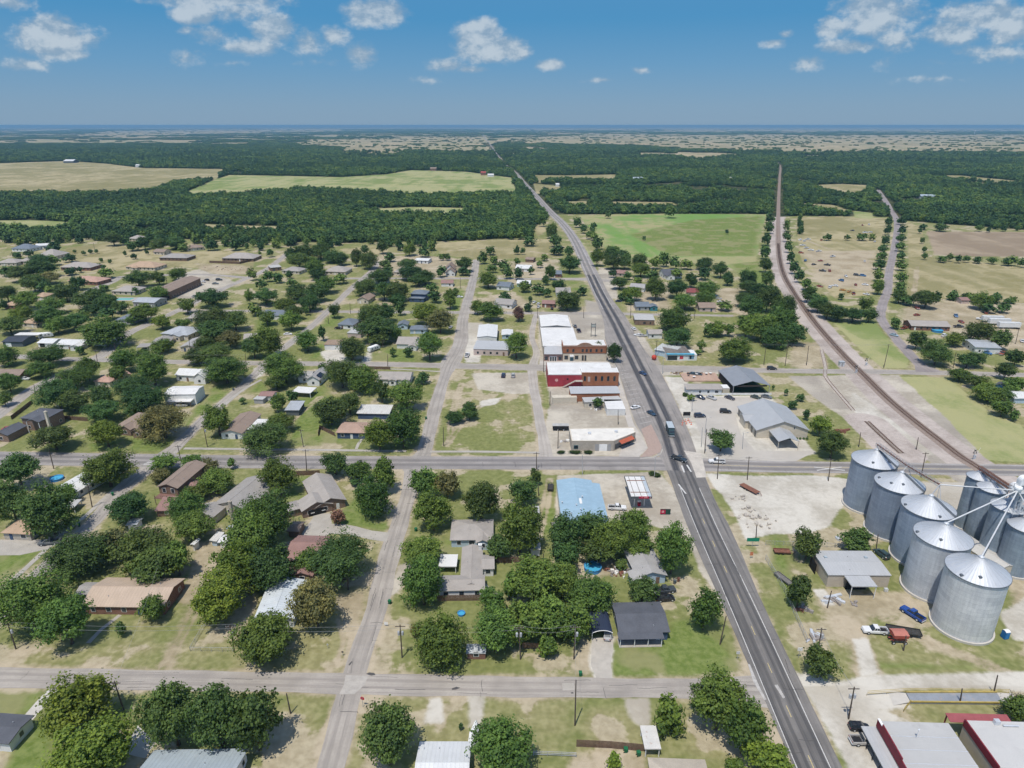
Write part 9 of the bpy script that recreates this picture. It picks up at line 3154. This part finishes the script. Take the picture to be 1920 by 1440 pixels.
fence('rail', [(1000, 1417), (1080, 1420)], 1.2, 'thin rail fence on the lawn left of the brown board fence', GREYPOLE)
fence('rail', [(1625, 1304), (1700, 1299), (1890, 1301)], .5, 'low yellow kerb rail behind the weighbridge', YELLOW, 4, 'kerb_rail')
for i,(px,py,lab) in enumerate(((1088,1267,'green wheeled bin beside the pale driveway'),(212,929,'green bin under the street tree by the curving street'),(149,987,'green bin on the verge of the curving street'),(780,996,'green bin beside the street opposite the brick house drive'),(731,1132,'pair end green bin by the sandy corner'),
         (1173,1410,'green bin before the dark board fence'),(1197,1417,'second green bin nearer the white patio cover'),(799,786,'green bin at the kerb of the narrow street'),(1265,1094,'dark bin beside the patched grey house'),(1272,1090,'brown bin right of the patched grey house'),(438,732,'dark bin by the barn drive'))):
 bin_(px, py, lab, None if 'green' in lab else (RUST if 'brown' in lab else W_SLATE), .3 * i)

def road_sign(px, py, label, board, w, h, z, colr, kind='sign', yaw=0, shape='rect', text=None):
 g = G(px, py)
 r = empty('road_sign', g, yaw)
 tag(r, label, kind)
 add_box(r, 'post', GREYPOLE, -.04, .02, 0, .04, .10, z + h * .4)
 if shape == 'oct':
  mb = MB()
  pts = [(w / 2 * math.cos(math.pi / 8 + i * math.pi / 4), -.03, z + w / 2 * math.sin(math.pi / 8 + i * math.pi / 4)) for i in range(8)]
  bk = [(p[0], 0, p[2]) for p in pts]
  mb.face(pts)
  mb.face(bk[::-1])
  for i in range(8):
   j = (i + 1) % 8
   mb.face([pts[i], bk[i], bk[j], pts[j]])
  mb.build(board, colr, r)
 else:
  add_box(r, board, colr, -w / 2, -.03, z - h / 2, w / 2, .01, z + h / 2)
 if text:
  lettering(text, h * .55, r, (0, -.045, z), (math.pi / 2, 0, 0), WHITE)
 return r

road_sign(681,1325,'red stop sign at the corner of the front street','stop_board',.95,.95,2.3,M('sign_red',(.50,.02,.03),.5,.05),yaw=2.9,shape='oct',text='STOP')
road_sign(1382, 1238, 'grey backed sign at the highway corner', 'board', .8, .8, 2.2, STEEL)
road_sign(1410, 1026, 'green highway sign on the right verge', 'green_board', 3.6, 1.2, 2.6, M('sign_green', (.01, .22, .13), .5, .05))
road_sign(1408, 1047, 'small orange and white marker sign by the fence', 'board', .9, 1.2, 1.6, M('sign_orange', (.55, .2, .1), .6, .1))
road_sign(1497, 1234, 'white square sign on the verge beside the dark bush', 'board', 1.1, 1.0, 2.6, WHITE)
road_sign(615, 1216, 'pale mailbox post near the front street', 'mailbox', .4, .35, 1.2, STEEL, 'mailbox')
road_sign(643, 1230, 'dark mailbox post by the street corner', 'mailbox', .45, .4, 1.2, BLACK, 'mailbox')
road_sign(724, 1174, 'white mailbox cabinet on the grass beside the street', 'mailbox', .9, .9, .8, WHITE, 'mailbox')
# rubble, scrap and pale boulders
RUB = M('scrap_metal', (.30, .27, .25), .8, .4, 3, .1)

def heap(name, px, py, n, spread, mats, label, cat, size=.5, flat=.6, long_=1.0):
 g = G(px, py)
 root = empty(name, g)
 tag(root, label, cat, None)
 r = random.Random(int(px * 7 + py))
 for q, mt in enumerate(mats):
  mb = MB()
  for k in range(n):
   x, y = r.gauss(0, spread), r.gauss(0, spread * .6)
   s = size * r.uniform(.4, 1.3)
   a = r.uniform(0, 3.1)
   ca, sa = math.cos(a), math.sin(a)
   w_, d_, h_ = s * long_ * r.uniform(.7, 1.5), s * r.uniform(.5, 1), s * flat * r.uniform(.5, 1.2)
   P = []
   for (ux, uy) in ((-1, -1), (1, -1), (1, 1), (-1, 1)):
    ux, uy = ux * w_ / 2 * r.uniform(.8, 1), uy * d_ / 2 * r.uniform(.8, 1)
    P.append((x + ux * ca - uy * sa, y + ux * sa + uy * ca))
   top = [(p[0] * .95 + x * .05, p[1] * .95 + y * .05, h_ * r.uniform(.8, 1.1)) for p in P]
   lo = [(p[0], p[1], 0) for p in P]
   mb.face(top)
   for i in range(4):
    j = (i + 1) % 4
    mb.face([lo[i], lo[j], top[j], top[i]])
  o = mb.build(('scrap', 'boards', 'panels')[q], mt, root)
 return root

BOULD = M('pale_boulder', (.42, .38, .33), .95, .25, 1)
for i, (px, py, n, sp) in enumerate(((1390, 935, 7, 1.2), (1400, 955, 9, 1.6), (1412, 970, 14, 3.0), (1432, 985, 10, 2.2))):
 heap('boulders',px,py,n,sp,[BOULD],('pale boulders beside the long rusty trailer','line of pale boulders on the white gravel','scattered pale boulders above the green highway sign','pale boulders near the chain link fence')[i],'boulders',.9,.8)
for (px,py,n,sp,ms,lab,lg) in ((1568,1124,9,1.6,[STEEL,RUB],'stack of curved silver sheets before the beige workshop',2.4),(1598,1130,7,1.3,[RUB],'small scrap pile right of the silver sheets',1.5),(1530,1195,9,1.4,[RUB,STEEL],'pile of grey panels beside the crossarmed pole',2.2),(1575,1010,5,.8,[STEEL,RUB],'white and rusty scrap cart near the dark bush',1.5),
        (1505,1142,8,1.2,[RUB,RUST],'scrap heap by the lower fence end',2.0),(265,1080,8,1.0,[RUB,STEEL],'junk pile beside the brick chimney in the yard',1.4),(1160,1072,16,1.8,[RUB,TRIM,RUST],'clutter in the yard beside the patched grey house',1.2),(1250,1112,5,.9,[RUB],'junk beside the dark pickup',1.2),(440,990,8,.9,[TRIM,W_BLUE],'garden furniture behind the stone chimney house',1),
        (1045,985,10,1.1,[RUB,STEEL,BLACK],'air units and barrels along the sky blue shop wall',1.0),(1058,828,8,1.4,[TRIM,RUB],'white clutter beside the stone corner store',1.2),(1118,768,8,1.0,[TRIM,RUB],'clutter beside the small white shop',1.0),(1583,808,8,1.6,[RUST],'stack of old rails and sleepers by the dark trees',5.0),(1275,700,12,1.6,[RUB,W_BROWN,YELLOW],'jumble of ornaments at the terrace corner',1.2),(430,504,30,8,[M('rubble_tan',(.45,.34,.25),.95,.2)],'tan building rubble on the cleared lot',1.4)):
 heap('junk_pile', px, py, n, sp, ms, lab, 'junk pile', .8, .7, lg)
# old vehicles and trailers scattered on the junk pasture
jr = random.Random(9)
JP = [(1500,451,'w'),(1508,453,'w'),(1515,450,'w'),(1505,461,'w'),(1512,466,'w'),(1520,470,'w'),(1535,472,'w'),(1540,451,'r'),(1502,475,'r'),(1510,490,'b'),(1526,497,'k'),(1538,490,'r'),(1561,482,'w'),(1551,498,'k'),(1542,509,'k'),(1555,509,'r'),(1586,519,'w'),(1606,517,'k'),(1618,518,'b'),(1577,527,'b'),(1604,535,'r'),(1622,535,'w'),(1537,538,'r'),(1556,540,'w'),(1565,537,'w'),(1580,545,'y'),(1592,548,'y'),(1600,552,'r'),(1624,553,'w'),(1640,454,'w'),(1632,436,'w'),(1622,437,'w'),(1598,433,'k'),(1629,422,'w'),(1617,423,'r'),(1621,491,'w'),(1719,579,'r'),(1719,592,'r'),(1792,594,'b'),(1802,605,'r'),(1797,614,'k'),(1850,588,'r'),(1840,600,'w'),(1916,641,'w'),(1873,663,'w'),(1850,664,'b'),(1880,665,'r'),(1695,617,'r'),(1770,631,'w')]
JC = {'w': WHT, 'r': (.28, .07, .04), 'b': (.05, .15, .32), 'k': (.05, .05, .05), 'y': (.5, .25, .05)}
JN = {'w': 'white', 'r': 'rusty red', 'b': 'blue', 'k': 'dark', 'y': 'orange yellow'}
usedj = set()
JROOT = []
for (px, py, c) in JP:
 kd = jr.choice(['sedan', 'suv', 'pickup'])
 r_ = car(kd, JC[c], px, py, jr.uniform(0, 360), 'old vehicle', 'old vehicle')
 r_.name = 'derelict_pickup' if kd == 'pickup' else 'derelict_car'
 JROOT.append((r_, px, py, JN[c] + (' old pickup' if kd == 'pickup' else (' old van' if kd == 'suv' else ' old car'))))
LAND += [(1500,470,'the scrap cars beside the railway trees'),(1595,540,'the scrap yard in the pasture'),(1630,440,'the pasture sheds by the county road'),(1870,600,'the white box trailers'),(1300,450,'the green field'),(1830,460,'the ploughed field'),(1580,660,'the railway crossing'),
  (1900,505,'the lower dry pasture'),(1678,470,'the county road bend'),(1690,430,'the narrow end of the county road'),(1460,480,'the railway cutting'),(1540,420,'the junk pasture'),(1590,620,'the green railway triangle'),(1770,800,'the mown railway meadow'),(870,780,'the empty mown lot'),(930,720,'the pale gravel lot'),
  (900,465,'the wide dry field'),(180,490,'the dry open lots'),(655,1115,'the sandy corner lot'),(670,1280,'the front street crossing'),(400,1200,'the fenced corner lot'),(300,1200,'the dirt track'),(1440,1150,'the highway verge'),(1470,960,'the white gravel yard'),(1780,1310,'the weighbridge'),(1880,1050,'the lattice tower'),
  (1250,868,'the main crossing'),(1340,790,'the pale car park'),(1475,700,'the upper street end'),(640,1000,'the curved driveway'),(570,900,'the bright back lawn'),(60,1060,'the left corner lawn'),(1020,1000,'the mown alley'),(1200,1230,'the green front lawn'),(1080,1340,'the lower lawn'),(430,540,'the apartment lawn'),(690,610,'the middle street block')]
for (r_, px, py, what) in JROOT:
 r_['label'] = relate(px, py, usedj, lambda rel, ref: f'{what} {rel} {ref}')
 r_['group'] = 'old vehicles on the pasture'
# railway signals and crossing gear
for i,(px,py,lab) in enumerate(((1622,686,'crossing signal left of the railway on the upper street'),(1603,700,'crossing signal nearer the camera on the upper street'),(1824,862,'crossing signal beside the meadow corner'))):
 g = G(px, py)
 r_ = empty('crossing_signal', g)
 tag(r_, lab, 'railway signal', 'crossing signals on the railway')
 mb = MB()
 mb.tube((0, 0, 0), (0, 0, 4.2), .08, None, 8)
 mb.build('mast', GREYPOLE, r_)
 mb = MB()
 for a in (.6, -.6):
  d = Vector((math.cos(a), 0, math.sin(a))) * .7
  n_ = Vector((-d.z, 0, d.x)).normalized() * .1
  c = Vector((0, -.1, 3.8))
  mb.slab([tuple(c - d - n_), tuple(c + d - n_), tuple(c + d + n_), tuple(c - d + n_)], .02)
 mb.build('crossbuck', WHITE, r_)
 for s in (-.5, .5):
  mb = MB()
  mb.lathe([(.26, 0), (.26, .06), (0, .08)], 12)
  o = mb.build('lamp_disc', BLACK, r_)
  o.location, o.rotation_euler = (s, -.12, 2.9), (math.pi / 2, 0, 0)
 mb = MB()
 mb.tube((.3, 0, 1.1), (1.4, -.4, 5.2), .05, None, 6)
 mb.build('gate_arm', WHITE, r_)
 add_box(r_, 'relay_cabinet', STEEL, .5, .4, 0, 1.3, 1.0, 1.5)
g = G(1577, 686)
r_ = empty('relay_hut', g)
tag(r_, 'small grey steel relay hut beside the railway on the upper street', 'relay hut')
add_box(r_, 'hut', STEEL, -1.2, -1, 0, 1.2, 1, 2.3)
add_box(r_, 'hut_roof', RM_GREY, -1.35, -1.15, 2.303, 1.35, 1.15, 2.45)
add_box(r_, 'hut_door', W_GREY, -.45, -1.03, .05, .45, -1.003, 2.0)
# little water tower far off on the horizon
g = Vector((8900 * (1716 - 960) / FPX / (CP), 8900, 0))
r_ = empty('water_tower', g)
tag(r_, 'tiny water tower on the horizon at the right', 'water tower')
mb = MB()
mb.lathe([(4, 0), (3, 30), (3, 42)], 12)
mb.build('stem', STEEL, r_)
mb = MB()
mb.lathe([(0, 40), (9, 44), (11, 49), (9, 54), (0, 58)], 16)
mb.build('tank', STEEL, r_)

plant_trees()
grow_woods()
name_poles()

# ------------------------------------------------------------------ haze: the air between the camera and the far land
HAZE = 0.00007
mb = MB()
mb.box(-56000, -600, -1.0, 56000, 59500, 117.5)
hz = mb.build('haze', None)
hm = bpy.data.materials.new('summer_haze')
hm.use_nodes = True
ht = hm.node_tree
ht.nodes.clear()
ho = ht.nodes.new('ShaderNodeOutputMaterial')
pv = ht.nodes.new('ShaderNodeVolumePrincipled')
pv.inputs['Color'].default_value = (.30, .57, .80, 1)
pv.inputs['Density'].default_value = HAZE
pv.inputs['Anisotropy'].default_value = 0.0
ht.links.new(pv.outputs[0], ho.inputs['Volume'])
hz.data.materials.append(hm)
tag(hz, kind='stuff')
